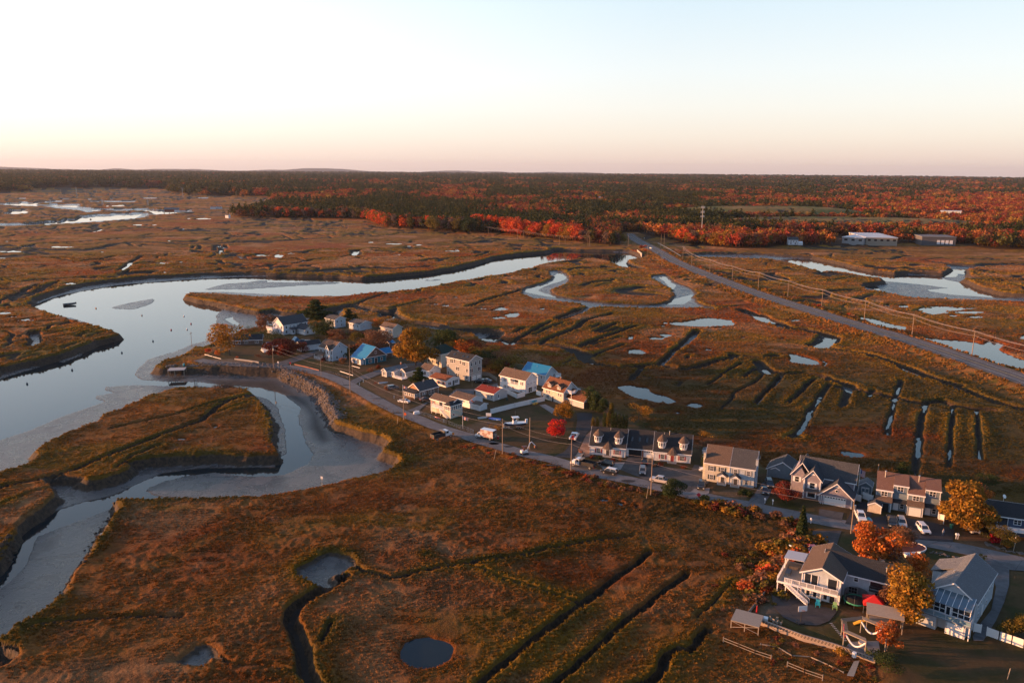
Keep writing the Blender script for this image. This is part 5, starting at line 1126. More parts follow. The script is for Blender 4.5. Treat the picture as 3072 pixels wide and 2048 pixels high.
H.winL([6.2], .9, .9, .8); H.winL([2.0], .4, 1.0, .5); H.winR([1.5, 3.4, 5.2], 3.5, .45, .45); H.winR([2.9], .2, 1.9, 1.9, 'pair'); H.winR([5.8], .9, .6, 1.1); H.vent(2.8, 8.0, 7.3, .9, .1)
H.box('meter_box', METAL, -.2, 8.5, .9, 0, 9.0, 1.5)
# --- blue roofed house behind it
H = House('blue_roofed_house', 'pale blue grey two storey house with a bright blue roof behind the white balcony house', at('f', 2098, 850), 49)
H.walls(0, 0, 7.0, 11.6, 4.8, SPB, 'y', 2.7); H.roof(0, 0, 7.0, 11.6, 4.8, 2.7, 'y', RBL); H.winR([2.5, 3.1, 3.7], 3.0, .45, 1.1); H.winR([5.6], 2.7, 1.1, 1.5, 'pair'); H.winL([2.0], 3.0, .7, 1.1); H.vent(2.2, 6, 6.7, .5)
H.box('deck', TRIM, 7.1, -.4, 2.5, 9.6, 3.6, 2.65); H.rail([(7.1, -.4), (9.6, -.4), (9.6, 3.6)], 2.65); H.posts([(9.4, -.2), (9.4, 3.4)], 0, 2.5, name='deck_post')
# --- red roofed grey bungalow
H = House('red_roofed_bungalow', 'small grey bungalow with a dark red roof beside the long white fence', at('f', 1495, 1022), 49)
H.walls(0, 0, 7.4, 9.2, 2.75, SLG, 'y', 1.25); H.roof(0, 0, 7.4, 9.2, 2.75, 1.25, 'y', RR, ov=.3); H.winL([1.2, 2.8, 5.9], .9, .5, 1.1); H.winR([2.6], .9, .6, 1.1); H.door('R', 2.6, -.1, .8, .9, DOORG, name='hatch'); H.vent(2.5, 2.0, 3.8, .5); H.vent(3, 6.0, 3.9, .4)
# --- cream house with balcony and sunroom at the road
H = House('raised_cottage', 'cream raised cottage with long balcony, outside stairs and corner sunroom at the road', at('f', 985, 1232), 49)
H.walls(1.8, 1.2, 7.0, 11.6, 4.7, SC, 'y', 1.3); H.roof(1.8, 1.2, 7.0, 11.6, 4.7, 1.3, 'y', RB, ov=.35)
H.walls(0, 0, 5.6, 3.2, 4.5, SC, name='sunroom_wall'); H.hip(0, 0, 5.6, 3.2, 4.5, 1.1, RD, ov=.3, inset=1.3, name='sunroom_roof')
H.winL([.7, 1.6, 2.5], 2.9, .65, 1.2, shutter=None); H.winR([.8, 1.9, 3.0, 4.1, 5.0], 2.9, .62, 1.2); H.winR([1.6], .8, .8, .8); H.box('carport', DARK, 5.62, .1, -.2, 5.7, 1.8, 2.4)
H.winL([10.4], 2.9, .9, 1.1, x=1.8, shutter=SHR); H.door('L', 6.4, 2.5, 1.7, 2.1, GLASS, 1.8, 'patio_door'); H.box('balcony', TRIM, .3, 3.2, 2.35, 1.8, 9.8, 2.5); H.rail([(.35, 3.4), (.35, 9.8), (1.75, 9.8)], 2.5, .95, bal=.18); H.posts([(.4, 5.2), (.4, 7.6), (.4, 9.7)], 0, 2.35, name='balcony_post')
H.stairs(.1, 5.0, 2.5, -.4, .6, 0, 1.0); H.box('storage_wall', SC, .2, .4, -.3, .9, 4.0, 2.3)
# --- white low house behind it
H = House('flat_white_house', 'low white house with brown roof and small rear shed behind the cream raised cottage', at('f', 1205, 1102), 49)
H.walls(0, 0, 7.0, 9.5, 2.6, SW, 'y', 1.1); H.roof(0, 0, 7.0, 9.5, 2.6, 1.1, 'y', RB, ov=.25); H.winL([3.2, 6.6], 1.0, .8, 1.1, shutter=material('tan_shutter', (.45, .27, .16), .7)); H.winR([2.2], .2, .8, 1.9); H.winR([4.4, 5.6], .9, .3, .5); H.vent(2, 2.0, 3.4, .45); H.vent(1.5, 9.2, 3.1, .9)
H.walls(-.2, -5.6, 3.4, -2.0, 2.0, SW, 'y', .6, name='shed_wall'); H.roof(-.2, -5.6, 3.4, -2.0, 2.0, .6, 'y', RB, ov=.3, name='shed_roof'); H.part(MB().box(-.25, -2.0, -.2, -.15, 8.0, 1.7), 'screen_wall', VINYL)
H.part(MB().tube([(.2, -1.2, 1.2), (.9, -1.5, 2.2), (.3, -.9, 2.9)], .25, 6), 'orange_umbrella', material('orange_canvas', (.55, .14, .04), .8))
# --- rusty roofed white cottage
H = House('white_cottage', 'long white cottage with rusty brown roof and sun porch behind the dark cedar tree', at('f', 933, 860), 49)
H.walls(0, 0, 7.4, 9.3, 2.6, SW, 'y', 1.1); H.roof(0, 0, 7.4, 9.3, 2.6, 1.1, 'y', RT, ov=.35); H.winL([1.4, 4.2], .8, .9, 1.2, shutter=SHR); H.winL([7.2], 1.0, .5, .7); H.winR([1.6, 2.4], .7, .7, 1.1); H.winR([5.2, 6.2], .9, .9, 1.2, 'pair'); H.door('L', 8.6, 0); H.door('R', 4.1, .1)
# --- shingled cottage with glazed porch
H = House('shingled_cottage', 'brown shingled cottage with grey roof and glazed front porch beside the white saloon car', at('f', 628, 985), 49)
H.walls(0, 0, 9.4, 6.6, 2.7, SBR, 'x', 2.3); H.roof(0, 0, 9.4, 6.6, 2.7, 2.3, 'x', RG, ov=.3); H.part(MB().prism([(-.06, .2, 2.8), (-.06, 3.3, 4.95), (-.06, 6.4, 2.8)], (.05, 0, 0)), 'gable_shingles', material('cedar_shingles', (.34, .19, .11), .9, var=.2, vscale=6))
H.walls(-2.6, .2, -.02, 6.4, 2.1, SBR, name='porch_wall'); H.shed(-2.6, .2, 0, 6.4, 2.15, 2.9, 'L', RD); H.winL([.9, 1.9, 2.9, 3.9, 4.9, 5.8], .9, .7, .95, x=-2.6); H.winR([-1.9, -.9], .9, .7, .95, y=.2); H.winR([1.6, 2.6], 1.0, .7, .9); H.winR([5.0], .4, .8, 1.8); H.winR([6.6], .2, .9, 2.0); H.vent(4.0, 2.6, 4.7, .8, .12); H.vent(4.8, 3.0, 4.8, .9, .12)
# --- little white house and the long grey one
H = House('small_white_house', 'little white gabled house with brown roof between the cedar and the yellow house', at('f', 735, 742), 49)
H.walls(0, 0, 6.4, 5.6, 2.8, SW, 'y', 1.8); H.roof(0, 0, 6.4, 5.6, 2.8, 1.8, 'y', RB, ov=.3); H.winL([2.4], .8, 1.0, 1.3); H.winR([1.6], 1.3, .8, .9); H.winR([3.2], 3.2, .4, .5); H.door('L', 4.0, 0)
H = House('l_shaped_bungalow', 'pale pink grey bungalow with two short gabled wings facing the road', at('f', 235, 737), 49)
H.walls(0, 0, 11, 2.9, 2.4, SLG, 'x', 1.0); H.roof(0, 0, 11, 2.9, 2.4, 1.0, 'x', RLG, ov=.25); H.winL([1.5], .7, .8, 1.3, shutter=SHG); H.walls(1.4, -3.2, 6.4, -.03, 2.3, SLG, 'y', .7, name='front_wing_wall'); H.roof(1.4, -3.2, 6.4, .4, 2.3, .7, 'y', RLG, ov=.2); H.winL([-1.0, -2.2], .9, .7, 1.0, x=1.4)
H.walls(4.2, -7.0, 9.0, -3.3, 2.4, STAN, 'x', 1.2, name='east_wing_wall'); H.roof(4.2, -7.0, 11.0, -3.3, 2.4, 1.2, 'x', RB, ov=.25); H.winL([-5.9, -6.5], .9, .45, .7, x=4.2); H.door('L', -4.3, 0, 1.0, 2.0, material('orange_door', (.4, .16, .08), .6), 4.2)
H.box('deck', TRIM, 1.2, -8.2, .1, 4.1, -3.6, .3); H.rail([(1.2, -3.7), (1.2, -8.2), (4.0, -8.2)], .3, .9); H.chimney(9.2, 1.4, 3.0, 4.3, .5, .5)
# --- three houses at the back of the west end
H = House('back_house', 'plain pale blue house with grey roof half hidden behind a dark pine at the back', at('e', 1590, 352), 49)
H.walls(0, 0, 7.0, 8.5, 4.6, SPB, 'y', 1.5); H.roof(0, 0, 7.0, 8.5, 4.6, 1.5, 'y', RG); H.winR([1.6, 4.2], 2.9, 1.0, 1.1, 'pair'); H.winR([4.4], .8, .7, 1.0); H.winL([1.5, 4.0], 2.9, .8, 1.1)
H = House('low_grey_house', 'pale blue grey house with grey roof standing right of the pine at the back', at('e', 1880, 382), 49)
H.walls(0, 0, 8.0, 9.0, 3.4, SPB, 'y', 1.5); H.roof(0, 0, 8.0, 9.0, 3.4, 1.5, 'y', RG); H.winL([1.6, 5.2], 1.7, .9, 1.3); H.winL([7.5], 1.9, .7, .8); H.winR([2.2, 3.0, 5.8], 1.9, .7, .35); H.rail([(-.8, 1.0), (-.8, 5.0)], .3, .9)
H = House('pink_lit_house', 'pale two storey house with brown roof and dark timber trim among the orange trees', at('e', 2270, 470), 49)
H.walls(0, 0, 6.0, 9.4, 4.9, STAN, 'y', 1.8); H.roof(0, 0, 6.0, 9.4, 4.9, 1.8, 'y', RB); H.winL([1.8, 5.0], 3.1, 1.2, .9, 'pair'); H.winL([3.4], .8, 1.2, 1.2); H.box('deck', WOOD, -1.8, .2, 2.4, -.02, 9.2, 2.55); H.rail([(-1.8, .2), (-1.8, 9.2)], 2.55, .9, WOOD); H.posts([(-1.7, .4), (-1.7, 4.6), (-1.7, 9.0)], 0, 2.4, mat=WOOD, name='deck_post')
# --- long dark bungalow, little porch house and the white garage on the point
H = House('dark_bungalow', 'long low brown bungalow with dark roof behind the golden tree on the point', at('e', 735, 545), 13)
H.walls(-13.5, 0, 0, 7.0, 2.5, SBR, 'x', 1.9); H.roof(-13.5, 0, 0, 7.0, 2.5, 1.9, 'x', RD); H.winR([-2.5, -7.5], .9, 1.6, .9, 'pair'); H.winR([-12, -10.5], .7, .8, 1.3); H.part(MB().prism([(-13.56, .2, 2.5), (-13.56, 3.5, 4.3), (-13.56, 6.8, 2.5)], (.05, 0, 0)), 'gable_siding', SC)
H = House('porch_house', 'tiny white house with blue roof and curved white front porch', at('e', 808, 632), 30)
H.walls(0, 0, 4.6, 4.2, 2.4, SW, 'x', 1.6); H.roof(0, 0, 4.6, 4.2, 2.4, 1.6, 'x', RBL); H.winL([1.0, 3.2], .8, .7, 1.2); H.door('L', 2.1, .2); H.box('porch_floor', TRIM, -2.4, -.6, -.3, -.03, 5.4, .25); H.rail([(-.3, -.6), (-2.2, -.6), (-2.6, 2.0), (-2.2, 4.6), (-.3, 5.4)], .25, .9, bal=.18)
H.posts([(-.9, .1), (-.9, 4.1)], .2, 2.5); H.shed(-1.0, 0, 0, 4.2, 2.4, 2.7, 'L', RBL)
H = House('long_white_garage', 'long windowless white garage with dark roof behind the dark red tree', at('e', 1190, 628), 36)
H.walls(0, 0, 9.8, 5.6, 2.6, SW, 'x', 1.5); H.roof(0, 0, 9.8, 5.6, 2.6, 1.5, 'x', RD); H.garage('L', 2.8, 2.6, 2.1); H.part(MB().box(9.9, .4, -.2, 14.6, .6, 2.0), 'screen_wall', VINYL)
# --- house with the two eyebrow dormers, balcony and garage wing
H = House('dormer_house', 'tan and grey house with rust brown roof, two lit dormers and a high white balcony', at('p', 850, 942), 43)
RBX = shingle_mat('rust_brown_roof_shingles', (.19, .085, .05))
H.walls(0, 0, 7.6, 10.2, 4.5, STAN, 'y', 3.3); H.roof(0, 0, 7.6, 10.2, 4.5, 3.3, 'y', RBX, ov=.4); H.part(MB().prism([(0, -.05, -.3), (0, -.05, 4.5), (3.8, -.05, 7.8), (7.6, -.05, 4.5), (7.6, -.05, -.3)], (0, .045, 0)), 'gable_siding', SLG)
for y in (2.6, 7.4):
    d = H.part(MB().box(.3, y-.9, 4.4, 3.0, y+.9, 6.4), 'dormer', STAN); window(H.root, .29, y-.4, 5.3, -math.pi/2, .45, .8); window(H.root, .29, y+.4, 5.3, -math.pi/2, .45, .8)
    MB().prism([(-.3, y-1.3, 6.35), (-.3, y, 7.1), (-.3, y+1.3, 6.35)], (4.0, 0, 0)).build('dormer_roof', RBX, d); MB().prism([(-.36, y-1.35, 6.28), (-.36, y, 7.1), (-.36, y+1.35, 6.28), (-.36, y, 6.95)], (.06, 0, 0)).build('dormer_trim', TRIM, d)
for y in (1.2, 2.4, 7.2, 8.4): H.winL([y], 2.6, .55, 1.1)
H.winL([8.0], .6, 1.4, 1.2, 'grid'); H.winL([5.0], 3.5, .3, .3, 'none'); H.door('L', 5.2, 0); H.winR([3.8], 4.9, .9, 1.6)
H.box('balcony', TRIM, 1.2, -2.9, 4.2, 6.0, -.06, 4.4); H.rail([(1.2, -.1), (1.2, -2.9), (6.0, -2.9), (6.0, -.1)], 4.4, 1.0, bal=.16); H.posts([(1.4, -2.7), (5.8, -2.7)], 0, 4.2, name='balcony_post')
H.walls(1.6, -8.6, 8.4, -.1, 2.5, SLG, 'y', 2.6, name='garage_wall'); H.roof(1.6, -8.6, 8.4, -.2, 2.5, 2.6, 'y', RBX, ov=.35); H.garage('R', 6.6, 2.4, 2.1, -8.6); H.box('garage_opening', material('brown_door', (.16, .09, .05), .8), 2.1, -8.68, 0, 4.9, -8.6, 2.1); H.winR([5.0], 3.0, .8, 1.0, y=-8.6)
H.chimney(4.4, 5.5, 7.2, 8.4, .5, .5)
# --- the two capes joined by a garage
H = House('double_cape', 'pair of white capes with red shutters and turret dormers joined by a two door garage', at('h', 880, 592), 75.5)
def cape(H, oy, red):
    h = 2.9; L = 10.6; D = 9.4
    H.walls(0, oy, D, oy+L, h, SW, 'y', 4.3); H.roof(0, oy, D, oy+L, h, 4.3, 'y', RD, ov=.3)
    for y in (oy+2.4, oy+L-2.6): H.winL([y], .7, 1.1, 1.3, 'grid', shutter=SHR)
    yc = oy+L*.49; H.door('L', yc, .2, 1.0, 2.1, DOORB if red else DOORD)
    o = H.part(MB().prism([(-1.5, yc-1.35, 2.45), (-1.5, yc+1.35, 2.45), (1.2, yc+1.35, 2.45), (1.2, yc-1.35, 2.45)], (0, 0, .12)), 'porch_roof', TRIM)
    q = MB(); q.V = [(-1.7, yc-.7, 2.57), (-1.7, yc+.7, 2.57), (-1.0, yc+1.6, 2.57), (1.4, yc+1.6, 2.57), (1.4, yc-1.6, 2.57), (-1.0, yc-1.6, 2.57), (1.2, yc, 4.3)]; q.F = [(0, 6, 1), (1, 6, 2), (2, 6, 3), (5, 6, 0), (4, 6, 5)]; q.M = [0]*5; q.build('porch_hip', RB, o)
    H.posts([(-1.3, yc-1.2), (-1.3, yc+1.2)], -.1, 2.5); H.box('step', CONC, -1.6, yc-1.3, -.3, -.03, yc+1.3, .18)
    for y in (oy+2.2, oy+L-2.2):      # polygonal turret dormers
        P = []; 
        for a in (-90, -54, -18, 18, 54, 90): P.append((1.5-1.15*math.cos(R(a))*1.0, y+1.15*math.sin(R(a))))
        m_ = MB(); m_.prism([(p[0], p[1], 3.75) for p in P]+[(3.4, y+1.15, 3.75), (3.4, y-1.15, 3.75)], (0, 0, 2.0)); m_.prism([(1.6, y-1.1, 3.2), (.6, y-.5, 3.2), (.6, y+.5, 3.2), (1.6, y+1.1, 3.2)], (0, 0, .6)); d = H.part(m_, 'dormer', SW)
        q = MB(); PP = [(1.5-1.5*math.cos(R(a)), y+1.5*math.sin(R(a)), 5.7) for a in (-90, -54, -18, 18, 54, 90)]+[(3.6, y+1.5, 5.7), (3.6, y-1.5, 5.7)]; q.V = PP+[(2.3, y, 7.5)]; q.F = [(i, 8, (i+1) % 8) for i in range(8)]; q.M = [0]*8; q.build('dormer_roof', RB, d)
        q = MB().prism([(p[0], p[1], 5.62) for p in PP], (0, 0, .12)); q.build('dormer_trim', TRIM, d)
        for a in (-36, 0, 36): window(H.root, 1.5-1.16*math.cos(R(a)), y+1.12*math.sin(R(a)), 4.45, -math.pi/2-R(a), .42, .95)
cape(H, 0, False)
H2 = at('h', 1645, 667); ox = -math.hypot(H2[0]-H.root.location.x, H2[1]-H.root.location.y)
H.walls(1.4, ox+10.7, 9.8, -.1, 2.7, SW, 'y', 4.4, name='garage_wall'); H.roof(1.4, ox+10.9, 9.8, -.3, 2.7, 4.4, 'y', RD, ov=.3)
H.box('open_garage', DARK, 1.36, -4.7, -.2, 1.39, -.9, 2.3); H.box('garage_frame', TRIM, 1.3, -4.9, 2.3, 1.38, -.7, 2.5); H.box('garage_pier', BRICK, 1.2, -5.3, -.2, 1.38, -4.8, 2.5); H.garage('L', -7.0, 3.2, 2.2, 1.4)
for y in (-2.0, -4.2, -6.4, -8.3): H.part(MB().prism([(2.7, y, 4.25), (3.7, y, 5.32), (3.7, y+.6, 5.32), (2.7, y+.6, 4.25)], (0, 0, .14)), 'skylight', GLASS)
cape(H, ox, True)
H.vent(4.0, 5, 6.8, .6); H.vent(4.2, ox+6.5, 7.0, .9, .12); H.vent(4.2, ox+8.0, 7.0, .4)
# --- duplex
H = House('duplex_house', 'two storey semi detached house, left half tinted sunlit cream and right half shaded pale blue, with end chimneys', at('i', 822, 680), 67)
L = 13.2; h = 5.3; D = 9.8
mb = MB().prism([(0, L/2, -.3), (0, L/2, h), (D*.5, L/2, h+3.6), (D, L/2, h), (D, L/2, -.3)], (0, L/2, 0)); H.part(mb, 'wall', SC); mb = MB().prism([(0, 0, -.3), (0, 0, h), (D*.5, 0, h+3.6), (D, 0, h), (D, 0, -.3)], (0, L/2, 0)); H.part(mb, 'wall', SPB)  # one white front: the cream stands for sunlight, the pale blue for shade
H.roof(0, L/2+.25, D, L, h, 3.6, 'y', RB, ov=.28); H.roof(0, 0, D, L/2-.25, h-.05, 3.6, 'y', RG, ov=.28)  # roof coloured brown for its sunlit half, grey for its shaded half
H.part(MB().box(-.1, L/2-.08, -.3, 0, L/2+.08, h), 'party_trim', TRIM)
for y, sh in ((L-1.9, SHB), (L-4.7, SHB), (L/2-1.6, SHG), (1.6, SHG)): H.winL([y], 3.2, .9, 1.3, 'grid', shutter=sh)
for y, sh in ((L-1.9, SHB), (1.8, SHG)): H.winL([y], .7, .9, 1.3, 'grid', shutter=sh)
for yc in (L/2+1.7, L/2-1.8):
    H.door('L', yc, .2); q = H.part(MB().prism([(-1.7, yc-1.3, 2.45), (-1.7, yc, 3.4), (-1.7, yc+1.3, 2.45)], (1.68, 0, 0)), 'porch_gable', TRIM)
    m_ = MB(); [m_.prism([(-1.85, yc, 3.42), (-1.85, yc+sg*1.5, 2.35), (-1.85, yc+sg*1.5, 2.47), (-1.85, yc, 3.54)], (1.9, 0, 0)) for sg in (-1, 1)]; m_.build('porch_roof', RG, q); H.posts([(-1.55, yc-1.1), (-1.55, yc+1.1)], -.1, 2.45); H.box('step', CONC, -1.8, yc-1.2, -.3, -.04, yc+1.2, .2)
H.chimney(1.4, L+.35, -.3, 7.6, .95, .62, SC); H.chimney(1.4, -.35, -.3, 7.6, .95, .62, SPB)  # chimneys repeat the sunlit and shaded wall tints
H.winR([5.5, 8.2], 3.2, .8, 1.2); H.winR([5.5, 8.2], .8, .8, 1.2); H.winR([4.9], 6.0, .9, 1.0, 'grid')
# --- mauve house with forward garage
H = House('mauve_gabled_house', 'mauve two storey house with crossed white trimmed gables and a white double garage door', at('i', 1975, 927), 62)
H.walls(0, 0, 9.5, 7.8, 2.6, SP, 'x', 3.4, name='garage_wall'); H.roof(0, 0, 9.5, 7.8, 2.6, 3.4, 'x', RG, ov=.5); H.garage('L', 4.1, 5.2, 2.3)
m_ = MB().disc((-.05, 3.9, 4.0), (1, 0, 0), .42, .08, 14); H.part(m_, 'round_window', TRIM); H.part(MB().disc((-.1, 3.9, 4.0), (1, 0, 0), .3, .06, 14), 'round_pane', GLASS); H.part(MB().prism([(-.07, 3.2, 4.9), (-.07, 3.9, 5.5), (-.07, 4.6, 4.9)], (.05, 0, 0)), 'gable_vent', TRIM)
H.posts([(-.3, 7.4), (-.3, 6.9), (-.2, .2)], 0, 2.4)
H.walls(1.5, 7.9, 11.5, 12.2, 5.4, SP, 'x', 2.5, name='front_wall', rpos=.5); H.roof(1.5, 7.9, 11.5, 12.2, 5.4, 2.5, 'x', RG, ov=.35); H.walls(4.0, 12.25, 11.5, 15.6, 5.4, SP, 'x', 2.9, name='west_wall'); H.roof(4.0, 10.6, 11.5, 15.6, 5.4, 3.2, 'x', RG, ov=.35)
H.walls(5.0, .2, 12.5, 12.2, 5.3, SP, 'y', 3.6, name='rear_wall'); H.roof(5.0, .2, 12.5, 14.0, 5.3, 3.6, 'y', RG, ov=.4)
H.winL([10.0], 3.0, 1.2, 1.5, x=1.5, shutter=TRIM); H.winL([14.2], 3.2, 1.0, 1.4, x=4.0, shutter=TRIM); H.part(MB().box(.8, 8.8, .6, 1.48, 11.2, 2.3), 'bay_window', TRIM); H.part(MB().box(.76, 9.1, .8, .8, 10.9, 2.1), 'bay_pane', GLASS); H.shed(.7, 8.5, 1.5, 11.5, 2.35, 2.8, 'L', RG)
H.part(MB().prism([(1.45, 9.4, 6.6), (1.45, 10.05, 7.2), (1.45, 10.7, 6.6)], (.03, 0, 0)), 'gable_vent', TRIM); H.winR([10.5], 3.2, .9, 1.2, y=.2); H.posts([(1.3, 12.0), (1.3, 8.1)], 0, 5.3, .22, name='corner_post')
# --- townhouses
H = House('townhouse_pair', 'blue grey townhouses with big rust brown roof, stepped dormers and built in garages', at('j', 1185, 980), 66)
TH = shingle_mat('pinkish_brown_roof_shingles', (.21, .125, .10)); L = 14.4; D = 9.0
for k, oy in enumerate((0, 7.2)):
    H.walls(1.6, oy+.02, D, oy+3.5, 4.6, SBG, name='recessed_wall'); H.walls(1.0, oy+3.6, D, oy+7.15, 5.2, SBG, name='projecting_wall')
    H.walls(-.4, oy+3.7, 1.0, oy+7.1, 2.5, SBG, name='garage_wall')
    if k == 0: H.garage('L', oy+5.4, 2.7, 2.2, -.4, False)
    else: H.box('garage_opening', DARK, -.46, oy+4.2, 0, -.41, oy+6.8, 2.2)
    H.shed(-.5, oy+3.6, 1.0, oy+7.2, 2.5, 3.5, 'L', RB, ov=.15); H.winL([oy+5.4], 3.6, 1.3, 1.1, 'pair', x=1.0)
    H.shed(.5, oy, 1.7, oy+3.5, 2.4, 3.0, 'L', RD, ov=.1); H.walls(1.7, oy+.1, 6.0, oy+3.4, 6.6, SBG, name='dormer_wall'); H.winL([oy+1.8], 5.1, 1.3, 1.2, 'pair', x=1.7); H.door('L', oy+2.5, .1, .95, 2.1, TRIM, 1.6); H.winL([oy+1.1], .7, .8, 1.2, x=1.6); H.posts([(.6, oy+.15)], 0, 2.4)
    q = H.part(MB().prism([(.6, oy+3.4, 5.05), (6.2, oy+3.4, 8.1), (6.2, oy+7.35, 8.1), (.6, oy+7.35, 5.05)], (0, 0, .16)), 'roof', TH); MB().box(.52, oy+3.35, 4.9, .6, oy+7.4, 5.25).build('fascia', TRIM, q)
    q = H.part(MB().prism([(1.45, oy-.1, 6.55), (6.2, oy-.1, 8.1), (6.2, oy+3.4, 8.1), (1.45, oy+3.4, 6.55)], (0, 0, .15)), 'dormer_roof', TH); MB().box(1.38, oy-.15, 6.42, 1.45, oy+3.45, 6.72).build('fascia', TRIM, q)
H.part(MB().prism([(6.2, -.2, 8.1), (D+.4, -.2, 5.5), (D+.4, L+.1, 5.5), (6.2, L+.1, 8.1)], (0, 0, .16)), 'rear_roof', TH); H.part(MB().prism([(1.6, -.02, 4.6), (1.8, -.02, 6.5), (6.2, -.02, 8.05), (D, -.02, 5.3), (D, -.02, 4.6)], (0, .1, 0)), 'gable_wall', SBG)
for y in (4.9, 12.6): H.vent(4.6, y, 7.6, 1.3, .17)
# --- corner house on the right with wrap round deck
H = House('decked_house', 'low dark blue house with faceted roof and white railed deck above a rock garden', at('j', 2000, 1190), 68)
H.walls(.8, -14, 9.5, 1.6, 4.6, SNV, name='wall'); H.walls(3.0, 1.65, 9.5, 4.4, 4.6, SNV, name='corner_wall'); H.hip(.4, -14, 9.9, 4.2, 4.7, 1.9, RD, ov=.5, inset=4.4)
H.box('deck', TRIM, -1.8, -14, 1.9, .78, 2.6, 2.1); H.rail([(-1.75, -14), (-1.75, 2.0), (1.2, 5.2), (3.0, 5.2)], 2.1, .95, bal=.16); H.part(MB().prism([(-1.8, 2.6, 1.9), (.8, 2.6, 1.9), (3.0, 4.4, 1.9), (3.0, 5.3, 1.9), (1.1, 5.3, 1.9)], (0, 0, .2)), 'corner_deck', TRIM); H.posts([(-1.5, 1.8), (-1.5, -3), (-1.5, -8)], 0, 1.9, name='deck_post')
H.door('L', -.4, 2.15, 2.0, 2.0, GLASS, .8, 'patio_door'); H.winL([-3.4, -9], 2.9, 1.4, 1.1, 'pair', x=.8); H.winL([2.4, 3.6], 2.7, .9, 1.5, x=3.0); H.part(MB().tube([(6, -1, 6.3), (6, -1, 7.4)], .05, 5).disc((5.9, -1.1, 7.6), (-.6, -.6, .5), .5, .06, 12), 'satellite_dish', VINYL)
# --- foreground house with the big white deck
H = House('deck_house', 'pale blue house with dark roof, lit gable and large white railed deck on posts', at('k', 1275, 797), 59)
H.walls(0, 0, 9.6, 7.2, 5.3, SPB, 'x', 1.7); H.roof(0, 0, 12.0, 7.2, 5.3, 1.7, 'x', RB, ov=.5); H.walls(4.6, -9.0, 12.4, -.05, 5.0, SPB, 'y', 2.1, name='wing_wall'); H.roof(4.6, -9.0, 12.4, 4.0, 5.0, 2.1, 'y', RD, ov=.5)
H.part(MB().box(-.03, 0, 2.75, 0, 7.2, 2.95), 'belt_trim', TRIM); H.box('patio_door', GLASS, -.06, 4.2, 3.0, -.01, 6.8, 5.0); H.box('patio_door', GLASS, -.06, .6, 3.0, -.01, 2.4, 5.0)
for y in (.6, 2.4, 4.2, 5.5, 6.8): H.part(MB().box(-.1, y-.07, 2.95, -.0, y+.07, 5.05), 'door_frame', TRIM)
for y in (1.3, 2.6, 4.6, 5.9): H.door('L', y, .1, .95, 2.2, GLASS if y in (1.3,) else TRIM); H.part(MB().box(-.1, y-.3, .5, -.07, y+.3, 2.0), 'door_pane', GLASS)
H.winL([-2.2], 3.6, .7, 1.0, x=4.6); H.winL([-1.8], 1.0, 1.5, 1.2, 'grid', x=4.6); H.winL([-6.6], 1.0, 1.5, 1.2, 'grid', x=4.6); H.door('L', -6.0, 2.9, 2.4, 1.9, GLASS, 4.6, 'patio_door'); H.rail([(3.9, -7.4), (3.9, -4.8)], 2.7, 1.0, SHB, name='balcony_rail'); H.box('balcony', SHB, 3.8, -7.4, 2.6, 4.6, -4.8, 2.7)
H.part(MB().prism([(4.55, -9.0, -.3), (4.55, -.1, -.3), (4.55, -.1, -.29), (4.55, -9, -.29)], (.01, 0, 0)), 'foundation', CONC); H.posts([(4.5, -9.0), (-.05, 0), (-.05, 7.2)], 0, 5.0, .2, name='corner_post')
H.box('deck', DWOOD, -1.9, .1, 2.65, -.08, 7.3, 2.85); H.box('deck', DWOOD, -1.9, 7.35, 2.65, 8.0, 11.6, 2.85); H.box('deck_skirt', TRIM, -2.0, .1, 2.5, -1.91, 11.7, 2.9)
H.rail([(-.1, .15), (-1.9, .15), (-1.9, 10.2)], 2.85, 1.0, bal=.16, post=1.5); H.rail([(-1.9, 11.6), (8.0, 11.6)], 2.85, 1.0, bal=.16)
H.posts([(-1.8, 11.5), (-1.8, 9.9), (-1.8, 7.6), (2.0, 11.5), (5.5, 11.5)], 0, 2.65, .18, name='deck_post'); H.stairs(-2.2, 10.0, 2.85, -2.9, 5.2, 0, 1.1)
q = H.part(MB().prism([(4.2, 7.8, 5.2), (8.3, 7.8, 5.2), (8.3, 11.8, 5.0), (4.2, 11.8, 5.0)], (0, 0, .12)), 'pergola_roof', material('corrugated_sheet', (.42, .42, .44), .5, var=.1)); H.posts([(4.3, 11.5), (8.1, 11.5)], 2.85, 5.05, .14, name='pergola_post')
H.box('outdoor_sofa', material('wicker', (.13, .10, .08), .9), 4.6, 8.6, 2.86, 6.4, 11.0, 3.4); H.box('deck_lounger', material('dark_cushion', (.05, .07, .10), .9), 1.2, 9.9, 2.86, 3.6, 10.9, 3.3)
H.vent(8.5, -2.0, 6.9, .5); H.vent(6.6, -7.4, 6.1, .9, .18); H.box('white_umbrella', TRIM, -.9, 3.2, .1, -.65, 3.45, 2.3)
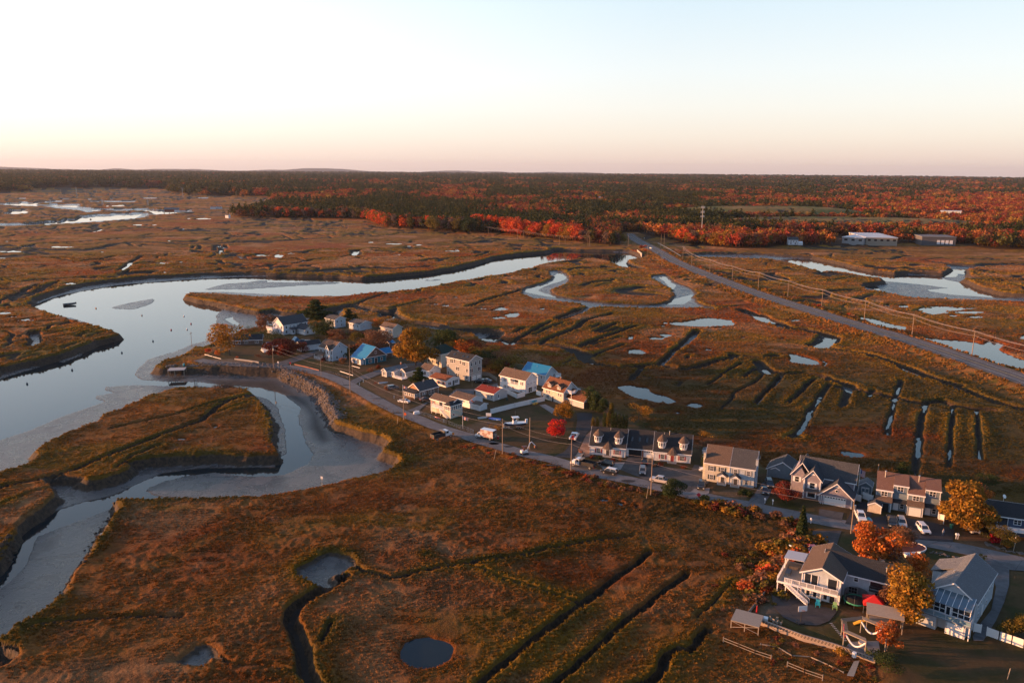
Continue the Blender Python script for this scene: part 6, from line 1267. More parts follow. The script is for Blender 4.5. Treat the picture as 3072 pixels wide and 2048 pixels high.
# --- right hand house with conservatory
H = House('conservatory_house', 'pale blue house with grey roof, glass roofed sunroom and raised blue deck', at('l', 990, 1112), 48)
H.walls(0, 0, 15.5, 7.6, 5.6, SPB, 'x', 2.6); H.roof(0, 0, 15.5, 7.6, 5.6, 2.6, 'x', RLG, ov=.4)
H.walls(9.0, 7.65, 14.5, 9.6, 5.2, SPB, name='side_wall'); H.part(MB().prism([(8.6, 4.2, 7.6), (14.9, 4.2, 7.6), (14.9, 10.0, 5.2), (8.6, 10.0, 5.2)], (0, 0, .15)), 'side_roof', RLG)
GR = material('conservatory_glass', (.10, .15, .19), .12, spec=.9); H.walls(-3.0, .1, -.05, 8.4, 3.0, SPB, name='sunroom_wall'); H.part(MB().box(-3.0, .1, 3.0, -2.9, 8.4, 4.9), 'sunroom_glazing', GLASS)
H.part(MB().prism([(-3.3, -.1, 4.85), (0, -.1, 6.2), (0, 8.6, 6.2), (-3.3, 8.6, 4.85)], (0, 0, .08)), 'glass_roof', GR)
m_ = MB(); [m_.tube([(-3.3, y, 4.95), (0, y, 6.3)], .05, 4) for y in np.linspace(0, 8.5, 9)]; [m_.box(-3.06, y-.06, 3.0, -2.95, y+.06, 4.9) for y in (.1, 1.1, 2.1, 3.1, 4.0, 5.2, 6.2, 7.2, 8.3)]; m_.box(-3.06, .1, 3.85, -2.95, 8.4, 3.95); m_.box(-3.08, .1, 2.95, -2.95, 8.4, 3.1); m_.box(-3.1, .1, 4.8, -2.95, 8.4, 4.98); H.part(m_, 'sunroom_frame', TRIM); H.box('sunroom_door', TRIM, -3.12, 3.2, 2.9, -3.07, 4.3, 4.8); H.box('door_pane', GLASS, -3.15, 3.45, 3.1, -3.12, 4.05, 4.6)
H.box('deck', SBG, -4.8, -.4, 2.6, -3.05, 9.8, 2.75); H.rail([(-3.1, -.4), (-4.75, -.4), (-4.75, 9.8)], 2.75, 1.0, SPB, post=2.2, bal=9); H.part(MB().box(-4.74, -.4, 2.9, -4.70, 9.8, 3.6), 'deck_glass', material('blue_panel', (.16, .27, .34), .3, spec=.6))
H.box('lower_store', SPB, -4.6, 5.2, -.3, -.1, 9.7, 2.55); H.box('lower_store', SPB, -4.6, .3, -.3, -.1, 3.6, 2.55); H.part(MB().box(-4.66, .6, .1, -4.61, 1.9, 2.3).box(-4.66, 2.0, .1, -4.61, 3.3, 2.3), 'store_door', TRIM); H.posts([(-4.6, -.3), (-3.4, -.3)], 0, 2.6, name='deck_post')
H.winR([2.5, 5.0, 8.0, 11.5, 14], 3.4, .8, 1.2); H.door('R', 6.8, .1, .9, 2, TRIM); H.winR([3.5, 10], .8, .9, 1.1)
for y, x in ((4.9, 2.2), (6.1, 4.6)): H.part(MB().prism([(x, y, 7.5-(y-3.8)*.68), (x+1.3, y, 7.5-(y-3.8)*.68), (x+1.3, y+.8, 7.0-(y-3.8)*.68), (x, y+.8, 7.0-(y-3.8)*.68)], (0, 0, .5)), 'skylight', TRIM)
H.vent(6.6, 5.4, 7.0, .5, .1)
# ---------------------------------------------------------------- roads and paving
def asphalt(name, col, var=.18, scale=.4):
    m = material(name, col, .85, spec=.25); g = NT(m); geo = g.n('ShaderNodeNewGeometry'); p = geo.outputs['Position']
    c = g.mix(g.ramp(g.noise(p, scale, 5, .7), .35, .65), tuple(k*(1-var) for k in col), tuple(k*(1+var) for k in col))
    c = g.mix(g.ramp(g.noise(p, .09, 4, .6, 1.5), .55, .6, 0, .35), c, tuple(k*.5 for k in col)); v = g.n('ShaderNodeTexVoronoi'); v.feature = 'DISTANCE_TO_EDGE'; v.inputs['Scale'].default_value = .16; g.l(p, v.inputs['Vector'])
    c = g.mix(g.ramp(v.outputs['Distance'], .0, .012, .6, 0), c, (.02, .02, .02)); g.l(c, g.b.inputs['Base Color']); return m
PAVE = {'dark': asphalt('fresh_asphalt', (.035, .036, .040)), 'grey': asphalt('worn_asphalt', (.105, .108, .115)), 'court': asphalt('brown_asphalt', (.085, .078, .074)), 'conc': asphalt('concrete_slab', (.24, .22, .21)),
 'paver': asphalt('brick_pavers', (.21, .13, .095)), 'patio': asphalt('patio_asphalt', (.062, .056, .056)), 'sand': asphalt('gravel_sand', (.19, .145, .12))}
for k, (Q, (_, key)) in enumerate(zip(SHEET_AREAS, SHEETS)): sheet('pavement', [(Q, 1.030+.004*k)], PAVE[key])
def resample(P, step):
    out = [P[0]]
    Q = [P[0]]+list(P)+[P[-1]]
    for i in range(1, len(Q)-2):
        p0, p1, p2, p3 = [np.array(q) for q in Q[i-1:i+3]]; n = max(1, int(np.hypot(*(p2-p1))/step))
        for k in range(1, n+1):
            t = k/n; out.append(tuple(.5*((2*p1)+(-p0+p2)*t+(2*p0-5*p1+4*p2-p3)*t*t+(-p0+3*p1-3*p2+p3)*t**3)))
    return out
def ribbon(name, P, off0, off1, z, mat, dash=None, wob=0):
    me = bpy.data.meshes.new(name); V = []; F = []; A = np.array(P); T = np.gradient(A, axis=0); T /= np.linalg.norm(T, axis=1)[:, None]; N = np.stack([-T[:, 1], T[:, 0]], 1)
    for i in range(len(A)):
        w = wob*(vnoise(np.array([i*.37]), np.array([.5]), 5)[0]-.5) if wob else 0
        for o_ in (off0+w, off1-w): V.append((*(A[i]+N[i]*o_), z))
    for i in range(len(A)-1):
        if dash and (i % dash[1]) >= dash[0]: continue
        F.append((2*i, 2*i+1, 2*i+3, 2*i+2))
    me.from_pydata(V, [], F); me.materials.append(mat); me.update(); return tag(link(bpy.data.objects.new(name, me)), kind='structure')
HW = resample(ROAD_C, 6); ST = resample(STREET, 3)
HWM = asphalt('highway_asphalt', (.125, .11, .105), .12, .25); PAINT = material('road_paint_white', (.6, .6, .58), .7, var=.2, vscale=1); PAINTY = material('road_paint_yellow', (.5, .34, .06), .7)
ribbon('highway', HW, -5.6, 5.6, 1.50, HWM); ribbon('road_marking', HW, -3.72, -3.55, 1.506, PAINT); ribbon('road_marking', HW, 3.55, 3.72, 1.506, PAINT); ribbon('road_marking', HW, .06, .2, 1.506, PAINTY); ribbon('road_marking', HW, -.2, -.06, 1.506, PAINTY)
ribbon('road_shoulder', HW, -7.4, -5.6, 1.492, asphalt('shoulder_gravel', (.17, .12, .095))); ribbon('road_shoulder', HW, 5.6, 7.4, 1.492, bpy.data.materials['shoulder_gravel'])
STM = asphalt('street_asphalt', (.155, .15, .152), .12, .3)
ribbon('street', ST, -2.75, 2.75, 1.020, STM, wob=.5)
pm_ = asphalt('tar_patch', (.04, .04, .042))
for v, x, y, a_, b_ in (('f', 360, 1130, 1.6, .8), ('f', 1500, 1490, 1.7, .9), ('g', 910, 705, 1.7, 1.0), ('h', 920, 832, 2.0, 1.0), ('g', 1080, 740, 1.6, .9), ('e', 1720, 1000, 1.5, .7), ('f', 130, 960, 3.0, .6), ('g', 1620, 960, 2.5, .6)):
    c = at(v, x, y, UP); sheet('road_patch', [([(c[0]+a_*math.cos(t)*(1+.1*math.sin(3*t)), c[1]+b_*math.sin(t)) for t in np.linspace(0, 6.2, 16)], 1.028)], pm_)
# guard rail on the bridge
def thing(mb, name, mats, label, cat, group=None, loc=None, rz=0):
    o = mb.build(name, mats); 
    if loc: o.location = loc; o.rotation_euler = (0, 0, rz)
    return tag(o, label, cat, group)
def rise(v, bx, by, tx, ty, z=UP):
    """height of something whose foot and top are seen at these points"""
    g0 = at(v, bx, by, z); d = MR @ np.array(((VIEWS[v][0]+tx/VIEWS[v][2]-1536)/FPX, -(VIEWS[v][1]+ty/VIEWS[v][2]-1024)/FPX, -1.0)); D = math.hypot(*g0)
    return CAM_H+d[2]/math.hypot(d[0], d[1])*D-z
gr = MB(); P = pts("b: 2200,668 2260,700 2352,758", 1.5); P = resample(P, 4)
for i, p in enumerate(P):
    gr.cbox(p[0]+6.8, p[1]+3, 1.4, .15, .15, .8)
gr.tube([(p[0]+6.8, p[1]+3, 2.05) for p in P], .16, 4); thing(gr, 'guard_rail', METAL, 'galvanised guard rail along the far side of the highway bridge', 'guard rail')
bw = MB(); P = pts("b: 2135,712 2170,738", 1.5); bw.prism([(P[0][0]-6.6, P[0][1]-2, -2), (P[1][0]-6.6, P[1][1]-2, -2), (P[1][0]-6.6, P[1][1]-2, 2.1), (P[0][0]-6.6, P[0][1]-2, 2.1)], (-.5, -.1, 0)); thing(bw, 'bridge_abutment', CONC, 'pale concrete wing wall of the highway bridge over the river', 'bridge')
# riprap along the cove
RK = material('riprap_stone', (.12, .10, .09), .9, var=.45, vscale=.35, bump=.04)
def rock_mesh(seed, s=1.0):
    rnd = random.Random(seed); import bmesh as _b; bm = _b.new(); _b.ops.create_icosphere(bm, subdivisions=1, radius=s)
    for v_ in bm.verts: v_.co = Vector((v_.co.x*rnd.uniform(.7, 1.2), v_.co.y*rnd.uniform(.6, 1.1), v_.co.z*rnd.uniform(.5, .9)))
    me = bpy.data.meshes.new('rock'); bm.to_mesh(me); bm.free(); me.materials.append(RK); return me
rc = bpy.data.collections.new('rock_kinds')
for i in range(5): rc.objects.link(bpy.data.objects.new('rock_%d' % i, rock_mesh(i)))
PEAT = material('peat_clod', (.045, .032, .022), .95, var=.3, vscale=2)
pc2 = bpy.data.collections.new('clod_kinds')
for i in range(5):
    me = rock_mesh(i+20); me.materials.clear(); me.materials.append(PEAT); pc2.objects.link(bpy.data.objects.new('clod_%d' % i, me))
def rock_cloud(name, label, lines, n, w, s0, s1, coll=None):
    X = []; Y = []
    for P in lines:
        P = resample(P, 4); A = np.array(P); k = RNG.integers(0, len(A)-1, n); t = RNG.random(n)[:, None]; q = A[k]*(1-t)+A[k+1]*t; d = A[k+1]-A[k]; nn = np.stack([-d[:, 1], d[:, 0]], 1)/np.linalg.norm(d, axis=1)[:, None]; q = q+nn*RNG.normal(size=(n, 1))*w
        X.append(q[:, 0]); Y.append(q[:, 1])
    X = np.concatenate(X); Y = np.concatenate(Y); Z = terrain(X, Y)[0]; me = bpy.data.meshes.new(name); me.vertices.add(len(X)); me.vertices.foreach_set('co', np.stack([X, Y, Z], -1).astype(np.float32).ravel())
    s_ = (s0+(s1-s0)*RNG.random(len(X))**2)
    for nm, typ, arr, key in (('size3', 'FLOAT_VECTOR', np.stack([s_]*3, -1), 'vector'), ('turn', 'FLOAT', RNG.uniform(0, 6, len(X)), 'value'), ('pick', 'INT', RNG.integers(0, 5, len(X)), 'value')):
        q_ = me.attributes.new(nm, typ, 'POINT'); q_.data.foreach_set(key, (arr.astype(np.int32) if typ == 'INT' else arr.astype(np.float32)).ravel())
    o = link(bpy.data.objects.new(name, me)); o.modifiers.new('rocks', 'NODES').node_group = scatter_group(name+'_nodes', coll or rc); tag(o, label, 'rocks', kind='stuff')
rock_cloud('riprap', 'loose grey stone riprap lining the bank of the cove below the road', [pts("d: 1120,118 1400,112 1700,115 1880,135 2040,210 2150,280 2220,380 2268,480", -.3), pts("d: 1900,155 2040,225 2140,290 2210,390 2262,480", -.8)], 1500, 1.5, .25, .75)
rock_cloud('shore_clods', 'dark broken clods of peat fallen along the marsh banks', [pts("n: 815,145 740,230 680,360 610,480 545,600 450,720", -1.5), pts("d: 1760,380 1800,480 1825,600 1840,700 1860,735", -1.5), pts("a: 1285,1030 1400,1065 1530,1100 1700,1140 1850,1150", -1.2), pts("a: 590,1400 700,1370 800,1320", -1.2), pts("d: 60,1290 30,1350 0,1420", -1.2)], 110, .8, .2, .7, pc2)
rock_cloud('garden_stones', 'row of pale stones edging the road and the front gardens', [pts("e: 1440,835 1560,850 1680,890 1750,915", UP), pts("l: 600,330 800,375 960,410 1000,400", UP), pts("j: 1830,1240 1900,1290 2100,1340 2339,1395", UP), pts("e: 830,795 1000,800 1300,850", UP)], 60, .3, .25, .55)
# ---------------------------------------------------------------- vehicles and boats
PAINTS = {}
def paint(nm, c): 
    if nm not in PAINTS: PAINTS[nm] = material(nm+'_car_paint', c, .28, spec=.5, coat=.6)
    return PAINTS[nm]
for nm, c in (('white', (.72, .73, .74)), ('silver', (.45, .42, .40)), ('black', (.015, .016, .018)), ('grey', (.14, .15, .16)), ('red', (.38, .02, .025)), ('brown', (.09, .05, .04)), ('navy', (.02, .03, .07)), ('blue', (.02, .15, .42))): paint(nm, c)
TYRE = material('tyre_rubber', (.02, .02, .02), .9); RIM = material('wheel_rim', (.5, .5, .5), .35, metal=.7); LAMP = material('headlight_glass', (.75, .75, .70), .1); TAIL = material('tail_light_red', (.4, .01, .01), .3); BLK = material('black_plastic', (.025, .025, .027), .6)
_wm = {}
def wheel(root, x, y, r=.34, w=.24, z=None):
    k = (r, w)
    if k not in _wm:
        a = MB().disc((0, 0, 0), (0, 1, 0), r, w, 14); b = MB().disc((0, 0, 0), (0, 1, 0), r*.6, w+.03, 10); ms = []
        for q, m_ in ((a, TYRE), (b, RIM)): me = bpy.data.meshes.new('wheel'); me.from_pydata(q.V, [], q.F); me.materials.append(m_); me.update(); ms.append(me)
        _wm[k] = ms
    t = link(bpy.data.objects.new('wheel', _wm[k][0])); t.parent = root; t.location = (x, y, z or r); q = link(bpy.data.objects.new('rim', _wm[k][1])); q.parent = t
def hull(profile, stations, m=0):
    """side profile (x,z) lofted across stations (y, inset, lift)"""
    mb = MB(); n = len(profile); cx = sum(p[0] for p in profile)/n; cz = sum(p[1] for p in profile)/n
    for (y, sx_, sz_) in stations:
        for (x, z) in profile: mb.V.append((cx+(x-cx)*sx_, y, cz+(z-cz)*sz_))
    for j in range(len(stations)-1):
        for i in range(n):
            a = j*n+i; b = j*n+(i+1) % n; mb.F.append((a, b, b+n, a+n)); mb.M.append(m)
    mb.F.append(tuple(range(n-1, -1, -1))); mb.F.append(tuple((len(stations)-1)*n+i for i in range(n))); mb.M += [m, m]; return mb
def vehicle(label, v, x, y, head, kind='sedan', col='white', z=UP+.06, name=None, group=None, cat=None, roofcol=None):
    c = at(v, x, y, z); nm = name or {'sedan': 'parked_car', 'suv': 'parked_car', 'pickup': 'pickup_truck'}[kind]
    root = empty(nm, c[0], c[1], z, R(head), label, cat or {'sedan': 'car', 'suv': 'car', 'pickup': 'pickup'}[kind], group)
    L, W, H = {'sedan': (4.6, 1.8, 1.42), 'suv': (4.7, 1.9, 1.72), 'pickup': (5.8, 2.0, 1.9)}[kind]; P = PAINTS[col]; h = L/2
    if kind == 'sedan': prof = [(-h, .38), (-h, .82), (-h+.25, .98), (-h+1.0, 1.0), (h-1.4, .96), (h-.5, .82), (h-.06, .62), (h, .35), (h-.3, .22), (-h+.3, .22)]; gb = (-h+.75, h-1.15, -h+1.45, h-2.05, .97)
    elif kind == 'suv': prof = [(-h, .42), (-h, 1.0), (-h+.1, 1.1), (h-1.3, 1.08), (h-.25, .95), (h, .75), (h, .4), (h-.25, .28), (-h+.3, .28)]; gb = (-h+.05, h-1.1, -h+.4, h-1.8, 1.08)
    else: prof = [(-h, .5), (-h, 1.16), (h-1.6, 1.18), (h-.2, 1.12), (h, .95), (h, .45), (h-.3, .36), (-h+.2, .4)]; gb = (-h+1.95, h-1.35, -h+2.15, h-2.05, 1.16)
    hull(prof, [(-W/2, .975, .86), (-W/2+.07, 1, 1), (W/2-.07, 1, 1), (W/2, .975, .86)]).build('body', P, root)
    x0, x1, x2, x3, zb = gb; wb, wt = W/2-.1, W/2-.28
    g_ = MB(); g_.V = [(x0, -wb, zb), (x1, -wb, zb), (x1, wb, zb), (x0, wb, zb), (x2, -wt, H-.04), (x3, -wt, H-.04), (x3, wt, H-.04), (x2, wt, H-.04)]; g_.F = [(0,3,2,1),(4,5,6,7),(0,1,5,4),(1,2,6,5),(2,3,7,6),(3,0,4,7)]; g_.M = [0]*6; g_.build('window_glass', GLASS, root)
    r_ = MB(); r_.frust((x2+x3)/2, 0, H-.05, H+.03, x3-x2+.06, wt*2+.06, x3-x2-.15, wt*2-.1)
    for s_ in (-1, 1):
        for a, b in (((x0, wb), (x2, wt)), ((x1, wb), (x3, wt))): r_.tube([(a[0], a[1]*s_, zb), (b[0], b[1]*s_, H-.02)], .045, 4)
        xm = (x0+x1)/2+.05; r_.tube([(xm, wb*s_, zb), (xm, wt*s_, H-.02)], .045, 4)
    r_.build('roof', PAINTS[roofcol] if roofcol else P, root)
    if kind == 'pickup': MB().box(-h+.12, -W/2+.16, 1.0, -h+1.85, W/2-.16, 1.185).build('truck_bed', BLK, root)
    for s_ in (-1, 1):
        MB().box(h-.12, s_*W*.36-.2, .62, h+.015, s_*W*.36+.2, .82).build('headlight', LAMP, root); MB().box(-h-.015, s_*W*.4-.12, .68, -h+.1, s_*W*.4+.12, .92).build('tail_light', TAIL, root)
    MB().box(h-.05, -W*.25, .4, h+.02, W*.25, .75).build('grille', BLK, root)
    wr = {'sedan': .33, 'suv': .37, 'pickup': .41}[kind]
    for xx in (-h+.95, h-.95):
        for s_ in (-1, 1): wheel(root, xx, s_*(W/2-.1), wr)
    return root
vehicle('white saloon car parked beside the shingled cottage porch', 'f', 440, 1008, 155, 'sedan', 'white')
vehicle('dark brown saloon car nearest the shingled cottage side wall', 'f', 690, 985, 29, 'sedan', 'brown'); vehicle('black saloon car behind the brown one at the shingled cottage', 'f', 825, 945, 29, 'sedan', 'black')
vehicle('black car at the foot of the three storey shingled house', 'f', 1330, 775, 165, 'suv', 'black'); vehicle('dark car right of the shingled house garage doors', 'f', 1405, 765, 160, 'sedan', 'grey')
vehicle('dark car on the pale drive of the big white house', 'e', 1215, 495, 10, 'sedan', 'navy'); vehicle('small dark vehicle parked on rough grass left of the cedar', 'f', 305, 850, 30, 'suv', 'grey')
vehicle('black saloon car parked in front of the left white cape', 'h', 660, 650, 150, 'suv', 'black'); vehicle('black and white patrol car with white doors parked on the street', 'h', 700, 742, 150, 'suv', 'black', roofcol='white')
vehicle('black car facing the open garage between the capes', 'h', 1112, 622, 80, 'suv', 'black'); vehicle('grey car in the court facing the street between the capes', 'h', 1088, 735, -100, 'suv', 'grey')
vehicle('silver pickup truck parked behind the roadside pole', 'h', 1300, 850, 153, 'pickup', 'silver'); vehicle('white car half hidden behind the duplex chimney', 'h', 1850, 720, 160, 'sedan', 'white')
vehicle('dark pickup truck on the duplex forecourt', 'i', 215, 625, -108, 'pickup', 'black'); vehicle('black car nearer the street on the drive right of the duplex', 'i', 955, 690, -100, 'sedan', 'black'); vehicle('black car farther back on the drive right of the duplex', 'i', 1010, 610, -100, 'suv', 'black')
vehicle('white pickup truck facing the street beside the mauve house', 'j', 135, 915, -103, 'pickup', 'white'); vehicle('black pickup truck in front of the open purple lit garage', 'j', 560, 990, -108, 'pickup', 'black'); vehicle('pale grey car between the black pickup and the white garage door', 'j', 690, 1000, -108, 'suv', 'silver')
vehicle('white car on the black drive before the white garage door', 'j', 978, 1085, -95, 'suv', 'white'); vehicle('pale pickup truck under the big golden tree', 'j', 1620, 1070, -98, 'pickup', 'silver')
vehicle('bright red car on the drive above the deck house', 'k', 1000, 190, -103, 'sedan', 'red'); vehicle('white van half hidden behind the deck house pergola', 'k', 1095, 270, 70, 'suv', 'white')
for k, (x, y, hd, c) in enumerate(((2046, 624, -75, 'silver'), (2190, 702, -68, 'white'), (2238, 744, -66, 'black'), (2276, 776, 112, 'navy'))):
    vehicle(('silver', 'white', 'black', 'dark blue')[k]+' car driving on the highway near the bridge', 'b', x, y, hd, 'sedan', c, 1.52, 'car', 'cars on the highway')
def dump_truck(label, v, x, y, head, open_door=False):
    c = at(v, x, y, UP+.05); r = empty('dump_truck', c[0], c[1], UP+.05, R(head), label, 'truck')
    hull([(1.3, .7), (1.3, 2.35), (1.5, 2.5), (2.5, 2.5), (2.9, 1.75), (4.0, 1.5), (4.2, 1.2), (4.2, .65)], [(-1.05, .97, .9), (-.95, 1, 1), (.95, 1, 1), (1.05, .97, .9)]).build('cab', PAINTS['white'], r)
    MB().box(1.55, -1.08, 1.65, 2.45, 1.08, 2.3).build('cab_window', GLASS, r); m_ = MB(); m_.V = [(2.53, -.9, 2.45), (2.53, .9, 2.45), (2.93, .9, 1.8), (2.93, -.9, 1.8)]; m_.F = [(0, 3, 2, 1)]; m_.M = [0]; m_.build('windscreen', GLASS, r)
    b = MB(); [b.box(*q) for q in ((-3.2, -1.15, .95, 1.15, 1.15, 1.1), (-3.2, -1.15, 1.1, 1.15, -1.08, 2.0), (-3.2, 1.08, 1.1, 1.15, 1.15, 2.0), (-3.2, -1.08, 1.1, -3.12, 1.08, 2.0), (.9, -1.15, 1.1, 1.15, 1.15, 2.5))]; b.build('tipper_body', BLK, r)
    MB().box(-3.1, -.45, .55, 3.9, .45, .9).build('chassis', BLK, r); MB().box(.4, -1.1, 2.5, 1.3, 1.1, 2.56).build('cab_shield', WOOD, r); MB().ball((-1, 0, 1.15), 1.1, 8, (1.5, .9, .5)).build('load', material('dark_soil', (.06, .045, .035), .95), r)
    for xx in (-2.0, 3.2):
        for s_ in (-1, 1): wheel(r, xx, s_*.95, .5, .34)
    for s_ in (-1, 1): MB().box(4.15, s_*.8-.15, 1.0, 4.22, s_*.8+.15, 1.2).build('headlight', LAMP, r); MB().box(-3.25, s_*.8-.15, .75, -3.2, s_*.8+.15, .95).build('tail_light', TAIL, r)
    if open_door: MB().box(2.2, 1.1, .9, 2.3, 2.0, 2.2).build('open_door', PAINTS['white'], r)
dump_truck('white cabbed black dump truck parked on bare earth by the cove', 'f', 868, 1430, 40); dump_truck('white cabbed black dump truck with open door beside the left cape', 'g', 1975, 985, 150, True)
c = at('f', 1400, 1432, UP+.05); r = empty('box_truck', c[0], c[1], UP+.05, R(150), 'white roofed box truck with open rear parked on the street', 'truck')
bx = material('truck_box_side', (.42, .34, .31), .5); g = NT(bx); tcn = g.n('ShaderNodeTexCoord'); g.l(g.mix(g.ramp(g.noise(tcn.outputs['Object'], .8, 2), .45, .55), (.36, .22, .18), (.62, .55, .52)), g.b.inputs['Base Color'])
MB().box(-3.3, -1.15, .9, 1.35, -1.1, 3.2).box(-3.3, 1.1, .9, 1.35, 1.15, 3.2).box(1.3, -1.1, .9, 1.35, 1.1, 3.2).build('box_side', bx, r); MB().box(-3.32, -1.17, 3.2, 1.37, 1.17, 3.27).build('box_roof', PAINTS['white'], r); MB().box(-3.3, -1.1, .88, 1.3, 1.1, .95).build('load_floor', WOOD, r)
hull([(1.4, .6), (1.4, 2.1), (2.2, 2.15), (2.7, 1.45), (3.4, 1.2), (3.5, .6)], [(-1.0, .97, .9), (-.9, 1, 1), (.9, 1, 1), (1.0, .97, .9)]).build('cab', PAINTS['white'], r); MB().box(1.6, -1.02, 1.4, 2.2, 1.02, 1.95).build('cab_window', GLASS, r); MB().cbox(-3.9, -1.1, .3, .5, .4, .9).build('tail_lift', PAINTS['red'], r); MB().box(-3.2, -.4, .5, 3.2, .4, .85).build('chassis', BLK, r)
for xx in (-2.2, 2.7):
    for s_ in (-1, 1): wheel(r, xx, s_*.95, .42, .3)
# utility truck with red gear seen from behind on the black drive
c = at('g', 1853, 650, UP+.05); r = empty('utility_truck', c[0], c[1], UP+.05, R(72), 'white utility truck loaded with red gear on the black drive', 'truck')
hull([(-.4, .6), (-.4, 1.95), (.9, 2.0), (1.5, 1.3), (2.7, 1.15), (2.8, .6)], [(-1.0, .97, .9), (-.9, 1, 1), (.9, 1, 1), (1.0, .97, .9)]).build('cab', PAINTS['white'], r); MB().box(-.42, -.8, 1.3, -.38, .8, 1.8).build('rear_window', GLASS, r); MB().box(-2.9, -1.05, .6, -.45, -.6, 1.35).box(-2.9, .6, .6, -.45, 1.05, 1.35).build('tool_boxes', PAINTS['white'], r); MB().box(-2.8, -.55, .7, -.6, .55, 1.15).cbox(-1.6, 0, 1.15, .6, .6, .6).build('red_gear', PAINTS['red'], r)
for xx in (-1.9, 1.8):
    for s_ in (-1, 1): wheel(r, xx, s_*.9, .4, .28)
c = at('g', 1920, 855, UP+.05); r = empty('flatbed_trailer', c[0], c[1], UP+.05, R(72), 'low flatbed trailer with wooden floor and a stump grinder behind the dump truck', 'trailer')
MB().box(-2.6, -1.0, .5, 2.2, 1.0, .62).build('trailer_floor', WOOD, r); MB().box(-2.6, -1.05, .45, 2.2, -1.0, .75).box(-2.6, 1.0, .45, 2.2, 1.05, .75).build('side_rail', BLK, r); MB().ball((1.6, 0, .9), .6, 7, (1, 1.2, .8)).tube([(1.2, .3, .8), (1.4, .8, 1.8)], .12, 5).build('stump_grinder', material('rusty_machine', (.2, .07, .04), .7), r)
for xx in (-.4, .5):
    for s_ in (-1, 1): wheel(r, xx, s_*1.0, .33, .2)
c = at('g', 1270, 828, UP); r = empty('mini_excavator', c[0], c[1], UP, R(20), 'small white and black excavator digging beside the street pole', 'excavator')
for s_ in (-1, 1): MB().prism([(-1.1, s_*.6-.18, .1), (-.9, s_*.6-.18, .5), (.9, s_*.6-.18, .5), (1.1, s_*.6-.18, .1), (.9, s_*.6-.18, 0), (-.9, s_*.6-.18, 0)], (0, .36, 0)).build('track', BLK, r)
hull([(-1.3, .6), (-1.2, 1.25), (-.2, 1.3), (.9, 1.0), (.9, .6)], [(-.75, .9, .9), (-.6, 1, 1), (.6, 1, 1), (.75, .9, .9)]).build('engine_body', PAINTS['white'], r); k_ = MB(); [k_.tube([(x, y, 1.1), (x, y, 2.35)], .05, 4) for x in (-.7, .6) for y in (-.55, .55)]; k_.box(-.8, -.65, 2.35, .7, .65, 2.45).cbox(-.2, 0, 1.2, .5, .6, .7); k_.build('cab_frame', material('dark_red_cab', (.12, .03, .02), .5), r)
MB().tube([(.8, 0, 1.0), (1.6, 0, 3.2), (2.2, 0, 3.6)], .17, 6, r1=.13).build('boom', PAINTS['white'], r); MB().tube([(2.2, 0, 3.6), (3.4, 0, 2.3)], .13, 6).build('arm', PAINTS['white'], r); MB().prism([(3.2, -.35, 2.4), (3.9, -.35, 2.0), (3.6, -.35, 1.2), (3.1, -.35, 1.6)], (0, .7, 0)).build('bucket', material('rusty_bucket', (.15, .06, .04), .7), r)
def boat_mb(L, W, D, m=0):
    """open hull, bow towards +x"""
    mb = MB(); st = [(-.5, .80, .0), (-.2, 1, 0), (.15, .95, .02), (.35, .6, .1), (.5, .03, .3)]
    for t, w, lift in st:
        for (a, z) in ((-1, 1), (-.8, .35), (0, 0), (.8, .35), (1, 1)): mb.V.append((t*L, a*w*W/2, (z+lift*(1.0 if z else 1.4))*D))
    for j in range(len(st)-1):
        for i in range(4): a = j*5+i; mb.F.append((a, a+5, a+6, a+1)); mb.M.append(m)
    mb.F.append((0, 1, 2, 3, 4)); mb.M.append(m); return mb
def deck_of(mb, D, drop=.12):
    q = MB(); n = len(mb.V)//5; q.V = [(mb.V[j*5+k][0], mb.V[j*5+k][1]*.93, mb.V[j*5+k][2]-drop) for j in range(n) for k in (0, 4)]; q.F = [(2*j, 2*j+2, 2*j+3, 2*j+1) for j in range(n-1)]; q.M = [0]*(n-1); return q
c = at('g', 1155, 525, UP); r = empty('motor_boat', c[0], c[1], UP+.75, R(196), 'navy hulled white motor boat with hard top standing on the brown lawn', 'boat')
b_ = boat_mb(7.2, 2.5, 1.1); b_.build('hull', PAINTS['navy'], r); d_ = deck_of(b_, 1.1, -.01); d_.build('deck', PAINTS['white'], r); rb = MB(); [rb.tube([b_.V[j*5+k] for j in range(5)], .09, 5) for k in (0, 4)]; rb.build('gunwale', PAINTS['white'], r)
MB().box(-.6, -.5, 1.1, .7, .5, 2.0).build('console', PAINTS['white'], r); MB().box(-.1, -.45, 2.0, .6, .45, 2.6).build('windscreen', GLASS, r); m_ = MB(); [m_.tube([(x, y, 1.1), (x*.9, y, 3.0)], .04, 4) for x in (-.9, .7) for y in (-.7, .7)]; m_.box(-1.3, -.95, 3.0, 1.0, .95, 3.12); m_.build('hard_top', PAINTS['white'], r); MB().box(-4.3, -.3, .7, -3.6, .3, 2.1).build('outboard_motor', PAINTS['white'], r); MB().tube([(0, .3, 3.1), (0, .3, 5.4)], .02, 3).build('antenna', METAL, r)
r2 = empty('boat_trailer', c[0], c[1], UP, R(196), 'steel trailer under the navy hulled motor boat', 'trailer'); MB().box(-3, -.9, .45, 2.6, -.8, .55).box(-3, .8, .45, 2.6, .9, .55).box(2.5, -.1, .4, 4.6, .1, .52).cbox(-1, 0, .45, .1, 1.9, .1).cbox(2, 0, .45, .1, 1.9, .1).cbox(-1, .5, .5, 1.5, .1, .3).cbox(-1, -.5, .5, 1.5, .1, .3).build('frame', METAL, r2)
for xx in (-1.6, -.8):
    for s_ in (-1, 1): wheel(r2, xx, s_*1.0, .33, .2)
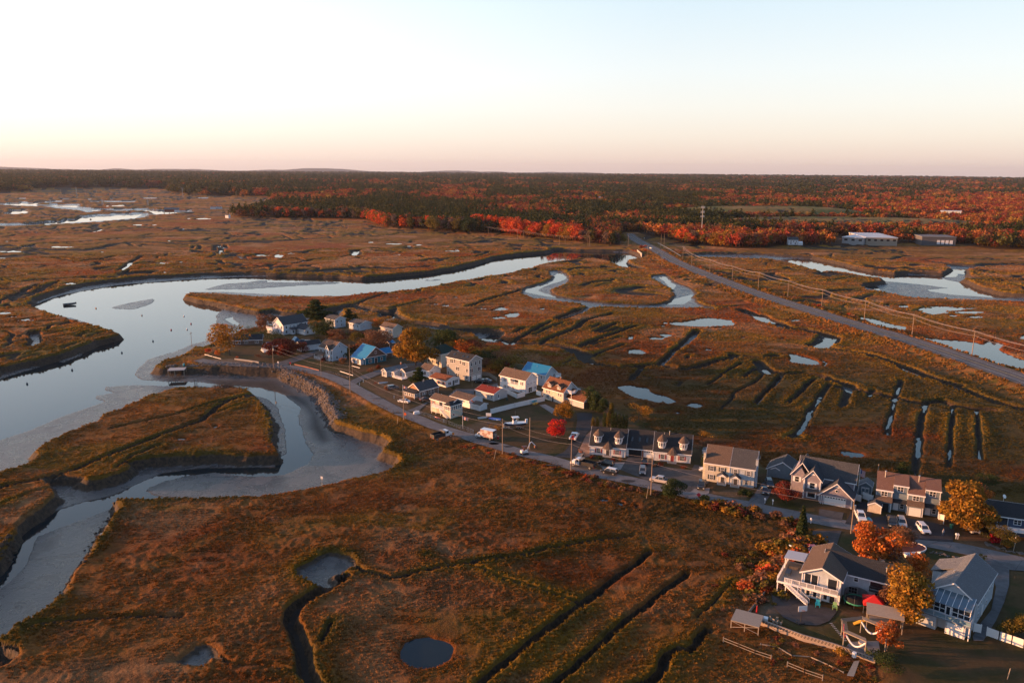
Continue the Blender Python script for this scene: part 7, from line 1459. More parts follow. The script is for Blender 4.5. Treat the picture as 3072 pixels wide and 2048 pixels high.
def small_boat(label, v, x, y, head, L, W, D, col, z=UP, flip=False, name='rowing_boat', cat='boat'):
    c = at(v, x, y, z); r = empty(name, c[0], c[1], z+(D if flip else 0), R(head), label, cat); b = boat_mb(L, W, D)
    if flip: b.V = [(p[0], p[1], -p[2]) for p in b.V]
    b.build('hull', col, r); q = deck_of(b, D, D*.35 if not flip else 0)
    if flip: q.V = [(p[0], p[1], p[2]+.02) for p in q.V]
    q.build('deck', TRIM if not flip else BLK, r); MB().box(-L*.1, -W*.42, D*(.6 if not flip else -.62), L*.02, W*.42, D*(.7 if not flip else -.55)).build('thwart', WOOD, r)
BLUEP = material('blue_hull', (.02, .14, .55), .5); TEALP = material('turquoise_hull', (.02, .33, .42), .5); YELP = material('yellow_hull', (.65, .36, .03), .5); ORP = material('orange_hull', (.6, .2, .02), .5)
small_boat('bright blue overturned boat beside the white fence end', 'g', 915, 420, 160, 4.6, 1.5, .6, BLUEP, flip=True); small_boat('grey overturned dinghy by the low white sheds', 'f', 1365, 1190, 20, 3.6, 1.3, .5, PAINTS['silver'], flip=True); small_boat('long pale upturned dinghy on the grass by the pink bungalow', 'f', 195, 778, 25, 4.0, 1.2, .45, PAINTS['silver'], flip=True)
small_boat('grey and white boat moored alone in the wide river', 'a', 480, 1092, 40, 7.5, 2.6, 1.3, PAINTS['grey'], WL, name='moored_boat'); small_boat('small boat lying on the lawn below the golden tree', 'l', 435, 372, 15, 4.0, 1.5, .7, PAINTS['white'])
small_boat('pale teal dinghy leaning by the shed right of the white pickup', 'j', 262, 940, 80, 3.0, 1.2, .5, TEALP, flip=True)
def kayak(label, v, x, y, z, head, col, tilt=0, L=3.2):
    c = at(v, x, y, UP); m_ = MB(); n = 9
    for i in range(n):
        t = -1+2*i/(n-1); w = .36*math.sqrt(max(.004, 1-t*t)); [m_.V.append((t*L/2, w*math.cos(a), .16+.17*math.sin(a)+.1*t*t)) for a in np.linspace(0, 6.283, 8, endpoint=False)]
    for i in range(n-1):
        for k in range(8): a = i*8+k; b = i*8+(k+1) % 8; m_.F.append((a, b, b+8, a+8)); m_.M.append(0)
    r = empty('kayak', c[0], c[1], UP+z, R(head), label, 'kayak'); r.rotation_euler = (R(tilt), 0, R(head)); m_.build('hull', col, r, True); MB().disc((0, 0, .30), (0, 0, 1), .24, .05, 10).build('cockpit', BLK, r)
kayak('orange kayak in the scrub above the red car', 'k', 870, 150, .3, 105, ORP, 20, 4.0); kayak('teal kayak beside the orange one in the scrub', 'k', 905, 122, .3, 85, TEALP, -20, 3.6); kayak('pale kayak on top of the leaning stack beside the drive', 'k', 828, 200, 1.1, 145, TRIM, 15); kayak('yellow kayak under the pale one beside the drive', 'k', 822, 225, .6, 145, YELP, 15)
kayak('blue kayak at the bottom of the leaning stack beside the drive', 'k', 808, 262, .1, 110, BLUEP, 60, 2.4); kayak('turquoise kayak hanging on the long white fence', 'g', 1380, 236, .9, 47, TEALP, 70, 3.0); kayak('yellow kayak resting below the turquoise one on the fence', 'g', 1390, 245, .2, 47, YELP, 60, 3.2); kayak('red kayak under the balcony of the cream raised cottage', 'f', 830, 1195, .2, 139, PAINTS['red'], 10, 3.0)
# ---------------------------------------------------------------- trees and shrubs of the village
def plant(label, v, bx, by, ty, kind, leaf, n=1300, width=1.0, z=UP, **k):
    if v == 'e': width *= 1.2; n = int(n*1.4)
    c = at(v, bx, by, z); h = max(1.5, rise(v, bx, by, bx, ty, z)); return make_tree(label, c[0], c[1], z, h, kind, leaf, n=n, width=width, **k)
PT = dict(name='pine_tree')
plant('tall airy golden tree at the tip of the point beside the shore', 'e', 350, 640, 260, 'round', 'gold', 900, 1.25, size=.02, seed=11)
plant('low orange bush crown behind the golden tree on the point', 'e', 285, 400, 262, 'wide', 'orange', 900, 1.5, seed=12); plant('faded brown tree standing on the shore left of the big white house', 'e', 775, 362, 140, 'wide', 'brown', 1400, 1.15, seed=13)
plant('wide dark red tree in front of the long white garage', 'e', 985, 672, 425, 'round', 'darkred', 4200, 1.6, seed=14); plant('tall spreading pine behind the big white house', 'e', 1360, 272, 0, 'pine', 'green', 3600, 2.2, seed=15, **PT)
plant('pointed dark spruce left of the tall pine', 'e', 1160, 215, 105, 'cone', 'green', 700, 1.4, seed=16, **PT); plant('small dark pine farthest left behind the big white house', 'e', 1042, 220, 175, 'pine', 'green', 400, 1.3, seed=17, **PT)
plant('dense dark pine right of the white garage wing', 'e', 1480, 440, 215, 'round', 'green', 2200, 1.5, seed=18, **PT); plant('dark pine by the creek behind the low grey house', 'e', 1755, 265, 105, 'pine', 'green', 1200, 1.7, seed=19, **PT); plant('smaller dark pine right beside the creek pine', 'e', 1830, 268, 160, 'pine', 'green', 800, 1.6, seed=20, **PT)
plant('bright orange tree left of the pink lit house', 'e', 2085, 335, 215, 'round', 'orange', 800, 1.0, seed=21); plant('pale golden tree above the pink lit house roof', 'e', 2200, 330, 180, 'wide', 'gold', 1100, 1.5, seed=22); plant('golden tree right of the pink lit house', 'e', 2420, 320, 190, 'wide', 'gold', 1000, 1.5, seed=23)
plant('rust coloured tree between the gabled house and the back house', 'e', 1680, 500, 325, 'wide', 'brown', 1500, 1.5, seed=24); plant('olive tree with orange tips behind the teal house', 'e', 1860, 535, 365, 'round', 'olive', 1600, 1.5, seed=25); plant('maple red tree left of the blue roofed wing', 'e', 2070, 590, 340, 'round', 'brown', 1800, 1.6, seed=26)
plant('small conical dark evergreen by the pink lit house', 'e', 2165, 490, 400, 'cone', 'green', 300, 1.3, seed=27, **PT)
plant('huge billowing golden olive tree beside the pale yellow house', 'f', 575, 585, 105, 'wide', 'gold', 4200, 1.35, seed=28, size=.018, r=.55)
plant('flat topped dark pine behind the huge golden tree', 'f', 900, 400, 130, 'round', 'green', 2600, 1.9, seed=29, **PT)
for k, (x, y, t, lf, lb) in enumerate(((1090, 420, 225, 'olive', 'olive tree'), (1180, 450, 255, 'orange', 'orange tipped tree'), (1270, 470, 270, 'darkred', 'dark russet tree'), (1370, 520, 320, 'olive', 'dull olive tree'), (1450, 560, 370, 'green', 'dark green tree'), (1540, 600, 390, 'brown', 'brown tree'), (1640, 640, 430, 'olive', 'last olive tree'), (1250, 400, 260, 'green', 'dark evergreen'), (1500, 660, 500, 'gold', 'low golden tree'))):
    plant(lb+' in the dark thicket '+('right behind the hip roof', 'left of the pond', 'above the shingled house', 'right of the shingled house', 'behind the parked cars', 'left of the pale pole', 'right of the pale pole', 'nearest the creek bend', 'beside the car park')[k], 'f', x, y, t, 'wide', lf, 1700, 2.0, seed=60+k)
plant('dark bushy cedar standing between the cottages', 'f', 610, 830, 595, 'pine', 'green', 2600, 1.9, seed=31, **PT); plant('small olive bush left of the dinghy', 'f', 100, 800, 755, 'round', 'darkred', 400, 1.3, seed=32)
plant('yellow green tree in front of the dormer house', 'p', 870, 1065, 870, 'round', 'gold', 1700, 1.2, seed=33); plant('brilliant scarlet little tree in the brown yard', 'p', 795, 1212, 1045, 'round', 'red', 1500, 1.25, seed=34, size=.022)
for k, (x, y, t, lb) in enumerate(((1085, 950, 760, 'tallest dark evergreen right of the dormer house garage'), (1150, 985, 800, 'dark evergreen behind the garage wing'), (1210, 1005, 860, 'shorter evergreen between the garage and the drive'), (1050, 900, 790, 'dark evergreen touching the dormer house'))): plant(lb, 'p', x, y, t, 'tall', 'green', 1300, 1.5, seed=70+k, **PT)
plant('narrow golden green cypress right of the dark evergreens', 'p', 1275, 1040, 900, 'column', 'olive', 900, 1.5, seed=35, name='cypress_tree')
xs = ((1112, 1150, 1030), (1150, 1150, 1030), (1215, 1120, 990), (1245, 1125, 985), (1285, 1130, 995), (1310, 1132, 992), (1345, 1135, 998), (1375, 1138, 1005), (1405, 1140, 1010))
for k, (x, y, t) in enumerate(xs): plant('narrow arborvitae '+('at the drive end of the hedge', 'second from the drive', 'first of the tall group behind the cape', 'second of the tall group behind the cape', 'third of the tall group behind the cape', 'fourth of the tall group behind the cape', 'sixth from the right end', 'next to the right end of the hedge', 'at the right end of the hedge')[k], 'p', x, y, t, 'column', 'olive' if k in (0, 1, 3) else 'green', 600, 1.25, seed=80+k, name='arborvitae', group='arborvitae hedge behind the left cape')
plant('loose airy orange tree standing alone behind the capes', 'p', 1520, 1070, 905, 'wide', 'gold', 900, 1.5, seed=36); plant('dark shrubby tree behind the cape garage', 'p', 1560, 1130, 1060, 'wide', 'green', 900, 1.9, seed=37)
plant('tangled dark tree between the right cape and the duplex', 'h', 1800, 480, 310, 'wide', 'brown', 1300, 1.6, seed=38); plant('pointed dark evergreen left of the duplex chimney', 'h', 1810, 660, 500, 'column', 'green', 900, 2.0, seed=39, **PT)
plant('round dark cedar growing at the street edge before the court', 'h', 1475, 1055, 790, 'round', 'green', 2400, 1.35, seed=40, **PT); plant('tall pointed spruce at the street beside the scrub', 'i', 1385, 1230, 845, 'cone', 'green', 2000, 1.15, seed=41, **PT)
plant('broad round russet tree left of the mauve house', 'i', 1215, 815, 545, 'wide', 'darkred', 3000, 1.5, seed=42); plant('golden topped pine behind the townhouses', 'j', 690, 420, 155, 'pine', 'green', 1500, 2.0, seed=43, **PT); plant('low spreading pine right of the golden topped pine', 'j', 850, 440, 310, 'wide', 'green', 1200, 2.2, seed=44, **PT)
plant('large golden orange tree right of the townhouses', 'j', 1530, 1060, 375, 'round', 'gold', 4200, 1.15, seed=45, size=.02, r=.4); plant('dark pine behind the large golden tree', 'j', 1830, 500, 300, 'wide', 'green', 1300, 1.8, seed=46, **PT); plant('rusty crown behind the large golden tree', 'j', 1720, 700, 400, 'round', 'orange', 1300, 1.3, seed=55)
plant('glowing orange tree in the stone ringed bed', 'j', 285, 1495, 930, 'wide', 'orange', 2600, 1.15, seed=47, size=.022, r=.25); plant('dense rusty globe shaped tree beside the street', 'j', 700, 1300, 985, 'round', 'brown', 2600, 1.5, seed=48); plant('bare pinkish grey twiggy tree on the lawn', 'l', 250, 490, 255, 'wide', 'grey', 1100, 1.2, seed=49, size=.012, limbs=14)
plant('small slanting golden tree beside the little boat', 'l', 480, 590, 300, 'tall', 'orange', 1300, 1.4, seed=50); plant('big green gold tree between the two near houses', 'l', 340, 985, 475, 'round', 'gold', 3600, 1.15, seed=51, size=.02, r=.35); plant('glowing orange cedar beside the pergola', 'l', 190, 1260, 985, 'round', 'orange', 1500, .9, seed=52); plant('dark green bush below the pergola', 'l', 190, 1460, 1290, 'wide', 'green', 1500, 1.6, seed=53)
plant('red and olive tree in front of the decked house', 'j', 2015, 1275, 1010, 'wide', 'olive', 1600, 1.7, seed=54); plant('shaded olive bush at the right edge lawn', 'l', 1440, 1160, 870, 'wide', 'olive', 1800, 1.4, seed=56); plant('dark tree between the deck house and the green gold tree', 'l', 215, 880, 640, 'round', 'brown', 1500, 1.1, seed=57)
plant('leafy dark tree covering the white garage end', 'e', 1180, 620, 480, 'round', 'darkred', 1300, 1.4, seed=58); plant('golden young tree in front of the golden point tree', 'e', 200, 650, 590, 'round', 'orange', 600, 1.6, seed=59)
for k in range(16):
    x, y = 565+k*27, 372+k*6.0; c = at('e', x, y+40, UP)
    make_tree('narrow hedge arborvitae in the row left of the big white house', c[0], c[1], UP, 5.4, 'column', 'green', n=200, width=2.2, seed=200+k, name='arborvitae', group='arborvitae hedge left of the big white house', trunk=False)
for lb, v, x, y, h, lf, w in (('round clipped shrub left of the pair before the duplex', 'i', 690, 718, 2.0, 'green', 1.2), ('round clipped shrub right of the pair before the duplex', 'i', 770, 732, 2.0, 'green', 1.1), ('red brown shrub at the foot of the left cape', 'h', 500, 570, 1.2, 'darkred', 1.2), ('dark shrub by the left cape door', 'h', 585, 572, 1.1, 'green', 1.2), ('orange shrub right of the left cape door', 'h', 825, 600, 1.3, 'brown', 1.3), ('low dark shrub before the left cape', 'h', 745, 598, 1.2, 'darkred', 1.2),
 ('russet shrub left of the red door', 'h', 1290, 655, 1.3, 'darkred', 1.6), ('low russet shrub right of the red door', 'h', 1560, 680, 1.0, 'darkred', 2.0), ('red shrub beside the porch of the gabled house', 'e', 1450, 720, 2.2, 'darkred', 1.0), ('dark shrub at the corner of the gabled house', 'e', 1580, 760, 1.6, 'green', 1.5), ('brown shrub right of the gabled house', 'e', 1680, 740, 3.0, 'brown', 1.1), ('olive bushes beside the gabled house wall', 'e', 1700, 680, 3.6, 'olive', .9),
 ('russet hedge right of the teal house', 'e', 2000, 830, 1.6, 'brown', 2.2), ('red bush beyond the teal house hedge', 'e', 2100, 800, 1.8, 'darkred', 1.4), ('orange bush at the end of the lit garden wall', 'e', 200, 640, 2.4, 'orange', 1.0), ('red bush on the point garden', 'e', 90, 610, 2.2, 'maple', 1.6), ('dark hedge block by the stone lined lawn', 'e', 690, 665, 1.4, 'brown', 2.0), ('rusty bush at the corner of the stone lined lawn', 'e', 435, 678, 1.0, 'maple', 1.4),
 ('rough twiggy shrub before the glazed porch', 'f', 545, 990, 1.5, 'brown', 1.8), ('brown twiggy bush left of the shingled porch', 'f', 240, 860, 2.2, 'brown', 1.1), ('ochre grass clump beside the boat', 'g', 940, 530, 1.4, 'gold', 3.0), ('dark bush before the low white cottage', 'f', 1010, 850, 1.2, 'green', 1.3), ('red bush in the rock garden', 'j', 1930, 1240, 2.4, 'red', 1.0), ('yellow bush in the rock garden', 'j', 2130, 1310, 1.6, 'gold', 1.5), ('small bush with red berries by the road stones', 'j', 1715, 1500, 2.0, 'olive', 1.2),
 ('rust shrub at the corner of the street verge', 'h', 1230, 670, 1.0, 'brown', 1.2), ('dark clump behind the garage wing of the white house', 'e', 1380, 455, 1.4, 'green', 2.2), ('orange low bush on the marsh behind the capes', 'h', 1830, 300, 1.8, 'gold', 2.6), ('orange tuft of bush by the low wall end', 'k', 1310, 1290, 1.8, 'gold', 1.2), ('dark bush at the corner of the low wall', 'k', 1700, 1320, 2.0, 'green', 1.6)):
    c = at(v, x, y, UP); bush(lb, c[0], c[1], UP-.1, h, lf, 320, w)
# scrub along the street, the drive and the causeway
BP = {lf: [quads_mesh('scrub', leaf_arrays(crown_blobs('bush', random.Random(i)), 170, .10, i, core=.4), LM[lf]) for i in (1, 2)] for lf in ('maple', 'brown', 'gold', 'olive', 'darkred')}
def scrub(spec, n, w, pal, h0, h1, label, group, z=UP, zh=None):
    P = np.array(resample(pts(spec, z), 3)); 
    for i in range(n):
        k = random.randrange(len(P)-1); p = P[k]+(P[k+1]-P[k])*random.random()+np.array((random.gauss(0, w), random.gauss(0, w))); h = random.uniform(h0, h1)
        o = link(bpy.data.objects.new('scrub_bush', random.choice(BP[random.choice(pal)]))); o.location = (p[0], p[1], zh if zh is not None else height(*p)-.15); o.scale = (h*1.5, h*1.5, h); o.rotation_euler = (0, 0, random.uniform(0, 6)); tag(o, label, 'shrub', group)
scrub("g: 560,720 700,740 900,800 1200,870 1400,930 1700,1010 2100,1110", 34, .7, ['darkred', 'brown', 'maple'], .6, 1.2, 'low red brown scrub bush between the street and the near marsh', 'red brown scrub along the street')
scrub("h: 0,720 200,740 500,820 800,890 1100,940 1330,990", 30, .8, ['darkred', 'brown', 'olive'], .7, 1.5, 'dark scrub bush along the marsh side of the street', 'dark scrub along the marsh side of the street')
scrub("i: 180,800 400,840 600,900 900,960 1200,1030", 34, 1.6, ['olive', 'darkred', 'brown', 'gold'], 1.0, 2.4, 'tall tangled scrub bush opposite the duplex', 'tangled scrub opposite the duplex')
scrub("k: 850,40 760,140 700,260 640,360 560,460 480,560 430,680", 72, 1.9, ['gold', 'maple', 'gold', 'olive', 'brown'], 1.2, 3.0, 'ochre and rust scrub bush along the drive of the deck house', 'scrub along the deck house drive')
scrub("k: 500,40 440,180 300,420 180,640 100,800", 26, 4.0, ['brown', 'olive', 'darkred'], .6, 1.6, 'scattered scrub bush on the marsh left of the deck house', 'scattered scrub left of the deck house', 0)
scrub("k: 300,1130 700,1250 1100,1330 1500,1400 1700,1450", 26, 2.5, ['brown', 'olive', 'darkred'], .4, 1.1, 'small weed clump beyond the low garden wall', 'weeds beyond the low garden wall', 0)
scrub("c: 60,770 200,820 330,870 500,915 700,975 900,1045 1100,1105 1200,1135", 44, 1.4, ['gold', 'brown', 'brown', 'maple'], 1.0, 2.4, 'tawny scrub bush on the far bank of the highway', 'tawny scrub on the far bank of the highway', 1.0)
scrub("c: 0,850 150,890 300,940 420,985 b: 2352,870 2250,820 2180,780", 36, 2.0, ['gold', 'brown', 'olive'], 1.0, 2.2, 'golden reed clump on the near bank of the highway', 'golden reeds on the near bank of the highway', .5)
scrub("c: 1000,990 1150,1020 1350,1080 1600,1130 1800,1180 2000,1240 2200,1320", 40, 6, ['brown', 'gold', 'brown'], .8, 2.0, 'straw coloured reed clump among the pools beyond the highway', 'reeds among the pools beyond the highway', 0)
scrub("b: 2090,700 2130,690 2160,715", 7, 2, ['maple', 'darkred', 'gold'], 1.5, 3.0, 'red bush beside the bridge', 'red bushes beside the bridge', 1.0)
scrub("f: 960,330 1150,400 1330,480 1480,560 1660,660", 34, 2.6, ['olive', 'brown', 'darkred', 'olive'], 2.4, 5.0, 'tall thicket bush behind the grey shingled house', 'thicket behind the grey shingled house')
scrub("e: 900,350 1050,320 1350,330 1500,420 1700,430 1850,430", 22, 2.2, ['olive', 'brown', 'darkred'], 1.6, 3.6, 'dark bush among the back gardens of the west end', 'bushes of the west end gardens')
scrub("e: 1500,560 1650,590 1800,560 2000,600 2200,560", 20, 2.2, ['olive', 'brown', 'darkred', 'maple'], 1.6, 3.4, 'dark bush behind the gabled and teal houses', 'bushes behind the gabled and teal houses')
# ---------------------------------------------------------------- poles, wires, masts
PW = material('pole_wood', (.26, .19, .14), .85, var=.15, vscale=2); WIRE = material('wire', (.30, .24, .20), .5); INS = material('insulator', (.3, .3, .3), .4)
def pole(label, v, bx, by, ty, arm=True, lamp=None, tx=None, z=UP, group=None, r=.15, transformer=False, name='utility_pole', ang=None, hh=None):
    c = at(v, bx, by, z); h = hh or rise(v, bx, by, tx or bx, ty, z); root = empty(name, c[0], c[1], z, R(ang if ang is not None else 0), label, 'utility pole', group)
    MB().tube([(0, 0, -.5), (0, 0, h)], r, 8, r1=r*.65).build('shaft', PW, root)
    if arm:
        MB().box(-.07, -1.2, h-.75, .07, 1.2, h-.6).build('crossarm', PW, root)
        for y in (-1.05, -.45, .45, 1.05): MB().tube([(0, y, h-.6), (0, y, h-.38)], .05, 5).build('insulator', INS, root)
    if transformer: MB().tube([(.34, 0, h-2.6), (.34, 0, h-1.6)], .26, 10).build('transformer', METAL, root)
    if lamp: MB().tube([(0, 0, h-1.4), (lamp*.8, 0, h-.5), (lamp*1.6, 0, h-.35)], .045, 5).build('lamp_arm', METAL, root); MB().cbox(lamp*1.8, 0, h-.42, .6, .28, .16).build('lamp_head', VINYL, root)
    return c, h
def wire(P0, P1, sag=.6, r=.022, label=None, group=None):
    n = 10; pts_ = [(P0[0]+(P1[0]-P0[0])*i/n, P0[1]+(P1[1]-P0[1])*i/n, P0[2]+(P1[2]-P0[2])*i/n-4*sag*(i/n)*(1-i/n)) for i in range(n+1)]; return pts_
def line_of(poles, offs, sag, r, label, group, name='overhead_wire'):
    for (oy, dz) in offs:
        mb = MB()
        for (c0, h0, z0), (c1, h1, z1) in zip(poles, poles[1:]):
            d = Vector((c1[0]-c0[0], c1[1]-c0[1])).normalized(); nx, ny = -d.y*oy, d.x*oy
            mb.tube(wire((c0[0]+nx, c0[1]+ny, z0+h0-dz), (c1[0]+nx, c1[1]+ny, z1+h1-dz), sag), r, 3)
        tag(mb.build(name, WIRE), label, 'wire', group)
# along the highway
HP = []
for x, y, t in ((0, 742, 650), (57, 785, 697), (176, 828, 735), (323, 868, 778), (493, 927, 818), (686, 978, 872), (907, 1045, 930), (1185, 1132, 1002), (1498, 1228, 1092), (1890, 1357, 1197), (2420, 1520, 1330)):
    c, h = pole('tall lit pole in the long row beyond the highway', 'c', x, y, t, True, z=1.0, group='utility poles beyond the highway', r=.2, ang=55); HP.append((c, h, 1.0))
line_of(HP, ((-1.0, .4), (-.3, .4), (.4, .4), (1.0, .4)), .9, .05, 'thin power wire strung along the poles beyond the highway', 'power wires along the highway'); line_of(HP, ((.1, 2.6),), 1.1, .09, 'thick lower cable strung along the poles beyond the highway', None)
for v, x, y, t in (('b', 2120, 675, 628), ('b', 2163, 755, 682), ('b', 2263, 822, 745), ('b', 2032, 682, 598), ('b', 2278, 700, 595), ('b', 2257, 690, 600)): pole('pole beside the highway near the bridge', v, x, y, t, False, z=1.0, group='poles beside the bridge', r=.16)
RP = []
for x, y, t in ((870, 560, 505), (917, 570, 530), (1068, 600, 550), (1269, 640, 573), (1557, 674, 612), (1765, 688, 612)): c, h = pole('pole standing in the marsh before the red maples', 'b', x, y, t, True, z=.3, group='poles in the marsh before the maples', r=.17); RP.append((c, h, .3))
line_of(RP, ((-.9, .4), (.9, .4), (0, 1.8)), .8, .06, 'lit power wire crossing in front of the red maples', 'power wires before the maples')
for x, y, t in ((1310, 628, 574), (1597, 668, 608), (1754, 684, 615), (1774, 688, 616)): pole('second row pole in the marsh before the maples', 'b', x, y, t, False, z=.3, group='second row of poles before the maples', r=.15)
# along the street
SPL = []
for lb, v, x, y, tx, t, kw in (('pole with curved lamp arm at the road fork before the dark red tree', 'e', 865, 792, 855, 525, dict(lamp=1.2, transformer=True)), ('bare pole on the road bend left of the shingled cottage', 'e', 1767, 1082, 1762, 770, {}), ('slim pole standing before the white saloon car', 'f', 437, 1203, 430, 880, dict(transformer=True)),
  ('bright lit pole with transformer beside the box truck', 'f', 1597, 1600, 1600, 1200, dict(lamp=-.9, transformer=True)), ('tall pole on the street before the left cape', 'g', 1815, 1025, 1832, 640, {}), ('pole at the kerb in front of the court', 'h', 1186, 978, 1196, 545, {}), ('pole with transformer at the white pickup drive', 'i', 1970, 1172, 2010, 765, dict(transformer=True))):
    c, h = pole(lb, v, x, y, t, 'lamp' not in kw and False, tx=tx, **kw); SPL.append((c, h, UP))
line_of(SPL, ((0, .3),), .9, .025, 'thin wire strung between the street poles', None); line_of(SPL, ((.1, 1.9),), 1.1, .035, 'lower cable strung between the street poles', None)
pole('weathered pole with pale bands rising behind the excavator', 'g', 1328, 765, 400, False, r=.17); pole('lone pole behind the thicket and the white balcony house', 'f', 1592, 648, 480, False); pole('leaning pole behind the blue shed', 'i', 2262, 700, 358, False, tx=2292, r=.17)
pole('thin dark pole on the road before the gabled house', 'e', 1425, 885, 640, False, r=.09); pole('pole behind the gabled house', 'e', 1763, 770, 520, False, r=.12); pole('thin pole on the lawn before the teal house', 'e', 1795, 872, 668, False, r=.08); pole('pole among the rust trees behind the gabled house', 'e', 1660, 510, 362, False, r=.1); pole('lone shore pole left of the golden tree on the point', 'a', 1326, 1420, 1275, True, r=.13); pole('thin pole in the point garden', 'e', 150, 605, 480, False, r=.07); pole('slim mast at the corner of the shingled house', 'f', 1240, 822, 590, False, r=.06)
for lb, v, x, y, tx, t in (('leaning wooden stake in the marsh left of the lit pole', 'g', 910, 880, 935, 775), ('leaning wooden stake below the court pole', 'h', 1132, 1030, 1150, 895), ('leaning wooden stake near the cove', 'f', 360, 1255, 372, 1180), ('wooden stake on the dark lawn at the bottom right', 'l', 1320, 1550, 1333, 1425), ('wooden stake in the rock garden', 'j', 2188, 1370, 2198, 1240)):
    c = at(v, x, y, .6); c2 = at(v, tx, t, 3.2); h = min(3.6, rise(v, x, y, tx, t, .6)); thing(MB().tube([(0, 0, -.3), ((tx-x)/40, 0, h)], .07, 5), 'wooden_stake', WOOD, lb, 'stake', loc=(c[0], c[1], .6))
# flags: striped cloth with a starred blue corner
FLR = material('flag_red', (.45, .03, .04), .8); FLW = material('flag_white', (.7, .68, .66), .8); FLB = material('flag_blue', (.03, .05, .22), .8)
def flag(label, v, x, y, t, w=1.9, hgt=1.1, a=-20):
    c = at(v, x, y, UP); h = rise(v, x, y, x, t); root = empty('flagpole', c[0], c[1], UP, R(a), label, 'flag pole'); MB().tube([(0, 0, 0), (0, 0, h)], .06, 6).build('pole', VINYL, root); MB().ball((0, 0, h), .1, 6).build('finial', METAL, root)
    f = MB(); n = 8; hh = hgt
    for j in range(13):
        z0, z1 = h-.25-hh*(j+1)/13, h-.25-hh*j/13
        for i in range(n):
            x0, x1 = w*i/n, w*(i+1)/n; y0, y1 = .16*math.sin(i*1.1), .16*math.sin((i+1)*1.1); d0, d1 = .30*(i/n)**1.5, .30*((i+1)/n)**1.5; m_ = 2 if (j < 7 and i < 3) else (0 if j % 2 == 0 else 1)
            f.quad((x0, y0, z0-d0), (x1, y1, z0-d1), (x1, y1, z1-d1), (x0, y0, z1-d0), m=m_)
    for i in range(12): sx, sz = w*(.04+.08*(i % 4)), h-.32-hh*.15*(i//4); f.cbox(sx, .16*math.sin(sx/w*8*1.1)-.02, sz-.05, .05, .03, .05, m=1)
    f.build('flag', [FLR, FLW, FLB], root)
flag('white flagpole with striped flag by the low roadside fence', 'f', 1130, 1310, 1160); flag('flagpole with striped flag at the shingled cottage', 'f', 428, 960, 800, 1.6, 1.0); flag('tall flagpole with limp striped flag behind the mauve house', 'i', 2060, 640, 410, 1.3, 2.0)
# cell tower, pylons, far landmarks
c = at('c', 122, 590, 3); h = rise('c', 122, 590, 134, 382, 3); root = empty('cell_tower', c[0], c[1], 2, 0, 'tall white telecom mast with rings of antennas above the maples', 'telecom mast'); MB().tube([(0, 0, 0), (0, 0, h)], (.5), 10, r1=.35).build('mast', METAL, root)
for z, rr_, n in ((h-2, 2.2, 9), (h-8, 2.2, 9), (h-13.5, 2.2, 9)):
    m_ = MB(); p = MB()
    for k in range(n):
        a = 6.283*k/n; m_.tube([(0, 0, z), (rr_*math.cos(a), rr_*math.sin(a), z)], .08, 4); p.cbox(rr_*math.cos(a), rr_*math.sin(a), z-1.3, .5, .5, 2.8)
    q = m_.build('antenna_platform', METAL, root); p.build('antenna_panels', METAL, q)
def pylon(label, v, x, y, t):
    c = at(v, x, y, 0); h = rise(v, x, y, x, t, 0); root = empty('power_pylon', c[0], c[1], 0, 0, label, 'pylon'); m_ = MB(); [m_.tube([(sx*1.6, sy*1.6, 0), (0, 0, h)], .28, 4, r1=.12) for sx in (-1, 1) for sy in (-1, 1)]; m_.build('lattice_mast', METAL, root); m_ = MB(); [m_.tube([(-4+k, 0, h-3-3*k), (4-k, 0, h-3-3*k)], .2, 4) for k in range(3)]; m_.build('cross_arms', METAL, root)
pylon('slender pylon standing in the far left marsh', 'r', 680, 104, 0); pylon('slender pylon in the marsh before the far maples', 'r', 1613, 98, 2); pylon('distant pylon above the wood left of centre', 'a', 1864, 305, 255); pylon('faint small pylon at the far left river', 'r', 447, 168, 108); pylon('small pylon by the far river bend', 'r', 905, 160, 108); pylon('tiny pylon between the far river and the dock', 'r', 1305, 165, 112)
for k, x in enumerate((540, 755, 855, 1065)): 
    c = at('r', x, 70, 0); thing(MB().tube([(0, 0, 0), (0, 0, 16)], .3, 4), 'utility_pole', PW, 'tiny far pole on the distant left marsh', 'utility pole', 'far poles on the left marsh', (c[0], c[1], 0))
c = at('b', 1743, 215, 20); root = empty('water_tower', c[0], c[1], 20, 0, 'white bulb topped water tower above the wood on the horizon', 'water tower'); MB().tube([(0, 0, -10), (0, 0, 26)], 2.5, 10).build('shaft', VINYL, root); MB().ball((0, 0, 34), 13, 14, (1, 1, .75)).build('tank', VINYL, root, True)
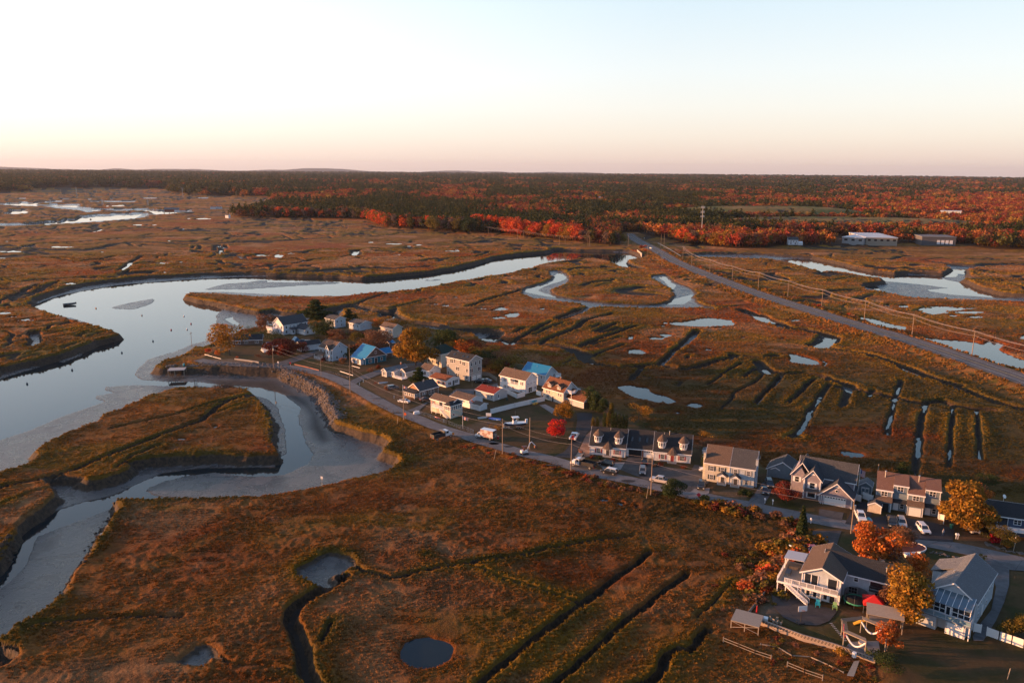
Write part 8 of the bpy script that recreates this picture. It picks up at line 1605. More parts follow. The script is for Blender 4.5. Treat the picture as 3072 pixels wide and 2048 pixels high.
# ---------------------------------------------------------------- fences, sheds, gardens, play equipment
def fence(label, spec, h, mat, post=2.4, style='solid', name='fence', z=UP):
    P = pts(spec, z); mb = MB(); pb = MB()
    for (x0, y0), (x1, y1) in zip(P, P[1:]):
        L = math.hypot(x1-x0, y1-y0); n = max(1, round(L/post)); dx, dy = (x1-x0)/L, (y1-y0)/L
        if style == 'solid': mb.prism([(x0, y0, z+.05), (x1, y1, z+.05), (x1, y1, z+h), (x0, y0, z+h)], (-dy*.06, dx*.06, 0))
        elif style == 'rail': [mb.tube([(x0, y0, z+q), (x1, y1, z+q)], .055, 4) for q in (h*.45, h*.92)]
        elif style == 'wire': [mb.tube([(x0, y0, z+q), (x1, y1, z+q)], .022, 3) for q in (.15, h*.5, h)]; [mb.cbox(x0+(x1-x0)*i/(n*8), y0+(y1-y0)*i/(n*8), z+.1, .02, .02, h-.1) for i in range(n*8)]
        for i in range(n+1): pb.cbox(x0+(x1-x0)*i/n, y0+(y1-y0)*i/n, z-.1, .13, .13, h+.2)
    r = empty(name, P[0][0], P[0][1], z, 0, label, 'fence')
    for m_, nm in ((mb, 'panels' if style == 'solid' else 'rails'), (pb, 'posts')):
        if m_.V: m_.V = [(q[0]-P[0][0], q[1]-P[0][1], q[2]-z) for q in m_.V]; m_.build(nm, mat, r)
fence('long white vinyl fence across the brown yard', 'f: 1458,1142 1740,1070 2092,990', 1.8, VINYL); fence('white fence wrapping the balcony house corner', 'f: 1535,862 1650,905 1768,962 1860,935', 1.8, VINYL); fence('short white fence right of the balcony house', 'f: 1995,915 2055,935 2095,915', 1.8, VINYL)
fence('white fence right of the conservatory house', 'l: 1130,1118 1245,1160 1365,1200 1480,1240 1700,1310', 1.7, VINYL); fence('short white fence beside the conservatory steps', 'l: 1008,1080 1074,1096', 1.7, VINYL); fence('white fence with open lattice gate between the mauve house and the blue shed', 'i: 1978,770 2092,805 2098,760 2225,805', 1.8, VINYL)
fence('white picket gate right of the townhouses', 'j: 1190,930 1265,945 1255,990', 1.5, VINYL); fence('wire mesh fence before the cream raised cottage', 'f: 580,1130 700,1170 950,1260 1110,1320', 1.1, METAL, style='wire'); fence('wire mesh gate beside the box truck', 'f: 1110,1318 1160,1335 1255,1375', 1.3, METAL, 1.6, style='wire')
fence('dark board fence behind the shingled house cars', 'f: 1345,690 1440,700 1530,760', 1.6, WOOD)
fence('grey post and rail fence at the edge of the marsh', 'k: 68,1145 230,1210 398,1278 570,1335', 1.1, WOOD, 3, 'rail', z=.1); fence('grey rail fence piece nearest the bottom edge', 'k: 740,1405 920,1480 1110,1545', 1.1, WOOD, 3, 'rail', z=.1)
fence('broken line of fallen boards beyond the garden wall', 'k: 460,1165 640,1200 790,1285 980,1300 1170,1385 1330,1465', .25, WOOD, 9, z=.15)
# garden wall with pierced blocks
LAT = material('pierced_block', (.30, .24, .20), .9, var=.15, vscale=2); P = pts('k: 290,880 440,950 900,1120 1230,1215 1660,1372', .4); wl = MB(); hb = MB()
for (x0, y0), (x1, y1) in zip(P, P[1:]):
    L = math.hypot(x1-x0, y1-y0); dx, dy = (x1-x0)/L, (y1-y0)/L; wl.prism([(x0, y0, 0), (x1, y1, 0), (x1, y1, 1.5), (x0, y0, 1.5)], (-dy*.3, dx*.3, 0)); n = int(L/.55)
    for i in range(n):
        t = (i+.5)/n*L
        for row in (0, 1): cx, cy = x0+dx*(t+.14*row), y0+dy*(t+.14*row); hb.prism([(cx-dx*.13+dy*.02, cy-dy*.13-dx*.02, .95+row*.27), (cx+dx*.13+dy*.02, cy+dy*.13-dx*.02, .95+row*.27), (cx+dx*.13+dy*.02, cy+dy*.13-dx*.02, 1.13+row*.27), (cx-dx*.13+dy*.02, cy-dy*.13-dx*.02, 1.13+row*.27)], (-dy*.01, dx*.01, 0))
root = empty('garden_wall', 0, 0, 0, 0, 'long low garden wall of pierced blocks along the marsh edge', 'wall'); wl.build('wall', LAT, root); hb.build('block_openings', DARK, root)
P = pts('k: 285,880 420,720 560,545', UP); mb = MB(); [mb.prism([(a[0], a[1], .2), (b[0], b[1], .2), (b[0], b[1], 1.35), (a[0], a[1], 1.35)], (.25, .2, 0)) for a, b in zip(P, P[1:])]; thing(mb, 'timber_curb', WOOD, 'weathered timber curb along the left side of the patio', 'kerb')
P = pts('g: 1890,0', UP); P = pts('e: 1110,760 1250,790 1400,830', UP); mb = MB(); [mb.prism([(a[0], a[1], .8), (b[0], b[1], .8), (b[0], b[1], 1.35), (a[0], a[1], 1.35)], (.1, .4, 0)) for a, b in zip(P, P[1:])]; thing(mb, 'brick_kerb', BRICK, 'low brick kerb lit by the sun before the gabled house', 'kerb')
P = pts('e: 405,700 560,720 690,740', UP); mb = MB(); [mb.prism([(a[0], a[1], .8), (b[0], b[1], .8), (b[0], b[1], 1.6), (a[0], a[1], 1.6)], (.1, .4, 0)) for a, b in zip(P, P[1:])]; thing(mb, 'stone_wall', CONC, 'low grey stone wall round the front lawn of the porch house', 'wall')
for lb, sp in (('white timber edge glowing at the corner of the point garden', 'e: 55,640 145,665'), ('second white timber edge in the point garden', 'e: 150,668 245,692'), ('long white timber edge lit on the lawn before the teal house', 'e: 1645,838 1800,888'), ('white timber edge at the teal house porch', 'e: 1785,775 1880,800')):
    P = pts(sp, UP); a, b = P; thing(MB().prism([(a[0], a[1], .9), (b[0], b[1], .9), (b[0], b[1], 1.22), (a[0], a[1], 1.22)], (.02, .06, 0)), 'garden_edging', TRIM, lb, 'edging')
# wooden platform
c = at('k', 300, 1010, 0); root = empty('viewing_platform', c[0], c[1], .2, R(-28), 'raised grey wooden platform at the corner of the garden wall', 'platform'); MB().box(-2.6, -1.0, 1.5, 2.6, 3.6, 1.65).build('platform_boards', WOOD, root)
for x, y in ((-2.5, -.9), (2.5, -.9), (-2.5, 3.4), (2.5, 3.4), (0, -.9)): MB().cbox(x, y, -.4, .16, .16, 1.9).build('leg', WOOD, root)
MB().tube([(-2.5, -.95, .2), (2.5, -.95, 1.5)], .06, 4).tube([(2.5, -.95, .2), (-2.5, -.95, 1.5)], .06, 4).build('cross_brace', WOOD, root)
# trampoline
a, b = at('k', 1348, 745, UP), at('k', 1588, 760, UP); rt = math.hypot(a[0]-b[0], a[1]-b[1])/2; cx, cy = (a[0]+b[0])/2, (a[1]+b[1])/2+.6; root = empty('trampoline', cx, cy, UP, 0, 'round trampoline with green rim and dark safety net', 'trampoline')
ring = [(rt*math.cos(t), rt*math.sin(t), .85) for t in np.linspace(0, 6.2832, 29)]; MB().tube(ring, .16, 6).build('green_rim', material('green_pad', (.04, .28, .16), .6), root); MB().disc((0, 0, .85), (0, 0, 1), rt*.95, .04, 28).build('jumping_mat', BLK, root)
NETM = material('safety_net', (.015, .015, .018), .9); nt_ = NETM.node_tree; tp = nt_.nodes.new('ShaderNodeBsdfTransparent'); mxs = nt_.nodes.new('ShaderNodeMixShader'); mxs.inputs[0].default_value = .45; nt_.links.new(nt_.nodes['Principled BSDF'].outputs[0], mxs.inputs[1]); nt_.links.new(tp.outputs[0], mxs.inputs[2]); nt_.links.new(mxs.outputs[0], nt_.nodes['Material Output'].inputs[0])
mb = MB(); [mb.quad((p[0], p[1], .9), (q[0], q[1], .9), (q[0], q[1], 2.6), (p[0], p[1], 2.6)) for p, q in zip(ring, ring[1:])]; mb.build('safety_net', NETM, root)
for k in range(6): t = k*1.047; MB().tube([(rt*math.cos(t), rt*math.sin(t), 0), (rt*math.cos(t), rt*math.sin(t), 2.7)], .04, 5).build('net_pole', METAL, root)
# pergola swing ring
c = at('k', 1560, 1200, UP); root = empty('swing_pergola', c[0], c[1]+1.2, UP, 0, 'ring shaped timber pergola with hanging hammocks at the garden corner', 'pergola'); r1, r0 = 4.3, 3.3
for k in range(6):
    t0, t1 = R(60*k+12), R(60*k+60); MB().tube([(r1*.92*math.cos(t0), r1*.92*math.sin(t0), -.2), (r1*.92*math.cos(t0), r1*.92*math.sin(t0), 3.0)], .11, 6).build('post', WOOD, root); mb = MB()
    for j in range(7): rr_ = r0+(r1-r0)*j/6; mb.prism([(rr_*math.cos(t0), rr_*math.sin(t0), 3.0), (rr_*math.cos(t1+.2), rr_*math.sin(t1+.2), 3.0), (rr_*math.cos(t1+.2), rr_*math.sin(t1+.2), 3.16), (rr_*math.cos(t0), rr_*math.sin(t0), 3.16)], (.05, .03, 0))
    if k != 4: mb.build('slatted_roof', WOOD, root)
for k, mt in ((0, TRIM), (3, TRIM), (2, PAINTS['red'])):
    t0, t1 = R(60*k+12), R(60*k+72); a = Vector((3.6*math.cos(t0), 3.6*math.sin(t0), 2.4)); b = Vector((3.6*math.cos(t1), 3.6*math.sin(t1), 2.4)); P3 = [a+(b-a)*i/8-Vector((0, 0, 1.5*math.sin(math.pi*i/8))) for i in range(9)]; mb = MB(); mb.tube(P3, .16, 5); mb.build('hammock', mt, root)
thing(MB().tube([(0, 0, 0), (0, 0, .5)], .7, 12), 'fire_pit', CONC, 'round stone fire pit under the ring pergola', 'fire pit', loc=(c[0], c[1]+1.2, UP))
sheet('pavement', [(pts('k: 1330,1225 1400,1140 1700,1130 1720,1290 1640,1350', UP), 1.135)], asphalt('grey_decking', (.20, .19, .18)))
# red canopy, slide tower
c = at('k', 1750, 985, UP); root = empty('play_tower', c[0], c[1], UP, R(-22), 'wooden play tower with grey plank roof and yellow slide', 'play tower')
MB().prism([(-3.2, -1.6, 2.9), (3.2, -1.6, 2.9), (3.2, 1.4, 3.7), (-3.2, 1.4, 3.7)], (0, 0, .12)).build('plank_roof', WOOD, root); [MB().cbox(x, y, -.1, .14, .14, 3.1).build('post', WOOD, root) for x in (-3, 3) for y in (-1.3, 1.1)]; MB().box(-2.6, -1.2, 1.3, 1.4, 1.0, 1.42).build('platform', WOOD, root)
MB().tube([(-2.6, -.6, 1.5), (-3.8, -.9, 1.0), (-5.2, -1.2, .2)], .32, 6).build('slide', YELP, root)
c = at('k', 1760, 850, UP); root = empty('red_canopy', c[0]-1.6, c[1]+1.6, UP, R(-20), 'bright red canopy tent behind the play tower', 'canopy tent'); q = MB(); q.V = [(-1.9, -1.9, 2.1), (1.9, -1.9, 2.1), (1.9, 1.9, 2.1), (-1.9, 1.9, 2.1), (0, 0, 3.3), (-1.9, -1.9, 1.7), (1.9, -1.9, 1.7), (1.9, 1.9, 1.7), (-1.9, 1.9, 1.7)]; q.F = [(0, 1, 4), (1, 2, 4), (2, 3, 4), (3, 0, 4), (0, 5, 6, 1), (1, 6, 7, 2), (2, 7, 8, 3), (3, 8, 5, 0)]; q.M = [0]*8
q.build('red_fabric', material('red_fabric', (.62, .02, .015), .7), root); [MB().tube([(x, y, 0), (x, y, 2.1)], .04, 5).build('leg', METAL, root) for x in (-1.8, 1.8) for y in (-1.8, 1.8)]
# basketball hoops
def hoop(label, v, x, y, a, z=UP):
    c = at(v, x, y, z); root = empty('basketball_hoop', c[0], c[1], z, R(a), label, 'basketball hoop'); MB().tube([(0, 0, 0), (0, 0, 3.2)], .07, 6).cbox(0, 0, 0, .9, 1.2, .25).build('stand', BLK, root); MB().box(.3, -.9, 2.7, .36, .9, 3.8).build('backboard', VINYL, root); MB().tube([(.6+.23*math.cos(t), .23*math.sin(t), 3.0) for t in np.linspace(0, 6.28, 12)], .025, 4).build('rim', ORP, root)
hoop('basketball hoop standing on the dark round patio', 'k', 880, 940, -80); hoop('basketball hoop beside the overturned blue boat', 'g', 848, 470, -100)
def chair(label, v, x, y, a, mat, z=UP+.03):
    c = at(v, x, y, z); root = empty('garden_chair', c[0], c[1], z, R(a), label, 'garden chair'); MB().prism([(-.3, -.35, .38), (.4, -.35, .48), (.4, .35, .48), (-.3, .35, .38)], (0, 0, .05)).build('seat', mat, root); MB().prism([(-.3, -.35, .38), (-.65, -.35, 1.15), (-.65, .35, 1.15), (-.3, .35, .38)], (-.05, 0, .02)).build('backrest', mat, root)
    for s_ in (-1, 1): MB().box(-.35, s_*.42-.06, .62, .45, s_*.42+.06, .67).build('armrest', mat, root); MB().cbox(.38, s_*.38, 0, .08, .08, .62).build('leg', mat, root); MB().cbox(-.3, s_*.38, 0, .08, .08, .62).build('leg', mat, root)
LIME = material('lime_paint', (.25, .45, .16), .6)
chair('teal garden chair before the glazed doors', 'k', 1058, 765, -110, TEALP); chair('lime green garden chair at the patio corner', 'k', 1238, 792, -110, LIME); chair('pink seated garden chair alone on the patio', 'k', 676, 592, -60, material('salmon_paint', (.5, .2, .14), .7)); chair('yellow chair beside the ring pergola', 'k', 1590, 1275, -60, YELP, UP+.15)
thing(MB().tube([(0, 0, 0), (0, 0, 1.9)], .22, 8, r1=.1), 'folded_umbrella', PAINTS['red'], 'folded red umbrella on the grey patio', 'umbrella', loc=(*at('k', 418, 848, UP), UP)); thing(MB().box(-1.0, -.5, 0, 1.0, .5, .45).box(-.95, -.45, .45, .95, .45, .5), 'hot_tub_cover', VINYL, 'low white table on the grey patio', 'table', loc=(*at('k', 480, 895, UP), UP), rz=R(-25))
for k, (x, y) in enumerate(((570, 905), (600, 930), (632, 905), (635, 940), (672, 950))): thing(MB().cbox(0, 0, 0, .42, .42, .4).cbox(-.2, 0, .4, .06, .42, .4), 'patio_stool', WOOD, 'small pale stool in the ring of seats on the grey patio', 'stool', 'stools on the grey patio', (*at('k', x, y, UP), UP), R(40*k))
for k in range(11): 
    t = k/10; c = at('k', 1200+150*t, 940+180*t, UP); sheet('stepping_stone', [([(c[0]-.28, c[1]-.12), (c[0]+.28, c[1]-.12), (c[0]+.28, c[1]+.12), (c[0]-.28, c[1]+.12)], 1.03)], CONC)
mb = MB().prism([(0, 0, 0), (1.6, 0, 0), (1.6, 0, .0), (0, 0, 0)], (0, 0, .01)); P = pts('k: 1440,1340 1500,1330 1440,1500 1365,1490', .9); sheet('boardwalk', [(P, .95)], WOOD)
c = at('k', 1440, 1312, UP); thing(MB().tube([(0, 0, .1), (0, 0, .95)], .38, 10), 'white_barrel', VINYL, 'white barrel standing on the low garden wall', 'barrel', loc=(c[0], c[1], UP+.3))
# stone ringed bed and above ground pool edge on the upper lawn
c = at('j', 285, 1500, UP); mb = MB(); [mb.cbox(c[0]+2.5*math.cos(t), c[1]+2.1*math.sin(t), UP-.1, .55, .5, .55) for t in np.linspace(0, 6.1, 22)]; thing(mb, 'stone_ring', CONC, 'ring of stones round the glowing orange tree', 'planting bed')
c = at('j', 700, 1320, UP); ringp = [(c[0]+5.2*math.cos(t), c[1]+3.0*math.sin(t), UP+.5) for t in np.linspace(0, 6.2832, 40)]; root = empty('covered_pool', 0, 0, 0, 0, 'oval covered swimming pool on the upper lawn', 'pool'); MB().tube(ringp, .12, 5).build('pool_rim', TRIM, root); q = MB(); q.V = [(p[0], p[1], p[2]-.05) for p in ringp[:-1]]; q.F = [tuple(range(len(q.V)))]; q.M = [0]; q.build('pool_cover', material('pool_cover', (.10, .035, .035), .8), root); mb = MB(); [mb.quad((a[0], a[1], UP-.1), (b[0], b[1], UP-.1), b, a) for a, b in zip(ringp, ringp[1:])]; mb.build('pool_wall', PAINTS['silver'], root)
# sheds
def shed(label, v, x, y, ang, w, d, h, wm_, rm_, rh=.8, ridge='x', doors=True):
    H = House('garden_shed', label, at(v, x, y), ang, cat='shed'); H.walls(0, 0, w, d, h, wm_, ridge, rh); H.roof(0, 0, w, d, h, rh, ridge, rm_, ov=.15)
    if doors: H.part(MB().box(-.06, d*.2, .1, 0, d*.49, h*.85).box(-.06, d*.51, .1, 0, d*.8, h*.85), 'shed_door', TRIM); H.part(MB().box(-.08, d*.25, h*.35, -.06, d*.45, h*.7).box(-.08, d*.55, h*.35, -.06, d*.75, h*.7), 'door_pane', SBG)
    return H
shed('blue grey shed with white glazed double doors and curved roof', 'i', 2205, 775, 62, 3.6, 3.2, 2.5, SBG, RLG, 1.0); shed('small tan shed with mottled grey roof by the white pickup', 'j', 405, 905, 62, 2.6, 3.0, 1.9, STAN, RG, .8, doors=False); shed('narrow blue shed between the black cars and the mauve house', 'i', 1120, 560, 62, 2.4, 2.2, 2.3, SPB, RG, .5)
H = House('grey_garage', 'grey garage with big dark roof half hidden behind the russet tree', at('i', 1330, 600), 62); H.walls(0, 0, 7, 8.0, 2.4, SBG, 'x', 2.4); H.roof(0, 0, 7, 8.0, 2.4, 2.4, 'x', RG)
shed('small white shed left of the duplex chimney', 'h', 1895, 600, 67, 2.4, 2.6, 2.0, SW, RLG, .4, doors=False); shed('tiny shed with blue roof behind the teal house', 'e', 2230, 590, 49, 3.5, 4.5, 2.3, SBR, RBL, .9, doors=False)
c = at('e', 1130, 480, UP); thing(MB().prism([(-2, -1.5, 0), (0, -1.5, 2.2), (2, -1.5, 0)], (0, 3.0, 0)), 'tarpaulin', material('blue_tarpaulin', (.03, .16, .32), .6), 'blue tarpaulin tent above the dark red tree', 'tarpaulin', loc=(c[0], c[1], UP), rz=R(40))
# signs, post boxes, hydrant like posts
def sign(label, v, x, y, h, col, shape='diamond', z=UP, name='road_sign'):
    c = at(v, x, y, z); root = empty(name, c[0], c[1], z, R(-15), label, 'sign'); MB().tube([(0, 0, 0), (0, 0, h)], .04, 5).build('post', METAL, root); s_ = .62
    P = [(-s_, -.05, h), (0, -.05, h-s_), (s_, -.05, h), (0, -.05, h+s_)] if shape == 'diamond' else [(-.35, -.05, h-.5), (.35, -.05, h-.5), (.35, -.05, h+.2), (-.35, -.05, h+.2)]; MB().prism(P, (0, .03, 0)).build('sign_plate', col, root)
sign('orange diamond road works sign behind the slim pole', 'f', 452, 1195, 1.6, material('sign_orange', (.75, .12, .02), .6)); sign('small red marker flag at the kerb before the duplex', 'i', 178, 765, 1.1, material('sign_red', (.7, .03, .05), .6)); sign('small lit sign on a post beside the cove dump truck', 'f', 1018, 1435, 1.9, ORP, 'box'); sign('small white board beside the highway bridge', 'b', 2142, 640, 2.0, VINYL, 'box', 1.4)
sign('pale sign on the post at the road fork', 'e', 922, 795, 2.6, VINYL, 'box'); sign('small white signpost on the mud flat edge', 'd', 2165, 912, 2.6, VINYL, 'box', 0, 'tide_marker'); sign('red brown marker post at the road fork kerb', 'e', 1064, 775, 1.5, PAINTS['red'], 'box')
def mailbox(label, v, x, y, n=1):
    c = at(v, x, y, UP); root = empty('mailbox', c[0], c[1], UP, R(-15), label, 'mailbox'); MB().cbox(0, 0, 0, .12, .12, 1.0).build('post', TRIM, root); MB().prism([(-.18, -.28, 1.0), (-.18, -.28, 1.25), (0, -.28, 1.38), (.18, -.28, 1.25), (.18, -.28, 1.0)], (0, .56, 0)).build('box', VINYL, root)
mailbox('white mailbox left of the russet tree drive', 'i', 958, 818); mailbox('dark post mailbox just right of the white one', 'i', 1050, 835); mailbox('left one of the two white mailboxes by the golden tree', 'j', 1422, 1190); mailbox('right one of the two white mailboxes by the golden tree', 'j', 1448, 1192); mailbox('white mailbox opposite the double garage', 'i', 1498, 1055); 
for lb, v, x, y in (('left short white post at the lane mouth', 'e', 1876, 1000), ('right short white post at the lane mouth', 'e', 1920, 968), ('short white post beside the glazed porch yard', 'f', 322, 960), ('short white post near the wire fence corner', 'g', 320, 455)):
    c = at(v, x, y, UP); thing(MB().cbox(0, 0, 0, .16, .16, .95).cbox(0, 0, .95, .24, .24, .08), 'bollard', TRIM, lb, 'post', loc=(c[0], c[1], UP))
thing(MB().cbox(0, 0, 0, 2.2, 1.3, .5).cbox(0, 0, .5, 1.9, 1.0, .35), 'small_trailer', PAINTS['white'], 'little white trailer box at the corner of the wire fence', 'trailer', loc=(*at('f', 588, 1140, UP), UP), rz=R(20))
for k, (v, x, y, col, lb) in enumerate((('j', 1362, 1050, material('green_bin', (.02, .16, .10), .6), 'green wheelie bin beside the golden tree'), ('e', 1205, 620, BLK, 'dark bin left at the long white garage'), ('e', 1225, 618, BLK, 'dark bin right at the long white garage'), ('f', 1650, 985, material('dark_green_bin', (.015, .05, .035), .6), 'dark green bin beside the red roofed bungalow'))):
    c = at(v, x, y, UP); root = empty('wheelie_bin', c[0], c[1], UP, R(20), lb, 'bin'); MB().frust(0, 0, .05, 1.0, .5, .5, .62, .62).build('body', col, root); MB().cbox(.03, 0, 1.0, .68, .66, .07).build('lid', col, root)
# person on the black drive
def person(label, v, x, y, head):
    c = at(v, x, y, UP+.07); J = {'pelvis': (0, 0, .95), 'chest': (0, 0, 1.25), 'neck': (0, 0, 1.48), 'head0': (.02, 0, 1.58), 'head1': (.03, 0, 1.70), 'hl': (0, .10, .90), 'kl': (.06, .12, .50), 'al': (-.02, .13, .08), 'tl': (.14, .15, .03), 'hr': (0, -.10, .90), 'kr': (-.02, -.12, .50), 'ar': (-.14, -.12, .08), 'tr': (.02, -.14, .03), 'sl': (0, .19, 1.42), 'el': (.02, .27, 1.14), 'wl': (.16, .24, .95), 'fl': (.23, .23, .90), 'sr': (0, -.19, 1.42), 'er': (-.04, -.27, 1.14), 'wr': (.08, -.28, .92), 'fr': (.13, -.28, .85)}
    Rr = {'pelvis': .15, 'chest': .16, 'neck': .06, 'head0': .09, 'head1': .095, 'hl': .10, 'kl': .07, 'al': .045, 'tl': .04, 'sl': .08, 'el': .05, 'wl': .035, 'fl': .04}
    E = [('pelvis', 'chest'), ('chest', 'neck'), ('neck', 'head0'), ('head0', 'head1'), ('pelvis', 'hl'), ('hl', 'kl'), ('kl', 'al'), ('al', 'tl'), ('pelvis', 'hr'), ('hr', 'kr'), ('kr', 'ar'), ('ar', 'tr'), ('chest', 'sl'), ('sl', 'el'), ('el', 'wl'), ('wl', 'fl'), ('chest', 'sr'), ('sr', 'er'), ('er', 'wr'), ('wr', 'fr')]
    K = list(J); me = bpy.data.meshes.new('person'); me.from_pydata([J[k] for k in K], [(K.index(a), K.index(b)) for a, b in E], []); o = link(bpy.data.objects.new('person', me)); o.location = (c[0], c[1], UP+.07); o.rotation_euler = (0, 0, R(head)); tag(o, label, 'person')
    o.modifiers.new('skin', 'SKIN'); sk = me.skin_vertices[0].data
    for i, k in enumerate(K): r_ = Rr.get(k) or Rr[k[:-1]+'l'] if k not in Rr else Rr[k]; sk[i].radius = (r_, r_)
    sk[0].use_root = True; o.modifiers.new('sub', 'SUBSURF').levels = 2
    m_ = material('clothes_and_skin', (.2, .2, .2), .85); g = NT(m_); tcn = g.n('ShaderNodeTexCoord'); sp = g.n('ShaderNodeSeparateXYZ'); g.l(tcn.outputs['Object'], sp.inputs[0]); cc = g.mix(g.ramp(sp.outputs['Z'], .93, .95), (.06, .10, .17), (.36, .37, .40)); cc = g.mix(g.ramp(sp.outputs['Z'], 1.47, 1.49), cc, (.45, .27, .19)); g.l(cc, g.b.inputs['Base Color']); me.materials.append(m_)
    h_ = MB().ball((.02, 0, 1.70), .115, 10, (1, .9, 1), lo=-5); h_.build('hair', material('grey_hair', (.22, .19, .17), .9), o, True)
person('person in a grey top and blue trousers walking on the black drive', 'j', 1246, 1148, -70)
# dock, buoys, far landing stage
c = at('d', 1190, 133, 0); root = empty('wooden_dock', c[0], c[1], 0, R(12), 'small wooden dock on tall posts at the tip of the cove', 'dock'); MB().box(-3.4, -2.5, .3, 3.4, 2.5, .5).build('dock_boards', material('silvery_boards', (.38, .36, .35), .8, var=.15, vscale=2), root)
for x in (-3.2, -.5, 3.2): [MB().cbox(x, y, -3.4, .25, .25, 3.7).build('pile', WOOD, root) for y in (-2.4, 2.3)]
thing(MB().tube([(0, 0, 0), (0, 0, 1.0)], .42, 10), 'blue_barrel', TEALP, 'turquoise barrel at the end of the cove dock', 'barrel', loc=(*at('d', 1237, 112, 0), .5)); thing(MB().cbox(0, 0, -1, .25, .25, 2.4).cbox(.8, 0, -1, .2, .2, 2.0), 'mooring_post', WOOD, 'pair of short mooring posts standing in the cove channel', 'post', loc=(*at('d', 1310, 222, WL), WL+.4))
for k, (v, x, y, col, lb) in enumerate((('a', 1317, 1222, PAINTS['red'], 'red mooring buoy nearest the shore pole'), ('a', 1180, 1264, PAINTS['red'], 'red mooring buoy left of the white one'), ('a', 1290, 1260, VINYL, 'white mooring buoy between the two red ones'), ('a', 662, 1115, ORP, 'small orange buoy right of the moored boat'), ('a', 978, 1163, PAINTS['silver'], 'grey buoy below the mud bar'), ('a', 523, 1077, BLK, 'dark buoy beside the moored boat'), ('a', 840, 1421, PAINTS['grey'], 'grey float near the spur tip'), ('a', 1055, 1341, PAINTS['grey'], 'grey float in mid river off the beach'), ('a', 1268, 1169, VINYL, 'pale buoy near the spit'), ('d', 183, 228, PAINTS['grey'], 'grey float with a drifting branch at the left'), ('d', 485, 135, PAINTS['grey'], 'small float in the lower river'), ('r', 800, 290, WOOD, 'old wreck stump in the far left river'))):
    c = at(v, x, y, WL); thing(MB().ball((0, 0, .25), .45 if v != 'r' else 1.6, 8).tube([(0, 0, .5), (0, 0, 1.0)], .07, 5), 'mooring_buoy', col, lb, 'buoy', loc=(c[0], c[1], WL))
c = at('r', 1520, 228, 0); root = empty('landing_stage', c[0], c[1], 0, R(8), 'far landing stage with a long red brown boathouse on piles', 'boathouse'); MB().box(-16, -6, .5, 40, 8, 1.2).build('stage_deck', WOOD, root); MB().box(-14, -2, 1.2, 12, 5, 6).build('wall', material('red_brown_boards', (.28, .09, .05), .8), root); MB().prism([(-15, -3, 6), (-15, 1.5, 9.5), (-15, 6, 6)], (28, 0, 0)).build('roof', RLG, root); MB().box(6, -8, 1.2, 14, -2, 5).build('lit_hut', SW, root); [MB().cbox(x, -5, -5, 1, 1, 6).build('pile', WOOD, root) for x in (-14, -4, 6, 16, 28)]
for k, (x, y) in enumerate(((1415, 212), (1452, 214))): small_boat(('left', 'right')[k]+' white boat moored left of the far boathouse', 'r', x, y, 20, 9, 3.2, 1.6, PAINTS['white'], WL, name='moored_boat')
for k, (x, y) in enumerate(((1880, 200), (1925, 199))): 
    c = at('r', x, y, 0); H = House('low_white_hut', ('left', 'right')[k]+' low white hut beyond the far boathouse', c, 0, .3); H.walls(-6, 0, 6, 8, 3.4, SW, 'x', 2); H.roof(-6, 0, 6, 8, 3.4, 2, 'x', RLG)
# ---------------------------------------------------------------- buildings beyond the marsh
def far_block(label, v, x0, y0, x1, y1, depth, h, wallm, roofm, z=2.0, flat=True, rh=3, name='building', wins=0, doors=0, cat='building'):
    a = at(v, x0, y0, z); b = at(v, x1, y1, z); L = math.hypot(b[0]-a[0], b[1]-a[1]); root = empty(name, a[0], a[1], z, math.atan2(b[1]-a[1], b[0]-a[0]), label, cat)
    MB().box(0, 0, -2, L, depth, h).build('wall', wallm, root)
    if flat: MB().box(-.6, -.6, h, L+.6, depth+.6, h+.7).build('roof', roofm, root)
    else: MB().prism([(-.6, -.8, h-.3), (-.6, depth/2, h+rh), (-.6, depth+.8, h-.3)], (L+1.2, 0, 0)).build('roof', roofm, root)
    for i in range(wins): MB().box(L*(i+.3)/wins, -.12, h*.5, L*(i+.75)/wins, 0, h*.8).build('window', GLASS, root)
    for i in range(doors): MB().box(L*(.45+.5*i/doors), -.2, .2, L*(.45+.5*i/doors)+L*.09, 0, h*.6).build('loading_door', TRIM, root)
    return root
WHR = material('white_membrane_roof', (.55, .56, .57), .6); TANW = material('tan_metal_wall', (.34, .29, .23), .7); GRW = material('grey_metal_wall', (.32, .33, .34), .6); CHW = material('charcoal_panel_wall', (.10, .10, .11), .6)
far_block('large low tan warehouse with white roof across the right marsh', 'c', 1195, 636, 1400, 640, 80, 7.5, TANW, WHR, name='warehouse', wins=5); far_block('grey fronted low warehouse left of the tan one', 'c', 1040, 630, 1180, 638, 90, 7, GRW, WHR, name='warehouse', wins=3); far_block('charcoal warehouse with row of white loading doors', 'c', 1560, 636, 1782, 641, 40, 8.5, CHW, RLG, name='warehouse', doors=4, wins=0)
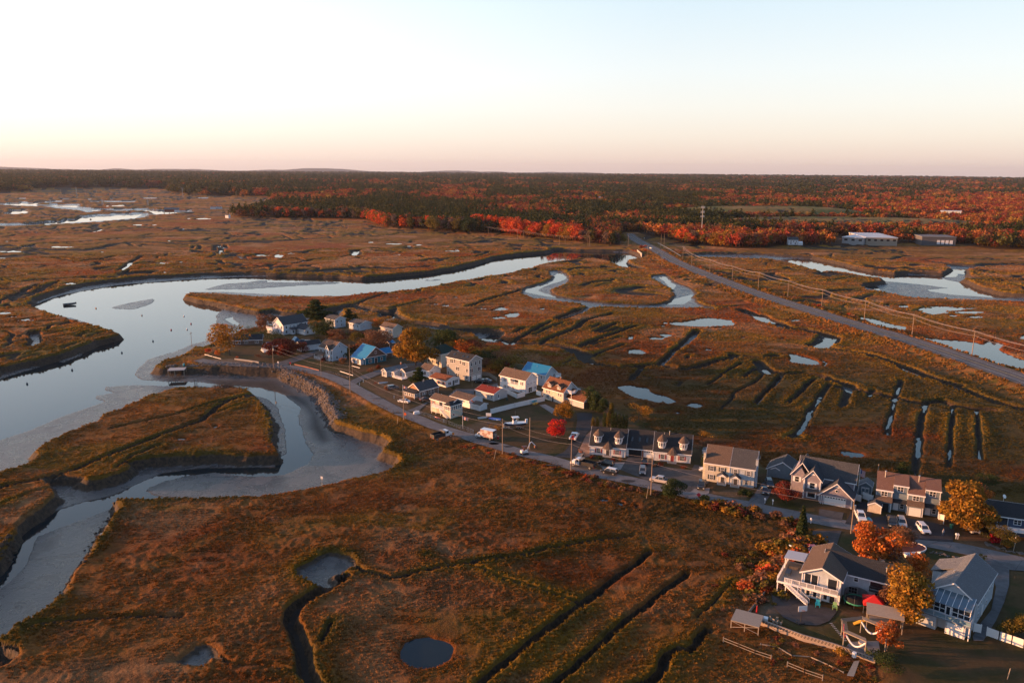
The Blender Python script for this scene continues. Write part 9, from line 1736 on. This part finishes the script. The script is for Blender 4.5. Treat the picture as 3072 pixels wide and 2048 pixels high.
H = House('white_farmhouse', 'white gabled farmhouse before the dark trees across the marsh', at('c', 752, 641, 2), 82, 2); H.walls(0, 0, 9, 11, 5.6, SW, 'y', 3); H.roof(0, 0, 9, 11, 5.6, 3, 'y', RG); H.winL([2, 5, 8], 3.2, 1, 1.4); H.winL([3, 8], .8, 1.4, 1.4); H.walls(-3, -5, 4, -.1, 2.8, SW, 'y', 1.2, name='porch_wall')
far_block('long white school building seen over the wood', 'b', 1605, 385, 1790, 389, 30, 9, SW, WHR, 6, name='school_building', wins=12); far_block('brick ended school wing right of the long white building', 'b', 1815, 385, 1950, 386, 35, 13, material('brick_wall', (.30, .12, .08), .8), WHR, 6, name='school_building', wins=6); far_block('low white school wing left of the long white building', 'b', 1485, 374, 1560, 378, 30, 10, SW, WHR, 6, name='school_building', wins=4)
far_block('pale long roofed building among the orange trees at far right', 'c', 1680, 463, 1815, 467, 30, 12, SPB, WHR, 5, wins=5); far_block('white block with flat roof above the upper wood', 'b', 1705, 322, 1755, 322, 26, 16, SW, WHR, 8, wins=2); far_block('white low block right of the water tower side wood', 'b', 1800, 318, 1870, 318, 26, 15, SW, WHR, 8, wins=2)
for lb, v, x, y, s_ in (('tall white gable poking out of the dark wood', 'b', 1092, 292, 14), ('tiny white house group on the upper wood', 'b', 1330, 288, 12), ('tiny white speck of a house near the horizon left of centre', 'b', 602, 190, 34), ('pale block near the horizon left of centre', 'b', 690, 190, 40), ('tiny white house in the right hand wood', 'c', 875, 302, 12), ('white gable in the wood left of the mound', 'c', 217, 322, 10), ('small lit white house above the mast wood', 'c', 300, 276, 12), ('small house at the right foot of the upper mound', 'c', 1090, 415, 8), ('second small house right of the upper mound', 'c', 1186, 414, 8), ('pale house at the far right wood edge', 'c', 2215, 625, 7), ('white house among the red maples of the wooded islet', 'r', 2330, 225, 8), ('small lit cottage at the left foot of the islet maples', 'r', 2014, 266, 5), ('dark roofed house left of the mast among the maples', 'c', 195, 548, 9)):
    c = at(v, x, y, 6); H = House('distant_house', lb, c, 65, 4); H.walls(0, 0, s_, s_*1.4, s_*.75+(8 if s_ > 9 else 1), SW, 'y', s_*.35); H.roof(0, 0, s_, s_*1.4, s_*.75+(8 if s_ > 9 else 1), s_*.35, 'y', RG, ov=.5)
